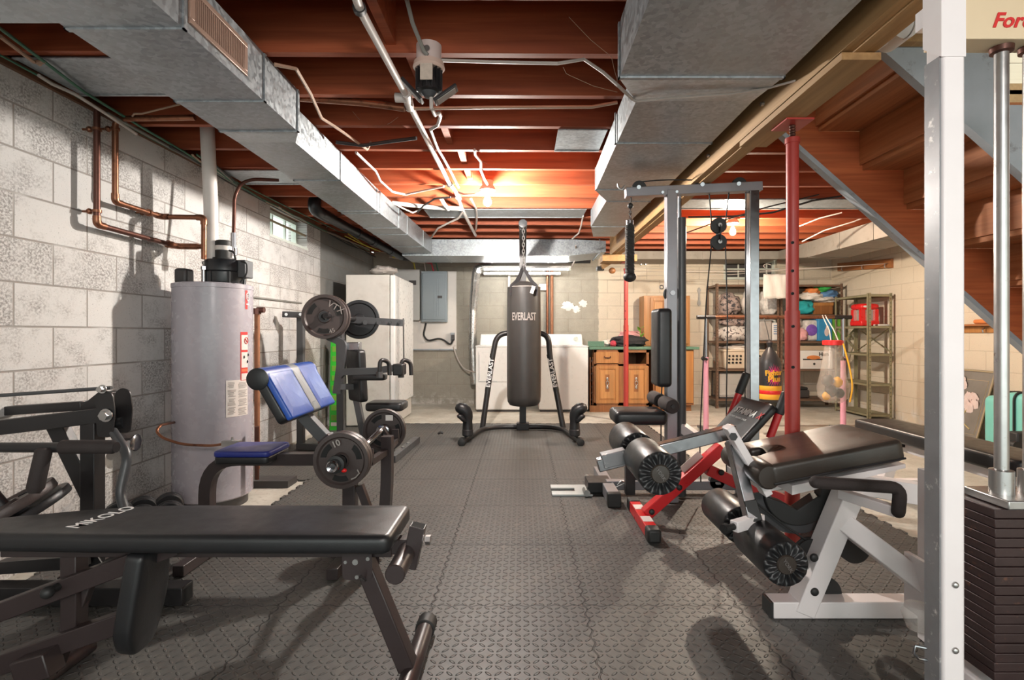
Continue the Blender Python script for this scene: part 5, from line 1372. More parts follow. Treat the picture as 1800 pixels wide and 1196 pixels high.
# ================================================================== heavy bag on its stand
SX = P(919, 1, 5.9).x
t = thing('bag_stand', 'black tubular heavy bag stand with white lettering on its side tubes', 'bag stand', (SX, 5.7, 0))
sm = 'powder_black'
zt = 2.19
m = MB().rbar([(SX, 6.0, .03), (SX, 6.0, 2.06), (SX, 5.40, zt)], .075, .075, .12, X, 8)
build('rear_post', m, 'powder_black', t)
m = MB().cyl((SX, 5.42, zt + .003), (SX, 5.33, zt + .02), .043, n=24); build('arm_end', m, 'powder_black', t)
build('arm_cap', MB().lathe((SX, 5.331, zt + .019), V(0, -1, .2), [(.0, .003), (.036, .003), (.044, .0), (.044, -.01)], 24), 'gunmetal', t)
fl_, fr_ = P(812, 782, 5.15), P(1020, 784, 5.15)
bl_, brr = P(848, 757, 5.95), P(990, 757, 5.95)
m = MB().tube([(fl_.x, fl_.y, .045), (bl_.x, bl_.y, .045)] and fil([(fl_.x, fl_.y, .045), (bl_.x + .03, 5.96, .045), (brr.x - .03, 5.96, .045), (fr_.x, fr_.y, .045)], .28, 8), .026, 14); build('base_tube', m, sm, t)
build('base_clamp', MB().box(SX - .07, SX + .07, 5.91, 6.03, FL, .09), sm, t, bevel=.006)
for x, y in ((fl_.x, fl_.y), (fr_.x, fr_.y)): build('foot_cap', MB().lathe((x, y - .06, .045), Y, [(.02, 0), (.036, .005), (.038, .09), (.026, .10)], 18), 'rubber_black', t)
for s, xb, xt, in ((-1, 848, 866), (1, 990, 966)):
    a = P(xb, 757, 5.86); a.z = .05; b = P(xt, 625, 5.96)
    e = V(SX + s * .03, 6.0, P(1, 586, 5.98).z)
    c = V(SX + s * .29, 5.98, e.z)
    m = MB().tube(fil([a, b, c, e], .18, 8), .031, 18); st = build('side_tube', m, sm, t)
    q = a.lerp(b, .76); d = (b - a).normalized()
    for k in (-1, 1):
        build('tube_band', MB().cyl(q + d * (k * .19 - .02), q + d * (k * .19 + .02), .0325, n=18), 'rubber_black', st)
    text('stand_lettering', 'EVERLAST', .066, q + V(0, -.033, 0), d * (1 if s > 0 else 1), X * -1, 'text_white', st, sx=1.12, bold=.0012)
build('plate_peg', MB().cyl((fl_.x + .03, fl_.y + .1, .07), (fl_.x + .03, fl_.y + .1, .30), .018, n=12), sm, t)
build('plate_peg', MB().cyl((fr_.x - .03, fr_.y + .1, .07), (fr_.x - .03, fr_.y + .1, .30), .018, n=12), sm, t)
# the bag
bx, by, br_ = P(921, 1, 5.36).x, 5.36, .171
z0, z1 = P(1, 716, 5.36 - .1).z, P(1, 506, 5.36).z
t = thing('punching_bag', 'dark heavy punching bag hanging by chain from the tubular stand', 'punching bag', (bx, by, z0))
prof = [(.0, 0), (br_ * .55, .0), (br_ * .85, .012), (br_ * .97, .045), (br_, .10), (br_ * 1.01, .35), (br_ * 1.005, .8), (br_ * .985, z1 - z0 - .06), (br_ * .97, z1 - z0), (br_ * .93, z1 - z0 + .004), (br_ * .8, z1 - z0 + .025), (br_ * .3, z1 - z0 + .06), (.0, z1 - z0 + .065)]
build('bag_body', MB().lathe((bx, by, z0), Z, prof, 48), 'bag_vinyl', t)
build('top_binding', MB().sweep([(bx + br_ * .968 * math.cos(a), by + br_ * .968 * math.sin(a), z1 + .002) for a in [k * PI / 20 for k in range(40)]], circ(.005, 6), closed=True), 'text_gray', t)
ap = V(bx - .005, by, P(1, 470, 5.36).z)
for a in (.6, 2.2, 3.9, 5.5):
    p = V(bx + br_ * .985 * math.cos(a), by + br_ * .985 * math.sin(a), z1 - .09); q = p + V(0, 0, .10)
    q2 = V(bx + br_ * .6 * math.cos(a), by + br_ * .6 * math.sin(a), z1 + .06)
    up3 = V(math.cos(a), math.sin(a), 0)
    m = MB().sweep([p + up3 * .003, q + up3 * .004, q2, ap], rect(.038, .004), up3.cross(Z) if True else Z); build('hanging_strap', m, 'black_cloth', t)
build('strap_tag', MB().obox(V(bx + .085, by - .172, z1 - .035), V(.016, 0, -.006), V(0, .001, 0), V(.012, 0, .035)), 'label_white', t)
ztop = zt - .03
m = MB(); n = int((ztop - ap.z + .02) / .034)
for k in range(n + 1):
    c = V(bx - .005, by, ap.z - .01 + k * .034); ax = X if k % 2 else Y
    m.tube([c + ax * (.012 * math.cos(a)) + Z * (.024 * math.sin(a)) for a in [q * PI / 6 for q in range(12)]], .0042, 6, closed=True)
build('chain', m, 'steel', t)
text('brand_lettering', 'EVERLAST', .105, V(bx, by - br_ * 1.02, P(1, 557, 5.19).z), X, Z, 'text_gray', t, sx=.56, bold=.0025, wrap=br_ * 1.02)
m = MB()
# boxing gloves standing on the pegs
def glove(x, y, s, label):
    z = FL + .07
    t = thing('boxing_glove', label, 'boxing glove', (x, y, z))
    m = MB().tube(fil([(x + s * .0, y, z), (x + s * .0, y, z + .13), (x - s * .0, y, z + .22), (x + s * .045, y - .03, z + .30), (x + s * .10, y - .05, z + .29)], .05, 4), 1.0, 16,
                  radii=None) if False else MB()
    pts = [(0, 0), (0, .05), (.0, .10), (.0, .14), (.002, .18), (.008, .215), (.022, .245), (.045, .265), (.075, .272), (.10, .268), (.118, .262)]
    rad = [.050, .052, .050, .047, .054, .060, .062, .060, .057, .045, .018]
    m.sweep([V(x + s * a, y - a * .25, z + b) for a, b in pts], circ(1.0, 18), radii=rad); build('fist', m, 'vinyl', t, sharp=80)
    m = MB().sweep([V(x + s * a, y - .045 - a * .2, z + b) for a, b in ((.015, .14), (.040, .17), (.062, .195), (.085, .205), (.098, .205))], circ(1.0, 12), radii=[.016, .024, .025, .022, .008]); build('thumb', m, 'vinyl', t, sharp=80)
    m = MB().lathe((x, y, z + .005), Z, [(.051, 0), (.055, .004), (.055, .055), (.050, .06)], 20); build('wrist_strap', m, 'bag_black', t)
glove(fl_.x + .045, fl_.y + .1, -1, 'black boxing glove on the stand foot nearest the plate machine')
glove(fr_.x - .045, fr_.y + .1, 1, 'black boxing glove on the stand foot nearest the cable tower seat')
tag(build('clip', MB().tube(fil([P(770, 763, 5.6), P(774, 760, 5.6), P(779, 762, 5.6)], .02), .012, 8), 'rubber_black'), 'tiny black clip lying on the mats beyond the plate machine', 'clip')

# ================================================================== laundry wall
def appliance(kind, label, x0, x1, y0, dryer):
    t = thing(kind, label, kind.replace('_', ' '), ((x0 + x1) / 2, y0 + .3, 0))
    build('cabinet', MB().box(x0, x1, y0, y0 + .62, .03, .905), 'white_appliance', t, bevel=.012)
    build('toe_space', MB().box(x0 + .02, x1 - .02, y0 + .02, y0 + .6, 0, .03), 'dark_plastic', t)
    build('top_panel', MB().box(x0 - .004, x1 + .004, y0 - .004, y0 + .62, .905, .925), 'white_appliance', t, bevel=.008)
    cp = build('control_panel', MB().hexa([(x0 + .02, y0 + .46, .92), (x1 - .02, y0 + .46, .92), (x1 - .02, y0 + .62, .92), (x0 + .02, y0 + .62, .92), (x0 + .03, y0 + .52, 1.085), (x1 - .03, y0 + .52, 1.085), (x1 - .03, y0 + .62, 1.085), (x0 + .03, y0 + .62, 1.085)]), 'white_appliance', t, bevel=.012)
    for px in (.82,):
        c = V(x0 + (x1 - x0) * px, y0 + .487, 1.02); build('dial', MB().cyl(c, c + V(0, -.03, -.008), .032, .028, n=24), 'white_trim', cp)
    if dryer:
        d = build('door', MB().box(x0 + .04, x1 - .04, y0 - .012, y0, .42, .84), 'white_appliance', t, bevel=.01)
        build('door_handle', MB().box(x0 + .05, x0 + .055, y0 - .0135, y0 - .010, .45, .80).box(x0 + .055, x0 + .30, y0 - .0135, y0 - .010, .425, .43), 'gray_paint', d)
    else: build('lid', MB().box(x0 + .06, x1 - .06, y0 + .02, y0 + .42, .925, .934), 'white_appliance', t, bevel=.005)
wx = P(836, 1, 7.38).x
appliance('clothes_dryer', 'white clothes dryer with square front door below the foil hose', wx, wx + .69, 7.38, True)
wx2 = P(1034, 1, 7.38).x
appliance('washing_machine', 'plain white washing machine between the heavy bag and the oak cabinets', wx2 - .69, wx2, 7.38, False)
m = MB()
t = thing('folding_frame', 'dark wooden lattice frame slid between washing machine and cabinet', 'frame', (P(1040, 1, 7.5).x, 7.5, 0))
x = P(1040, 1, 7.45).x
for dx in (-.018, .018): build('slat', MB().bar((x + dx, 7.45, 0), (x + dx, 7.47, .76), .014), 'oak_dark', t)
for k in range(8): build('rung', MB().bar((x - .02, 7.455, .06 + k * .09), (x + .02, 7.455, .10 + k * .09), .008), 'dark_plastic', t)
# base cabinet
cx0, cx1, cy = P(1044, 1, 7.40).x, P(1140, 1, 7.40).x, 7.40
t = thing('base_cabinet', 'oak base cabinet with two panel doors and an empty drawer opening', 'cabinet', ((cx0 + cx1) / 2, 7.7, 0))
m = MB().box(cx0, cx0 + .02, cy, 8.15, .09, .87).box(cx1 - .02, cx1, cy, 8.15, .09, .87).box(cx0, cx1, 8.13, 8.15, .09, .87).box(cx0, cx1, cy, 8.15, .09, .11)
xm = (cx0 + cx1) / 2
for a, b, c, d in ((cx0, cx0 + .035, .09, .87), (cx1 - .035, cx1, .09, .87), (xm - .05, xm + .05, .09, .87), (cx0, cx1, .83, .87), (cx0, cx1, .64, .67), (cx0, cx1, .09, .13)): m.box(a, b, cy - .02, cy, c, d)
build('carcass', m, 'oak_dark', t)
build('toe_kick', MB().box(cx0 + .01, cx1 - .01, cy + .05, cy + .07, 0, .09), 'oak_dark', t)
build('plinth', MB().box(cx0 - .06, cx1, cy - .018, cy + .02, 0, .088), 'oak_dark', t)
def panel_door(par, x0, x1, z0, z1, y, mat='oak', handle=True):
    m = MB().box(x0, x0 + .045, y - .02, y, z0, z1).box(x1 - .045, x1, y - .02, y, z0, z1).box(x0 + .045, x1 - .045, y - .02, y, z0, z0 + .05).box(x0 + .045, x1 - .045, y - .02, y, z1 - .05, z1).box(x0 + .045, x1 - .045, y - .011, y, z0 + .05, z1 - .05)
    d = build('door', m, mat, par, bevel=.003)
    build('raised_panel', MB().box(x0 + .062, x1 - .062, y - .019, y - .0105, z0 + .068, z1 - .068), 'oak_light', d, bevel=.007)
    if handle:
        c = (x0 + x1) / 2; zc = (z0 + z1) / 2 + .02
        m = MB().box(c - .03, c + .03, y - .022, y - .0185, zc - .12, zc + .12); build('backplate', m, 'oak_dark', d)
        m = MB()
        for s in (-1, 1): m.ell((c, y - .024, zc + s * .06), .016, .006, .024, 10, 6)
        m.tube([V(c + .018 * math.cos(a), y - .030, zc + .03 * math.sin(a)) for a in [q * PI / 6 for q in range(12)]], .005, 6, closed=True)
        build('pull', m, 'steel', d)
    return d
panel_door(t, cx0 + .02, xm - .04, .12, .65, cy - .02); panel_door(t, xm + .04, cx1 - .02, .12, .65, cy - .02)
dr = build('drawer', MB().box(cx0 + .02, xm - .04, cy - .04, cy - .02, .68, .84), 'oak', t, bevel=.006)
build('pull', MB().tube(fil([V(cx0 + .14, cy - .042, .775), V(cx0 + .14, cy - .06, .76), V(xm - .16, cy - .06, .76), V(xm - .16, cy - .042, .775)], .02), .007, 8), 'copper_dark', dr)
ex0, ex1 = P(1148, 1, 7.42).x, P(1222, 1, 7.42).x
t = thing('base_cabinet', 'plain oak base cabinet section behind the cable tower post', 'cabinet', ((ex0 + ex1) / 2, 7.7, 0))
build('carcass', MB().box(ex0, ex1 - .02, 7.42, 8.15, .09, .87), 'oak_dark', t)
build('toe_kick', MB().box(ex0, ex1 - .04, 7.47, 7.5, 0, .09), 'oak_dark', t)
panel_door(t, ex0 + .03, ex0 + .30, .12, .84, 7.42, 'oak', False)
dd = build('door', MB().box(ex0 + .33, ex1 - .03, 7.40, 7.42, .12, .86), 'oak', t, bevel=.006); build('knob', MB().ell((ex0 + .36, 7.388, .55), .014, .014, .014, 10, 6), 'steel', dd)
t = thing('countertop', 'green speckled laminate countertop across the oak cabinets', 'countertop', ((cx0 + ex1) / 2, 7.7, .87))
build('slab', MB().box(cx0 - .07, ex1 + .04, 7.36, 8.16, .872, .91), 'countertop', t, bevel=.004)
build('backsplash', MB().box(cx0 - .07, cx0 + .16, 7.50, 7.54, .911, .985), 'countertop', t, bevel=.003)
ux0, ux1 = P(1132, 1, 7.8).x, P(1213, 1, 7.8).x
uz0, uz1 = .912, P(1, 520, 7.8).z
t = thing('wall_cabinet', 'oak wall cabinet standing on the green countertop', 'cabinet', ((ux0 + ux1) / 2, 7.95, uz0))
build('carcass', MB().box(ux0, ux1, 7.80, 8.12, uz0, uz1), 'oak', t, bevel=.003)
panel_door(t, ux0 + .09, (ux0 + ux1) / 2 - .01, uz0 + .03, uz1 - .03, 7.80, 'oak', False); panel_door(t, (ux0 + ux1) / 2 + .01, ux1 - .03, uz0 + .03, uz1 - .03, 7.80, 'oak', False)
def pile(name, label, px, py, d, rx, ry, rz, mat, seed, amp=.35, cat='clothes', group=None, dz=0):
    c = P(px, py, d); c.z += dz
    return tag(build(name, MB().blob(c, rx, ry, rz, seed, amp, 2.4, 30, 18), mat, sharp=70), label, cat, group)
zc = .912
def onz(px, d, rx, ry, rz, mat, seed, name, label, z=zc, amp=.35, cat='clothes', group=None):
    c = P(px, 600, d); c.z = z + rz * .8 + .001
    return tag(build(name, MB().blob(c, rx, ry, rz, seed, amp, 2.4, 30, 18), mat, sharp=70), label, cat, group)
onz(1105, 7.62, .25, .14, .085, 'black_cloth', 1, 'folded_clothes', 'rumpled black clothes heaped on the green countertop')
onz(1078, 7.55, .045, .05, .045, 'red_cloth', 2, 'folded_cloth', 'small crimson cloth beside the black clothes on the countertop', cat='cloth')
onz(1066, 7.68, .08, .07, .05, 'white_cloth', 5, 'folded_cloth', 'white cloth at the near end of the countertop clothes', cat='cloth')
tag(build('folded_clothes', MB().blob(V(P(1112, 1, 7.85).x, 7.90, zc + .10), .21, .12, .125, 3, .3), 'pink_cloth'), 'pale pink clothes piled behind the black clothes on the countertop', 'clothes')
t = thing('leafy_plant', 'small bright green leafy sprig at the countertop corner by the wall cabinet', 'plant', (P(1127, 1, 7.78).x, 7.74, zc))
b0 = V(P(1127, 1, 7.74).x, 7.74, zc + .0)
build('stem', MB().tube([b0, b0 + V(-.01, 0, .12), b0 + V(-.02, 0, .26)], .006, 6), 'leaf_green', t)
for k in range(9):
    a = k * 2.4; h = .08 + .022 * k; c = b0 + V(-.018 * k / 9, 0, h); d = V(math.cos(a), math.sin(a) * .5, .5).normalized(); w = d.cross(Z).normalized()
    m = MB().sweep([c, c + d * .03, c + d * .06, c + d * .085], [(-.5, 0), (0, .06), (.5, 0), (0, -.06)], Z, radii=[.012, .045, .035, .003]); build('leaf', m, 'leaf_green', t)

# fluorescent strip, pipes and conduits on the back wall
fa, fb = P(848, 474, 7.55), P(1003, 474, 7.55)
t = thing('strip_light', 'lit fluorescent strip light hanging above the washer and dryer', 'strip light', ((fa.x + fb.x) / 2, 7.55, fa.z))
build('housing', MB().box(fa.x, fb.x, 7.49, 7.61, fa.z + .012, fa.z + .045), 'white_appliance', t, bevel=.004)
build('tube', MB().cyl((fa.x + .03, 7.52, fa.z), (fb.x - .03, 7.52, fa.z), .0135, n=14), 'tube_glow', t)
for x in (fa.x + .015, fb.x - .015): build('lamp_holder', MB().box(x - .014, x + .014, 7.50, 7.54, fa.z - .018, fa.z + .014), 'white_trim', t)
for x in (fa.x + .12, fb.x - .12): build('hanger_wire', MB().cyl((x, 7.55, fa.z + .045), (x, 7.55, 2.08), .003, n=6), 'steel', t)
tag(build('foil_pan', MB().box(P(850, 1, 8.0).x, P(985, 1, 8.0).x, 7.98, 8.19, P(1, 483, 8.0).z, P(1, 479, 8.0).z), 'foil'), 'crinkled foil-faced panel on the back wall behind the strip light', 'panel')
for k, (px, label, mat, r, y0, y1) in enumerate(((895, 'white plastic pipe running down the back wall beside the heavy bag', 'pvc', .022, 480, 600), (962, 'tan copper pipe on the back wall, the one closer to the bag', 'copper', .02, 472, 590), (970, 'tan copper pipe on the back wall, the one closer to the cabinets', 'rust_pipe', .024, 470, 592))):
    a, b = P(px, y0, 8.15), P(px, y1, 8.15)
    tag(build('wall_pipe', MB().cyl(a, b, r, n=14), mat), label, 'pipe')
a = P(954, 505, 8.16); t = thing('switch_box', 'cream plastic switch box on the back wall beside the bag straps', 'switch box', a)
build('box', MB().box(a.x - .055, a.x + .055, 8.14, 8.195, a.z - .05, a.z + .05), 'white_box', t, bevel=.005); build('toggle', MB().box(a.x - .01, a.x + .01, 8.12, 8.14, a.z - .02, a.z + .02), 'white_trim', t)
for k, (px, py, rx, rz) in enumerate(((996, 543, .07, .05), (1012, 540, .06, .05), (1024, 535, .05, .045))):
    pass
m = MB()
for (px, py, rx, rz, sd) in ((998, 538, .09, .06, 1), (1013, 544, .05, .05, 2), (1025, 534, .06, .05, 3)):
    m.blob(P(px, py, 8.2), rx, .006, rz, sd, .6, 3.0, 24, 14, False)
tag(build('plaster_patch', m, 'white_board'), 'white smeared plaster patches on the bare block wall above the washer', 'plaster patch')

# ================================================================== storage shelves at the back
def shelf_unit(label, x0, x1, y0, y1, zs, mat, braces=True, group=None, cat='shelf', name='shelving_unit', lip=.03):
    t = thing(name, label, cat, ((x0 + x1) / 2, (y0 + y1) / 2, 0), group)
    for x, sx in ((x0, 1), (x1, -1)):
        for y, sy in ((y0, 1), (y1, -1)):
            m = MB().box(min(x, x + sx * .035), max(x, x + sx * .035), min(y, y + sy * .003), max(y, y + sy * .003), 0, zs[0] + .015).box(min(x, x + sx * .003), max(x, x + sx * .003), min(y, y + sy * .035), max(y, y + sy * .035), 0, zs[0] + .015)
            po = build('post', m, mat, t)
            if sy > 0:
                m = MB()
                for k in range(int(zs[0] / .05)): m.box(x + sx * .016, x + sx * .022, y - .001, y + .0005, .03 + k * .05, .045 + k * .05)
                build('slot_row', m, 'dark_gap', po)
    for z in zs:
        m = MB().box(x0 + .004, x1 - .004, y0 + .004, y1 - .004, z - .003, z).box(x0 + .004, x1 - .004, y0 + .004, y0 + .007, z - lip, z).box(x0 + .004, x1 - .004, y1 - .007, y1 - .004, z - lip, z).box(x0 + .004, x0 + .007, y0, y1, z - lip, z).box(x1 - .007, x1 - .004, y0, y1, z - lip, z)
        build('shelf', m, mat, t)
    return t
ZS = [1.81, 1.375, .985, .575, .14]
SA0, SA1, SB1 = 2.83, 3.76, 4.68
shelf_unit('brown metal shelving unit with laundry basket, nearer the oak cabinets', SA0, SA1 - .005, 7.72, 8.12, ZS, 'shelf_brown', group='brown shelving units')
shelf_unit('brown metal shelving unit with blue diaper box, nearer the right-hand corner', SA1 + .005, SB1, 7.72, 8.12, ZS, 'shelf_brown', group='brown shelving units')
def on(px, shelf, d, rx, ry, rz, mat, seed, name, label, cat, amp=.3):
    c = P(px, 600, d); c.z = ZS[shelf] + rz * .8 + .002
    return tag(build(name, MB().blob(c, rx, ry, rz, seed, amp, 2.2, 28, 16), mat, sharp=70), label, cat)
on(1281, 1, 7.92, .18, .14, .175, 'mixed_cloth', 4, 'storage_bag', 'clear bag of mixed clothes at the top of the brown shelves, nearest the cabinets', 'bag')
on(1314, 1, 7.95, .09, .12, .19, 'white_cloth', 6, 'storage_bag', 'white stuffed bag beside the mixed clothes bag on the upper brown shelf', 'bag')
on(1349, 1, 7.93, .13, .14, .19, 'stripe_cloth', 8, 'storage_bag', 'plastic wrapped beige bedding under the hanging white towel', 'bag')
on(1290, 2, 7.93, .27, .13, .13, 'print_cloth', 9, 'folded_blanket', 'black and white printed blanket bundle on the middle brown shelf', 'blanket')
c = P(1290, 572, 7.9); tag(build('folded_blanket', MB().blob(V(c.x, 7.93, ZS[2] + .275), .25, .13, .06, 12, .3), 'mixed_cloth'), 'flat dark patterned blanket lying on top of the printed blanket bundle', 'blanket')
x = P(1343, 1, 7.85).x
t = thing('storage_bin', 'translucent gray storage bin on the middle brown shelf', 'bin', (x, 7.9, ZS[2]))
build('body', MB().box(x - .10, x + .09, 7.76, 8.06, ZS[2] + .001, ZS[2] + .30), 'gray_cloth', t, bevel=.03); build('lid', MB().box(x - .11, x + .10, 7.75, 8.07, ZS[2] + .30, ZS[2] + .315), 'box_gray', t, bevel=.005)
x = P(1363, 1, 7.8).x
t = thing('detergent_jug', 'white detergent jug with blue print beside the gray bin', 'jug', (x, 7.85, ZS[2]))
build('body', MB().box(x - .075, x + .075, 7.77, 7.93, ZS[2] + .001, ZS[2] + .27), 'white_box', t, bevel=.025)
build('cap', MB().cyl((x, 7.85, ZS[2] + .27), (x, 7.85, ZS[2] + .31), .03, n=16), 'white_trim', t)
m = MB()
for k in range(5): m.box(x - .04, x + .05 - .01 * (k % 2), 7.766, 7.7695, ZS[2] + .10 + k * .03, ZS[2] + .112 + k * .03)
build('label_print', m, 'blue_cloth', t)
x0, x1 = P(1272, 1, 7.78).x, P(1344, 1, 7.78).x
t = thing('laundry_basket', 'beige plastic laundry basket with round holes on the brown shelf', 'basket', ((x0 + x1) / 2, 7.9, ZS[3]))
build('body', MB().hexa([(x0 + .03, 7.80, ZS[3] + .001), (x1 - .03, 7.80, ZS[3] + .001), (x1 - .03, 8.06, ZS[3] + .001), (x0 + .03, 8.06, ZS[3] + .001), (x0, 7.76, ZS[3] + .27), (x1, 7.76, ZS[3] + .27), (x1, 8.09, ZS[3] + .27), (x0, 8.09, ZS[3] + .27)]), 'basket', t, bevel=.012)
build('rim', MB().box(x0 - .015, x1 + .015, 7.745, 8.10, ZS[3] + .255, ZS[3] + .285), 'basket', t, bevel=.01)
m = MB()
for i in range(9):
    for j in range(3):
        if i == 4: continue
        c = V(x0 + .08 + i * (x1 - x0 - .16) / 8, 7.80 - .028 - j * .006, ZS[3] + .09 + j * .05); m.cyl(c + Y * .02, c - Y * .002, .015, n=12)
build('hole', m, 'dark_gap', t)
tag(build('laundry', MB().blob(V((x0 + x1) / 2, 7.92, ZS[3] + .32), .28, .13, .05, 14, .35), 'white_cloth'), 'cream laundry heaped in the beige basket', 'laundry')
onb = lambda px: P(px, 600, 7.8).x
t = thing('storage_box', 'clear plastic box with beige contents beside the laundry basket', 'box', (onb(1360), 7.9, ZS[3]))
build('body', MB().box(onb(1348), onb(1372), 7.77, 8.05, ZS[3] + .001, ZS[3] + .26), 'basket', t, bevel=.015)
# right-hand unit
x = onb(1446)
t = thing('storage_crate', 'dark brown crate on the upper shelf under bright clothes', 'crate', (x, 7.9, ZS[1]))
build('body', MB().box(x - .14, x + .14, 7.78, 8.05, ZS[1] + .001, ZS[1] + .17), 'oak_dark', t, bevel=.006); build('rim_slat', MB().box(x - .145, x + .145, 7.772, 7.78, ZS[1] + .13, ZS[1] + .175), 'oak', t)
for px, zz, rx, rz, mat, lab, sd in ((1418, .08, .13, .11, 'teal_cloth', 'teal cloth stuffed on the upper brown shelf beside the crate', 1), (1426, .25, .16, .07, 'white_cloth', 'white cloth draped over the upper shelf clothes', 2), (1428, .33, .10, .06, 'orange_cloth', 'orange patterned cloth on top of the heap above the crate', 3), (1444, .36, .12, .06, 'green_cloth', 'bright green cloth topping the heap above the crate', 4), (1456, .28, .13, .07, 'blue_cloth', 'blue cloth on the crate at the upper shelf', 5), (1450, .20, .18, .05, 'stripe_cloth', 'striped cloth spilling over the dark crate', 6)):
    tag(build('folded_cloth', MB().blob(V(P(px, 1, 7.86).x, 7.88, ZS[1] + zz + .02), rx, .12, rz, sd + 30, .4), mat, sharp=70), lab, 'cloth')
x = onb(1448)
t = thing('diaper_box', 'blue diaper box with a baby picture on the middle brown shelf', 'box', (x, 7.85, ZS[2]))
build('carton', MB().box(x - .10, x + .10, 7.76, 8.02, ZS[2] + .001, ZS[2] + .335), 'diaper_blue', t, bevel=.005)
m = MB().ell((x + .02, 7.758, ZS[2] + .13), .035, .003, .06, 12, 8).ell((x + .03, 7.757, ZS[2] + .20), .025, .003, .025, 12, 8); build('printed_baby', m, 'flower', t)
x = onb(1428)
t = thing('diaper_pack', 'purple and white diaper pack beside the blue diaper box', 'pack', (x, 7.88, ZS[2]))
build('wrapper', MB().box(x - .10, x + .09, 7.80, 8.05, ZS[2] + .001, ZS[2] + .31), 'stripe_cloth', t, bevel=.03)
build('printed_ball', MB().ell((x - .01, 7.80, ZS[2] + .16), .085, .012, .085, 18, 10), 'purple', t)
tag(build('plush_toy', MB().blob(V(onb(1410), 7.83, ZS[2] + .085), .09, .09, .10, 41, .2), 'pink_cloth'), 'pale pink stuffed bundle low beside the purple diaper pack', 'plush toy')
tag(build('folded_cloth', MB().blob(V(onb(1407), 7.95, ZS[2] + .27), .12, .1, .08, 43, .3), 'gray_cloth'), 'gray cloth behind the purple diaper pack', 'cloth')
x = onb(1468)
t = thing('snack_box', 'lime green carton at the end of the middle brown shelf', 'box', (x, 7.85, ZS[2]))
build('carton', MB().box(x - .07, x + .09, 7.78, 8.02, ZS[2] + .001, ZS[2] + .34), 'box_green', t, bevel=.004)
x0, x1 = onb(1398), onb(1460)
t = thing('roaster_box', 'white roaster oven carton with printed oven picture on the brown shelf', 'box', ((x0 + x1) / 2, 7.85, ZS[3]))
cb = build('carton', MB().box(x0, x1, 7.75, 8.06, ZS[3] + .001, ZS[3] + .27), 'white_box', t, bevel=.004)
text('carton_lettering', 'Ham', .075, V(x1 - .20, 7.7485, ZS[3] + .215), X, Z, 'text_dark', t, bold=.003, align='LEFT')
xc = (x0 + x1) / 2 - .03
build('printed_roaster', MB().box(xc - .14, xc + .14, 7.7465, 7.7495, ZS[3] + .03, ZS[3] + .13), 'label_white', t); build('printed_lid', MB().box(xc - .145, xc + .145, 7.746, 7.749, ZS[3] + .13, ZS[3] + .15), 'text_dark', t)
build('printed_turkey', MB().ell((xc + .01, 7.748, ZS[3] + .165), .10, .003, .035, 14, 8), 'orange_cloth', t); build('printed_dial', MB().cyl((xc + .02, 7.747, ZS[3] + .075), (xc + .02, 7.745, ZS[3] + .075), .018, n=14), 'text_dark', t)
m = MB().box(x0 + .05, x1 - .02, 7.78, 8.04, ZS[3] + .272, ZS[3] + .34); tag(build('corrugated_pad', m, 'carton', bevel=.004), 'flat tan corrugated carton lying on the white roaster carton', 'carton')
x = onb(1412)
t = thing('kitchen_appliance', 'black small kitchen appliance on the lowest brown shelf', 'appliance', (x, 7.9, ZS[4]))
build('body', MB().box(x - .10, x + .10, 7.80, 8.0, ZS[4] + .001, ZS[4] + .12), 'dark_plastic', t, bevel=.02); build('lid', MB().box(x - .08, x + .08, 7.81, 7.98, ZS[4] + .121, ZS[4] + .16), 'rubber_black', t, bevel=.015)
x0, x1 = onb(1262), onb(1318)
t = thing('glass_tank', 'empty clear tank with dark edges on the lowest brown shelf', 'tank', ((x0 + x1) / 2, 7.9, ZS[4]))
m = MB()
for x in (x0, x1 - .015):
    for y in (7.78, 8.05): m.box(x, x + .015, y, y + .015, ZS[4] + .002, ZS[4] + .38)
for z in (ZS[4] + .002, ZS[4] + .365):
    m.box(x0, x1, 7.78, 7.795, z, z + .02).box(x0, x1, 8.05, 8.065, z, z + .02).box(x0, x0 + .015, 7.78, 8.06, z, z + .02).box(x1 - .015, x1, 7.78, 8.06, z, z + .02)
build('rim_frame', m, 'dark_plastic', t); build('glass', MB().box(x0 + .01, x1 - .01, 7.787, 7.79, ZS[4] + .02, ZS[4] + .37), 'clear_plastic', t)
# olive shelf along the right wall
OS = [1.60, 1.195, .838, .452, .06]
t = shelf_unit('olive metal shelf with crossed braces against the cream right-hand wall', 4.43, 4.735, 6.77, 7.50, OS, 'shelf_olive')
m = MB().bar((4.45, 7.495, .86), (4.72, 7.495, 1.17), .025, .004, Y).bar((4.72, 7.49, .86), (4.45, 7.49, 1.17), .025, .004, Y); build('cross_brace', m, 'shelf_olive', t)
m = MB().bar((4.733, 6.80, .86), (4.733, 7.47, 1.17), .004, .025, X).bar((4.733, 7.47, .86), (4.733, 6.80, 1.17), .004, .025, X); build('cross_brace', m, 'shelf_olive', t)
c = P(1507, 573, 7.05); z = OS[1] + .001
t = thing('popcorn_machine', 'small red popcorn machine with clear windows on the olive shelf', 'popcorn machine', (4.57, 7.06, z))
build('base', MB().box(4.455, 4.70, 6.95, 7.20, z, z + .07), 'red_plastic', t, bevel=.015)
m = MB()
for x in (4.465, 4.67):
    for y in (6.965, 7.165): m.box(x - (.02 if x > 4.6 else 0), x + (.022 if x > 4.6 else .05), y - (.02 if y > 7.1 else 0), y + (.022 if y > 7.1 else .05), z + .06, z + .22)
build('corner_post', m, 'red_plastic', t)
build('top', MB().box(4.455, 4.70, 6.95, 7.20, z + .215, z + .295), 'red_plastic', t, bevel=.035)
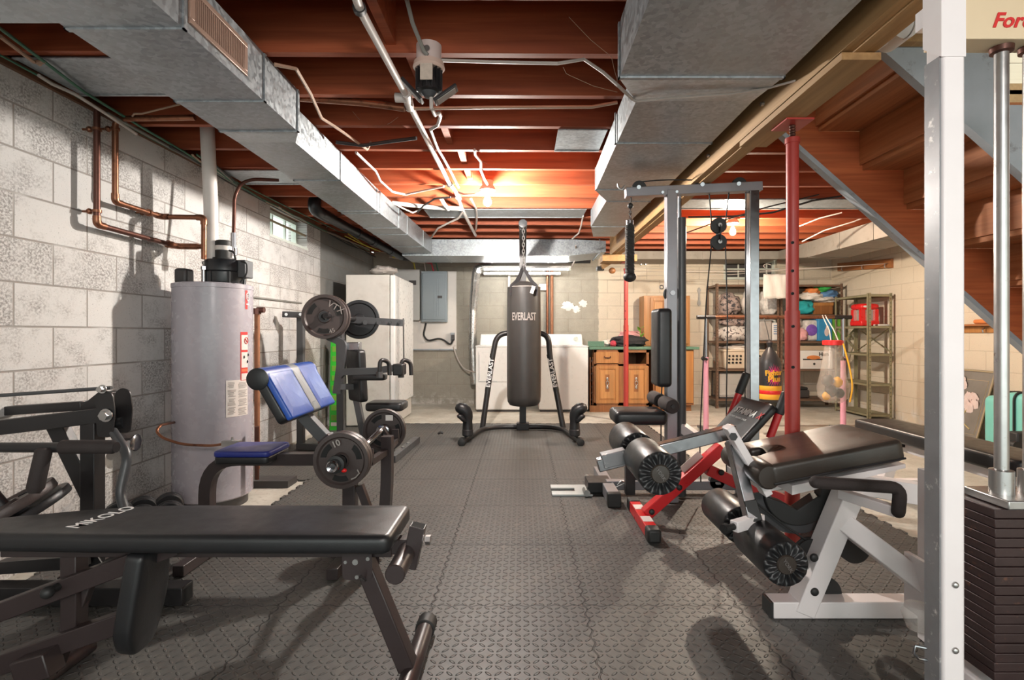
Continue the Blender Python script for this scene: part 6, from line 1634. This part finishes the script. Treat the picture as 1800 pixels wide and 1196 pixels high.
build('window', MB().box(4.475, 4.68, 6.972, 7.18, z + .072, z + .214), 'clear_plastic', t); build('badge', MB().ell((4.52, 6.948, z + .255), .045, .004, .014, 14, 8), 'label_white', t)
tag(build('paper_stack', MB().box(4.60, 4.72, 6.80, 6.93, z, z + .02), 'label_white'), 'thin stack of papers on the olive shelf beside the red machine', 'papers')

# ================================================================== rolling garment rack with punching toys
RD = 5.85
rx0, rx1 = P(1241, 1, RD).x, P(1482, 1, RD).x
rz = P(1, 558, RD).z
t = thing('garment_rack', 'pink garment rack with a copper-toned top rail, in front of the brown shelves', 'garment rack', ((rx0 + rx1) / 2, RD, 0))
for x in (rx0, rx1):
    build('lower_pole', MB().cyl((x, RD, .03), (x, RD, P(1, 628, RD).z), .030, .026, n=18), 'pink', t)
    build('upper_pole', MB().cyl((x, RD, P(1, 628, RD).z), (x, RD, rz), .018, n=16), 'chrome', t)
    build('clamp_knob', MB().cyl((x, RD - .03, P(1, 632, RD).z), (x - .04, RD - .06, P(1, 630, RD).z), .014, n=10).ell((x - .05, RD - .06, P(1, 630, RD).z), .025, .025, .025, 10, 8), 'rubber_black', t)
    build('foot', MB().bar((x, RD - .24, .03), (x, RD + .24, .03), .04, .03), 'gunmetal', t, bevel=.004)
build('top_rail', MB().cyl((rx0 - .07, RD, rz), (rx1 + .06, RD, rz), .019, n=18), 'copper', t)
for a, b in ((rx0 - .10, rx0 + .10), (rx1 - .10, rx1 + .09)): build('rail_cap', MB().cyl((a, RD, rz), (b, RD, rz), .023, n=18), 'powder_black', t)
# kids' punching bag
kx, ky, kr = P(1353, 1, 5.7).x, 5.7, P(1372, 1, 5.7).x - P(1353, 1, 5.7).x
kz0, kz1 = P(1, 706, 5.7).z, P(1, 640, 5.7).z
t = thing('toy_punching_bag', 'black toy punching bag with yellow lettering and striped base hung from the rack', 'punching bag', (kx, ky, kz0))
build('bag_body', MB().lathe((kx, ky, kz0), Z, [(0, 0), (kr * .9, .0), (kr * .98, .02), (kr, .05), (kr * 1.0, .30), (kr * .97, kz1 - kz0), (kr * .85, kz1 - kz0 + .06), (kr * .5, kz1 - kz0 + .13), (kr * .22, kz1 - kz0 + .18), (kr * .30, kz1 - kz0 + .23), (kr * .1, kz1 - kz0 + .25)], 36), 'bag_black', t)
for a, b, mt_ in ((.03, .085, 'yellow'), (.085, .125, 'red_plastic'), (.125, .175, 'yellow')):
    build('printed_band', MB().lathe((kx, ky, kz0), Z, [(kr * 1.004, a), (kr * 1.008, a + .001), (kr * 1.008, b - .001), (kr * 1.004, b)], 36), mt_, t)
sz = P(1, 661, 5.6).z
m = MB()
for k in range(26):
    a = k * 2 * PI / 26; l = .052 + .018 * ((k * 7) % 5) / 4
    x0_, z0_ = .045 * math.cos(a), .05 * math.sin(a); x1_, z1_ = (.05 + l) * math.cos(a) * .9, (.05 + l) * math.sin(a) * 1.1
    w_ = .006; px_, pz_ = -math.sin(a) * w_, math.cos(a) * w_
    def cw(x, z): q = x / kr; return V(kx + kr * 1.012 * math.sin(q), ky - kr * 1.012 * math.cos(q), sz + z)
    m.add([cw(x0_ + px_, z0_ + pz_), cw(x0_ - px_, z0_ - pz_), cw(x1_, z1_)], [(0, 1, 2)])
build('printed_burst', m, 'magenta', t)
text('toy_lettering', 'Fighter', .075, V(kx, ky - kr * 1.012, sz + .03), V(1, 0, .06), Z, 'yellow', t, sx=.92, bold=.003, wrap=kr * 1.012)
text('toy_lettering', 'Plus', .082, V(kx, ky - kr * 1.012, sz - .035), V(1, 0, .04), Z, 'yellow', t, sx=1.05, bold=.003, wrap=kr * 1.012)
build('hanging_cord', MB().tube([(kx, ky, kz1 + .22), (kx, ky + .05, (kz1 + rz) / 2 + .1), (kx, RD, rz + .015)], .005, 6), 'rope_black', t)
# mesh bag of toy gloves
gx, gy = P(1464, 1, 5.62).x, 5.62
gz0, gz1 = P(1, 708, gy).z, P(1, 604, gy).z
t = thing('ball_bag', 'clear plastic drawstring bag with toy boxing gear hanging from the rack', 'bag', (gx, gy, gz0))
m = MB().lathe((gx, gy, gz0), Z, [(.0, 0), (.09, .005), (.145, .06), (.155, .16), (.12, .32), (.085, gz1 - gz0 - .06), (.075, gz1 - gz0)], 20); build('clear_sack', m, 'clear_bag', t)
build('red_collar', MB().lathe((gx, gy, gz1 - .02), Z, [(.075, 0), (.10, .004), (.10, .05), (.075, .055)], 22), 'red_plastic', t)
for dx in (-.03, .05): build('drawstring', MB().tube([(gx + dx, gy - .02, gz1 + .02), (gx + dx * .6 + .01, gy + .05, (gz1 + rz) / 2), (gx + dx * .4 + .03, RD, rz + .02)], .006, 6), 'wire_white', t)
build('yellow_cord', MB().tube(fil([(gx + .05, gy - .10, gz1), (gx + .10, gy - .13, gz1 - .25), (gx + .12, gy - .15, gz1 - .45), (gx + .10, gy - .13, gz0 + .02)], .1), .008, 8), 'yellow', t)
for i, (dx, dz, r, mt_, lb) in enumerate(((-.055, .235, .062, 'rubber_black', 'round black toy punch ball inside the clear hanging bag'), (.045, .215, .055, 'yellow', 'yellow toy glove inside the clear hanging bag'), (-.02, .12, .06, 'bag_black', 'black toy glove low inside the clear hanging bag'), (.07, .10, .05, 'bag_black', 'small black toy glove beside the yellow one inside the clear bag'), (-.07, .07, .042, 'yellow', 'yellow toy piece at the bottom of the clear hanging bag'))):
    tag(build('toy_glove' if i else 'toy_ball', MB().blob((gx + dx, gy, gz0 + dz), r, r * .9, r * 1.05, i, .12 if i else .02, 2, 20, 12, False), mt_), lb, 'toy')

# clotheslines, wall board, towel
a, b = P(1472, 470, 7.7), P(1566, 460, 6.85)
wx_ = XR - .035
t = thing('line_board', 'reddish wooden board with hooks mounted high on the cream wall', 'board', (wx_, 7.2, 1.95))
y0, y1 = wx_ * FOC / (1472 - CX), wx_ * FOC / (1566 - CX)
z0, z1 = EYE + (CY - 470) * y0 / FOC, EYE + (CY - 463) * y1 / FOC
build('board', MB().hexa([(wx_, y1, z1 - .06), (XR - .001, y1, z1 - .06), (XR - .001, y0, z0 - .06), (wx_, y0, z0 - .06), (wx_, y1, z1 + .06), (XR - .001, y1, z1 + .06), (XR - .001, y0, z0 + .06), (wx_, y0, z0 + .06)]), 'board_wood', t)
m = MB()
for s in (.15, .55, .95):
    c = V(wx_, y0 + (y1 - y0) * s, z0 + (z1 - z0) * s); m.tube(fil([c, c + V(-.04, 0, 0), c + V(-.045, 0, -.05), c + V(-.02, 0, -.06)], .02), .005, 6)
build('hook', m, 'steel', t)
for k, (q0, q1, lab) in enumerate(((P(1075, 470, 7.9), V(wx_ - .04, y0 + .1, z0), 'upper white clothesline strung to the wooden wall board'), (P(1075, 486, 7.9), V(wx_ - .04, (y0 + y1) / 2, (z0 + z1) / 2), 'middle white clothesline crossing in front of the back window'), (P(1110, 478, 7.6), V(wx_ - .04, y1 + .05, z1), 'white clothesline holding the towel and reaching the near hook'))):
    m_ = q0.lerp(q1, .5) - Z * .05
    tag(build('clothesline', MB().tube([q0.lerp(m_, s / 6) if s < 6 else m_ for s in range(7)] + [m_.lerp(q1, s / 6) for s in range(1, 7)], .004, 6), 'wire_white'), lab, 'clothesline')
tx0, tx1 = P(1342, 1, 7.4).x, P(1384, 1, 7.4).x; tz0, tz1 = P(1, 525, 7.4).z, P(1, 482, 7.4).z
m = MB(); n = 8; vs = []
for j in range(9):
    for i in range(n + 1): vs.append(V(tx0 + (tx1 - tx0) * i / n, 7.4 + .012 * math.sin(i * 1.7 + j * .4), tz0 + (tz1 - tz0) * j / 8 + (.006 * math.sin(i * 2.1) if j == 0 else 0)))
m.add(vs, [(j * (n + 1) + i, j * (n + 1) + i + 1, (j + 1) * (n + 1) + i + 1, (j + 1) * (n + 1) + i) for j in range(8) for i in range(n)])
tag(build('towel', m, 'white_cloth', solid=.012), 'white terry towel hanging from the clothesline beside the red post', 'towel')
p = P(1345, 471, 7.5); tag(build('clothes_hook', MB().tube(fil([p, p + V(-.03, 0, .03), p + V(.02, 0, .06), p + V(.08, 0, .04)], .03), .006, 6), 'wire_white'), 'small white hook on the clothesline above the towel', 'hook')
for px, lab in ((1127, 'dark metal hook on the cream back wall, the one nearer the red post'), (1135, 'dark metal hook on the cream back wall, the one nearer the tower')):
    p = P(px, 458, 8.16); tag(build('wall_hook', MB().bar(p, p + V(0, 0, -.07), .045, .02).bar(p + V(0, -.01, -.06), p + V(.03, -.03, -.05), .02), 'steel'), lab, 'hook')
p = P(1229, 520, 8.18); tag(build('wall_hook', MB().prism([(-.008, -.16), (.008, -.16), (.03, -.12), (.012, -.06), (.012, .04), (.03, .09), (0, .13), (-.03, .09), (-.012, .04), (-.012, -.06), (-.03, -.12)], p, X, Z, -.02), 'steel'), 'ornate dark iron hook plate on the cream wall beside the cabinet', 'hook')

# ================================================================== right wall: picture, wood shelf, suitcases
pw = XR - .05
y0, y1 = pw * FOC / (1678 - CX), pw * FOC / (1756 - CX)
zt_ = P(1, 652, 5.4).z
t = thing('framed_poster', 'framed poster of white irises leaning on the cream wall', 'poster', (pw, (y0 + y1) / 2, 0))
def lean(y, z, off=0.0): return V(pw - .22 + .20 * z / zt_ - off, y, z)
def lq(name, mat, ya, yb, za, zb, off, par):
    m = MB().hexa([lean(ya, za, off), lean(yb, za, off), lean(yb, za, off - .006), lean(ya, za, off - .006), lean(ya, zb, off), lean(yb, zb, off), lean(yb, zb, off - .006), lean(ya, zb, off - .006)]); return build(name, m, mat, par)
lq('backing', 'poster_gray', y1, y0, .0, zt_, .0, t)
m = MB()
for (ya, yb, za, zb) in ((y1, y0, 0, .015), (y1, y0, zt_ - .015, zt_), (y1, y1 + .015, 0, zt_), (y0 - .015, y0, 0, zt_)):
    m.hexa([lean(ya, za, .012), lean(yb, za, .012), lean(yb, za, -.006), lean(ya, za, -.006), lean(ya, zb, .012), lean(yb, zb, .012), lean(yb, zb, -.006), lean(ya, zb, -.006)])
build('frame', m, 'frame_tan', t)
pr = lq('print', 'frame_tan', y1 + .055, y0 - .05, .07, zt_ - .10, .002, t); lq('print_field', 'poster_gray', y1 + .06, y0 - .055, .075, zt_ - .105, .004, t)
for i, (fy, fz, s) in enumerate(((y0 - .17, .55, 1.0), (y1 + .19, .38, 1.2), (y0 - .20, .30, .8))):
    for k in range(5):
        a = k * 1.26 + i; c = lean(fy - .045 * s * math.cos(a), fz + .05 * s * math.sin(a), .012); build('petal', MB().blob(c, .006, .042 * s, .05 * s, k + i * 5, .35, 2, 16, 10, False), 'flower', pr)
for i, (ya, za, yb, zb) in enumerate(((y0 - .17, .1, y0 - .17, .5), (y1 + .25, .1, y1 + .20, .33), (y1 + .12, .12, y1 + .30, .26))):
    build('printed_stem', MB().tube(fil([lean(ya, za, .008), lean((ya + yb) / 2 + .04, (za + zb) / 2, .008), lean(yb, zb, .008)], .2), .006, 6), 'stem_gold', pr)
# small wooden shelf
ya, yb = XR * FOC / (1690 - CX), XR * FOC / (1752 - CX)
zz = P(1, 575, 5.5).z
t = thing('wall_shelf', 'orange-brown wooden rail shelf on the cream wall above the iris poster', 'shelf', (XR - .05, (ya + yb) / 2, zz))
build('shelf_board', MB().box(XR - .10, XR - .001, yb - .5, ya, zz + .01, zz + .03), 'board_wood', t); build('shelf_rail', MB().box(XR - .02, XR - .001, yb - .5, ya, zz - .06, zz + .01), 'oak', t); build('shelf_hook', MB().tube([(XR - .03, yb + .1, zz - .01), (XR - .06, yb + .1, zz - .03), (XR - .05, yb + .1, zz - .06)], .006, 6), 'steel', t)
tag(build('wood_stick', MB().cyl((XR - .06, yb - .4, zz + .055), (XR - .06, ya - .25, zz + .055), .024, n=12), 'orange_cloth'), 'rounded orange stick lying on the wooden wall shelf', 'stick')
def suitcase(label, x0, x1, y0, y1, h):
    t = thing('suitcase', label, 'suitcase', ((x0 + x1) / 2, (y0 + y1) / 2, 0), 'teal suitcases')
    m = MB().pad(rpoly([(x0, .04), (x1, .04), (x1, h), (x0, h)], .07, 6), (0, y1, 0), X, Z, y1 - y0, .035, .003); build('shell', m, 'teal', t)
    m = MB().sweep([V(p.x, (y0 + y1) / 2, p.y) for p in rpoly([(x0 - .002, .038), (x1 + .002, .038), (x1 + .002, h + .002), (x0 - .002, h + .002)], .07, 6)], rect(.03, .012), Y, closed=True); build('zipper_band', m, 'rubber_black', t)
    build('handle', MB().tube(fil([((x0 + x1) / 2 - .08, (y0 + y1) / 2, h), ((x0 + x1) / 2 - .08, (y0 + y1) / 2, h + .04), ((x0 + x1) / 2 + .08, (y0 + y1) / 2, h + .04), ((x0 + x1) / 2 + .08, (y0 + y1) / 2, h)], .03), .012, 8), 'rubber_black', t)
    for x in (x0 + .05, x1 - .05): build('wheel', MB().cyl((x, y0 + .05, .03), (x + .001, y0 + .08, .03), .028, n=14), 'rubber_black', t)
suitcase('teal hard suitcase standing closest to the iris poster', P(1728, 1, 5.0).x, P(1728, 1, 5.0).x + .30, 4.72, 5.00, P(1, 700, 4.75).z)
suitcase('teal hard suitcase with black trim, half behind the steel guide rod', P(1762, 1, 4.66).x, P(1762, 1, 4.66).x + .42, 4.42, 4.66, P(1, 694, 4.45).z)
p = P(1785, 770, 4.2)
t = thing('camera_mount', 'black camera clamp in front of the teal suitcase', 'clamp', (p.x, p.y, 0))
build('stand', MB().cyl((p.x + .06, 4.2, 0), (p.x + .06, 4.2, p.z), .012, n=10), 'steel', t); build('clamp_knob', MB().cyl(p + V(-.06, -.03, -.05), p + V(-.06, -.08, -.05), .035, n=12), 'rubber_black', t)
build('head', MB().box(p.x - .03, p.x + .09, 4.15, 4.24, p.z - .10, p.z + .05), 'rubber_black', t, bevel=.015)

# ================================================================== lights and wiring under the joists
# three-panel work light
D = 2.20
def W(px, py, d=D): return P(px, py, d)
c = W(754, 106); t = thing('work_light', 'black three-panel work light screwed into a gray ceiling socket', 'work light', (c.x, D, W(1, 180).z))
cx = c.x
zt = 2.295
build('junction_box', MB().cyl((cx, D, W(1, 110).z), (cx, D, zt), .052, n=28), 'flood_gray', t)
build('knockout', MB().cyl((cx, D - .052, W(1, 97).z), (cx, D - .056, W(1, 97).z), .013, n=14), 'steel', t)
build('lampholder', MB().lathe((cx, D, W(1, 124).z), Z, [(.03, 0), (.058, .0), (.066, .010), (.062, .03), (.05, .036)], 30), 'ceramic', t)
z0, z1 = W(1, 163).z, W(1, 122).z
m = MB().lathe((cx, D, z0), Z, [(.030, 0), (.054, .004), (.050, .03), (.043, (z1 - z0) * .6), (.040, z1 - z0 - .01), (.020, z1 - z0)], 8); bd = build('heat_sink', m, 'powder_black', t)
m = MB()
for k in range(16):
    a = k * PI / 8; q = V(math.cos(a), math.sin(a), 0); m.obox(V(cx, D, (z0 + z1) / 2) + q * .047, q * .009, q.cross(Z) * .002, Z * ((z1 - z0) / 2 - .004))
build('fin', m, 'powder_black', bd)
build('center_panel', MB().box(cx - .025, cx + .025, D - .062, D - .056, W(1, 152).z, W(1, 124).z), 'lamp_panel', t)
build('bottom_cap', MB().lathe((cx, D, z0 - .022), Z, [(.0, 0), (.018, .002), (.034, .022)], 20), 'gunmetal', t)
for s, e0, e1 in ((-1, (742, 178), (708, 141)), (1, (764, 180), (803, 153))):
    a, b = W(*e0), W(*e1); d = (b - a); l = d.length; d.normalize(); nn = Y.cross(d)
    m = MB().obox((a + b) / 2, d * (l / 2), Y * .028, nn * .007); w_ = build('side_panel', m, 'powder_black', t, bevel=.003)
    m = MB().obox((a + b) / 2 + (nn if nn.z < 0 else -nn) * .0085, d * (l / 2 - .012), Y * .022, nn * .0015); build('led_face', m, 'text_gray', w_)
    build('hinge', MB().cyl(V(cx + s * .045, D, z0 + .01), a.lerp(b, .35), .008, n=8), 'steel', w_)

def bulb(label, p, mat, group='bare bulbs'):
    t = thing('light_bulb', label, 'light bulb', p, group)
    zt = ZC - .002
    build('lampholder', MB().lathe((p.x, p.y, p.z + .085), Z, [(.025, 0), (.06, .004), (.062, .02), (.045, .045), (.045, max(.05, zt - p.z - .085))], 26), 'ceramic', t)
    build('screw_base', MB().cyl((p.x, p.y, p.z + .045), (p.x, p.y, p.z + .09), .0135, n=16), 'steel', t)
    build('glass_bulb', MB().lathe((p.x, p.y, p.z - .034), Z, [(.0, 0), (.014, .003), (.026, .014), (.030, .030), (.028, .046), (.020, .064), (.014, .082), (.0, .084)], 24), mat, t)
bp1 = P(857, 355, 4.16); bulb('glowing bare bulb in the ceramic socket over the middle of the gym', bp1, 'bulb_glow')
bp2 = P(1288, 408, 5.55); bulb('glowing bare bulb behind the hanging pulleys of the cable tower', bp2, 'bulb_glow_warm')

# white plastic water line running under the joists toward the back
wz = 2.275
pts = [P(618, -30, 1.78), P(632, 8, 1.93), P(716, 165, 2.66), P(718, 180, 2.72), P(790, 318, 4.2), P(800, 335, 4.4), P(815, 372, 5.2), P(836, 412, 6.4)]
for q in pts: q.z = min(q.z, 2.285)
t = thing('plastic_pipe', 'white plastic water pipe crossing under the joists toward the back wall', 'pipe', pts[2])
build('pipe', MB().tube(fil(pts, .15), .0165, 12), 'pvc', t)
d = (pts[3] - pts[2]).normalized()
build('tee_fitting', MB().cyl(pts[2] - d * .05, pts[3] + d * .06, .024, n=14).cyl(pts[2], pts[2] + V(-.06, 0, 0), .024, n=14), 'pvc', t)
for q in (pts[1], pts[4]): build('strap', MB().cyl(q - d * .012, q + d * .012, .024, n=14), 'rubber_black', t)
pts = [P(798, 335, 4.35), P(806, 348, 4.6), P(812, 364, 5.0)]
build('elbow', MB().cyl(pts[1] - V(0, .03, 0), pts[1] + V(0, .03, 0), .024, n=12), 'pvc', t)
tag(build('plastic_pipe', MB().tube(fil([P(527, 172, 2.78), P(640, 180, 2.76), P(712, 190, 2.74)], .1), .019, 12), 'copper'), 'tan plastic branch pipe between the long duct and the white pipe tee', 'pipe')
tag(build('plastic_pipe', MB().tube([P(728, 191, 2.75), P(850, 189, 2.75), P(1040, 188, 2.75), P(1085, 180, 2.75)], .0085, 10), 'wire_tan'), 'thin pink-tan pipe crossing under the joists to the return duct', 'pipe')
tag(build('plastic_pipe', MB().tube(fil([P(690, 357, 4.9), P(760, 365, 4.9), P(812, 367, 4.9)], .1), .02, 12), 'pvc'), 'white plastic pipe crossing in front of the joist pan behind the bulb', 'pipe')
tag(build('plastic_pipe', MB().tube(fil([P(776, 350, 4.7), P(780, 358, 4.75), P(788, 368, 4.9)], .1), .018, 12), 'pvc'), 'short slanted white plastic pipe near the bulb', 'pipe')
wire('flexible gray cable feeding the work light box from the joist above', [P(714, -5, 1.95), P(725, 40, 2.05), P(745, 90, D - .06), P(752, 97, D - .055)], .0085, 'wire_gray', seed=31, wob=0)
wire('gray cord curling under the work light toward the back', [P(758, 168, D), P(758, 190, D), P(765, 203, D + .08), P(772, 200, D + .16), P(775, 205, 2.5), P(770, 220, 2.7), P(757, 228, 2.8), P(770, 262, 3.3), P(790, 296, 3.8), P(806, 330, 4.2)], .0085, 'wire_white', seed=32, wob=.004)
wire('gray cable from the work light to the return duct corner', [P(775, 106, D - .01), P(860, 103, 2.3), P(980, 112, 2.2), P(1026, 104, 2.28), P(1060, 128, 2.2), P(1085, 150, 2.15), P(1112, 175, 2.3), P(1118, 178, 2.30)], .007, 'wire_white', seed=33, wob=.004)
wire('thin wire running from the duct corner across the wide duct to the stairs', [P(1118, 178, 2.28), P(1190, 171, 2.24), P(1280, 166, 2.2), P(1350, 155, 2.15), P(1440, 130, 2.1), P(1520, 100, 2.0), P(1560, 75, 1.95)], .005, 'wire_white', seed=34, wob=.004)
wire('white cable bending along the joists right of the long duct', [P(482, 106, 2.32), P(520, 116, 2.36), P(545, 160, 2.6), P(565, 195, 2.9), P(585, 205, 3.0), P(610, 225, 3.15), P(645, 255, 3.4), P(652, 250, 3.45)], .0085, 'wire_tan', seed=35, wob=.006)
wire('white cable from the duct side winding to the middle pipe', [P(626, 260, 3.45), P(640, 280, 3.6), P(660, 297, 3.85), P(668, 318, 4.05), P(690, 338, 4.3), P(712, 343, 4.4), P(740, 337, 4.35), P(780, 328, 4.2)], .009, 'wire_white', seed=36, wob=.006)
wire('white cable dropping from a joist to the bulb socket', [P(834, 252, 3.4), P(835, 272, 3.5), P(845, 285, 3.6), P(845, 300, 3.75), P(852, 316, 4.0), P(858, 326, 4.12)], .009, 'wire_white', seed=37, wob=.004)
wire('white cable from the bulb socket to the white pipe', [P(850, 335, 4.14), P(835, 342, 4.2), P(815, 342, 4.3), P(806, 338, 4.35)], .009, 'wire_white', seed=38, wob=.004)
wire('black cable curling from the white pipe to the duct panel end', [P(792, 347, 4.5), P(765, 349, 4.6), P(745, 362, 4.8), P(734, 373, 4.9)], .008, 'wire_black', seed=39, wob=.01)
wire('gray cable hanging low past the duct panel', [P(815, 368, 5.1), P(805, 384, 5.3), P(785, 394, 5.5), P(770, 402, 5.6), P(758, 418, 6.2)], .010, 'wire_white', seed=40, wob=.01)
wire('white wire dangling beside the duct panel end', [P(690, 357, 4.6), P(710, 367, 4.75), P(725, 374, 4.9), P(735, 370, 4.9)], .007, 'wire_white', seed=41, wob=.01)
wire('white cable down from the pan end to the last joists', [P(828, 350, 4.6), P(836, 365, 5.0), P(838, 385, 5.5), P(836, 405, 6.2)], .010, 'wire_white', seed=42, wob=.012)
wire('black wire bundle lying across a joist bay left of the white pipe', [P(590, 250, 3.25), P(640, 258, 3.3), P(690, 248, 3.25), P(732, 243, 3.2)], .011, 'wire_black', seed=43, wob=.03)
wire('white wire drooping beside the return duct end', [P(1025, 380, 5.3), P(1022, 395, 5.5), P(1018, 410, 5.7), P(1006, 420, 5.9)], .008, 'wire_white', seed=44, wob=.01)
wire('white cable hanging between the cross duct and the strip light', [P(1012, 432, 6.6), P(1012, 455, 7.2), P(1004, 470, 7.55)], .010, 'wire_white', seed=45, wob=.01)
wire('black cable along the joists over the side room', [P(1210, 382, 5.0), P(1290, 378, 5.0), P(1360, 370, 4.9), P(1430, 352, 4.7), P(1480, 345, 4.6)], .009, 'wire_black', seed=46, wob=.03)
wire('white cable sagging over the side room near the stairs', [P(1395, 402, 5.6), P(1440, 385, 5.4), P(1480, 374, 5.3)], .007, 'wire_white', seed=47, wob=.01)
wire('pale cable loose across the side room joists', [P(1410, 425, 6.0), P(1450, 405, 5.8), P(1500, 385, 5.6), P(1530, 378, 5.5)], .007, 'wire_white', seed=48, wob=.03)
wire('thin dark wire slanting behind the tower pulleys', [P(1205, 410, 5.2), P(1250, 393, 5.0), P(1350, 365, 4.7), P(1440, 342, 4.5)], .006, 'wire_black', seed=49, wob=.01)
# cobwebs
def web(label, pts, seed):
    q = [Vector(p) for p in pts]; m = MB()
    for i in range(len(q) - 1): m.tube([q[i], q[i].lerp(q[i + 1], .5) - Z * .01, q[i + 1]], .0011, 4)
    return tag(build('cobweb', m, 'wire_tan'), label, 'cobweb', 'cobweb strands')
web('cobweb strands between joist and return duct, at the cable bend', [P(1000, 30, 2.1), P(1075, 100, 2.2), P(1085, 140, 2.2), P(1083, 145, 2.2)], 1)
web('cobweb strands running low from the work light cable to the duct', [P(990, 118, 2.2), P(1000, 132, 2.2), P(1085, 162, 2.3)], 2)
web('cobweb strands near the black wire bundle', [P(620, 196, 3.0), P(640, 215, 3.1), P(670, 222, 3.1), P(700, 206, 3.0)], 3)
web('cobweb strands beside the bulb cable', [P(830, 270, 3.7), P(870, 295, 3.9), P(905, 300, 4.0)], 4)
# clutter hung at the beam end
p = P(1060, 470, 6.9)
t = thing('wood_bracket', 'yellowish split wood block and black clip hanging at the far beam end', 'bracket', p)
build('block', MB().bar(P(1058, 470, 6.75), P(1086, 452, 6.75), .10, .06), 'beam_wood', t); build('clip', MB().box(p.x - .09, p.x + .0, 6.8, 6.9, p.z - .05, p.z + .0), 'rubber_black', t)
build('knob', MB().ell(P(1076, 476, 6.8), .045, .04, .04, 12, 8), 'oak_dark', t); build('paper_label', MB().box(P(1078, 1, 6.7).x, P(1090, 1, 6.7).x, 6.69, 6.70, P(1, 462, 6.7).z, P(1, 452, 6.7).z), 'label_white', t)
# white can by the stair header
a, b = P(1560, 72, 2.15), P(1594, 45, 2.0)
t = thing('tin_can', 'white tin can lodged between the stair header and beam', 'can', a)
build('body', MB().cyl(a, b, .045, n=22), 'white_box', t); build('rim_ring', MB().sweep([b + V(.0, .045 * math.cos(q), .045 * math.sin(q)) for q in [k * PI / 8 for k in range(16)]], circ(.003, 6), closed=True), 'steel', t)
WORLD, EXPO = 1.4, 0.8
def LIGHTS():
    lamp('fill_behind_camera', (0.6, -1.3, 2.0), 100, (1, .90, .87), .25)  # unseen fill light, added behind the camera to soften and brighten the foreground

# ------------------------------------------------------------------ camera, light, world
cam = bpy.data.cameras.new('camera'); co = bpy.data.objects.new('camera', cam); COL.objects.link(co)
co.location = (0, 0, EYE); co.rotation_euler = (PI / 2, 0, 0)
cam.sensor_width = 36; cam.lens = FOC / 1800 * 36
cam.shift_x = (900 - CX) / 1800; cam.shift_y = (CY - 598) / 1800
cam.clip_start = .02
SC.camera = co

def lamp(name, loc, w, col, r=.04, typ='POINT'):
    l = bpy.data.lights.new(name, typ); l.energy = w; l.color = col
    if typ == 'POINT': l.shadow_soft_size = r
    o = bpy.data.objects.new(name, l); COL.objects.link(o); o.location = loc; return o

LIGHTS()

w = bpy.data.worlds.new('world'); SC.world = w; w.use_nodes = True
bg = w.node_tree.nodes['Background']; bg.inputs[0].default_value = (.90, 1.0, .95, 1); bg.inputs[1].default_value = WORLD
SC.view_settings.view_transform = 'Standard'; SC.view_settings.look = 'None'
SC.view_settings.exposure = EXPO; SC.view_settings.gamma = 1.0
SC.view_settings.use_curve_mapping = False
SC.cycles.max_bounces = 8; SC.cycles.diffuse_bounces = 5; SC.cycles.glossy_bounces = 4; SC.cycles.transparent_max_bounces = 12
SC.cycles.use_denoising = True
SC.cycles.sample_clamp_indirect = 6.0
SC.cycles.caustics_reflective = False; SC.cycles.caustics_refractive = False
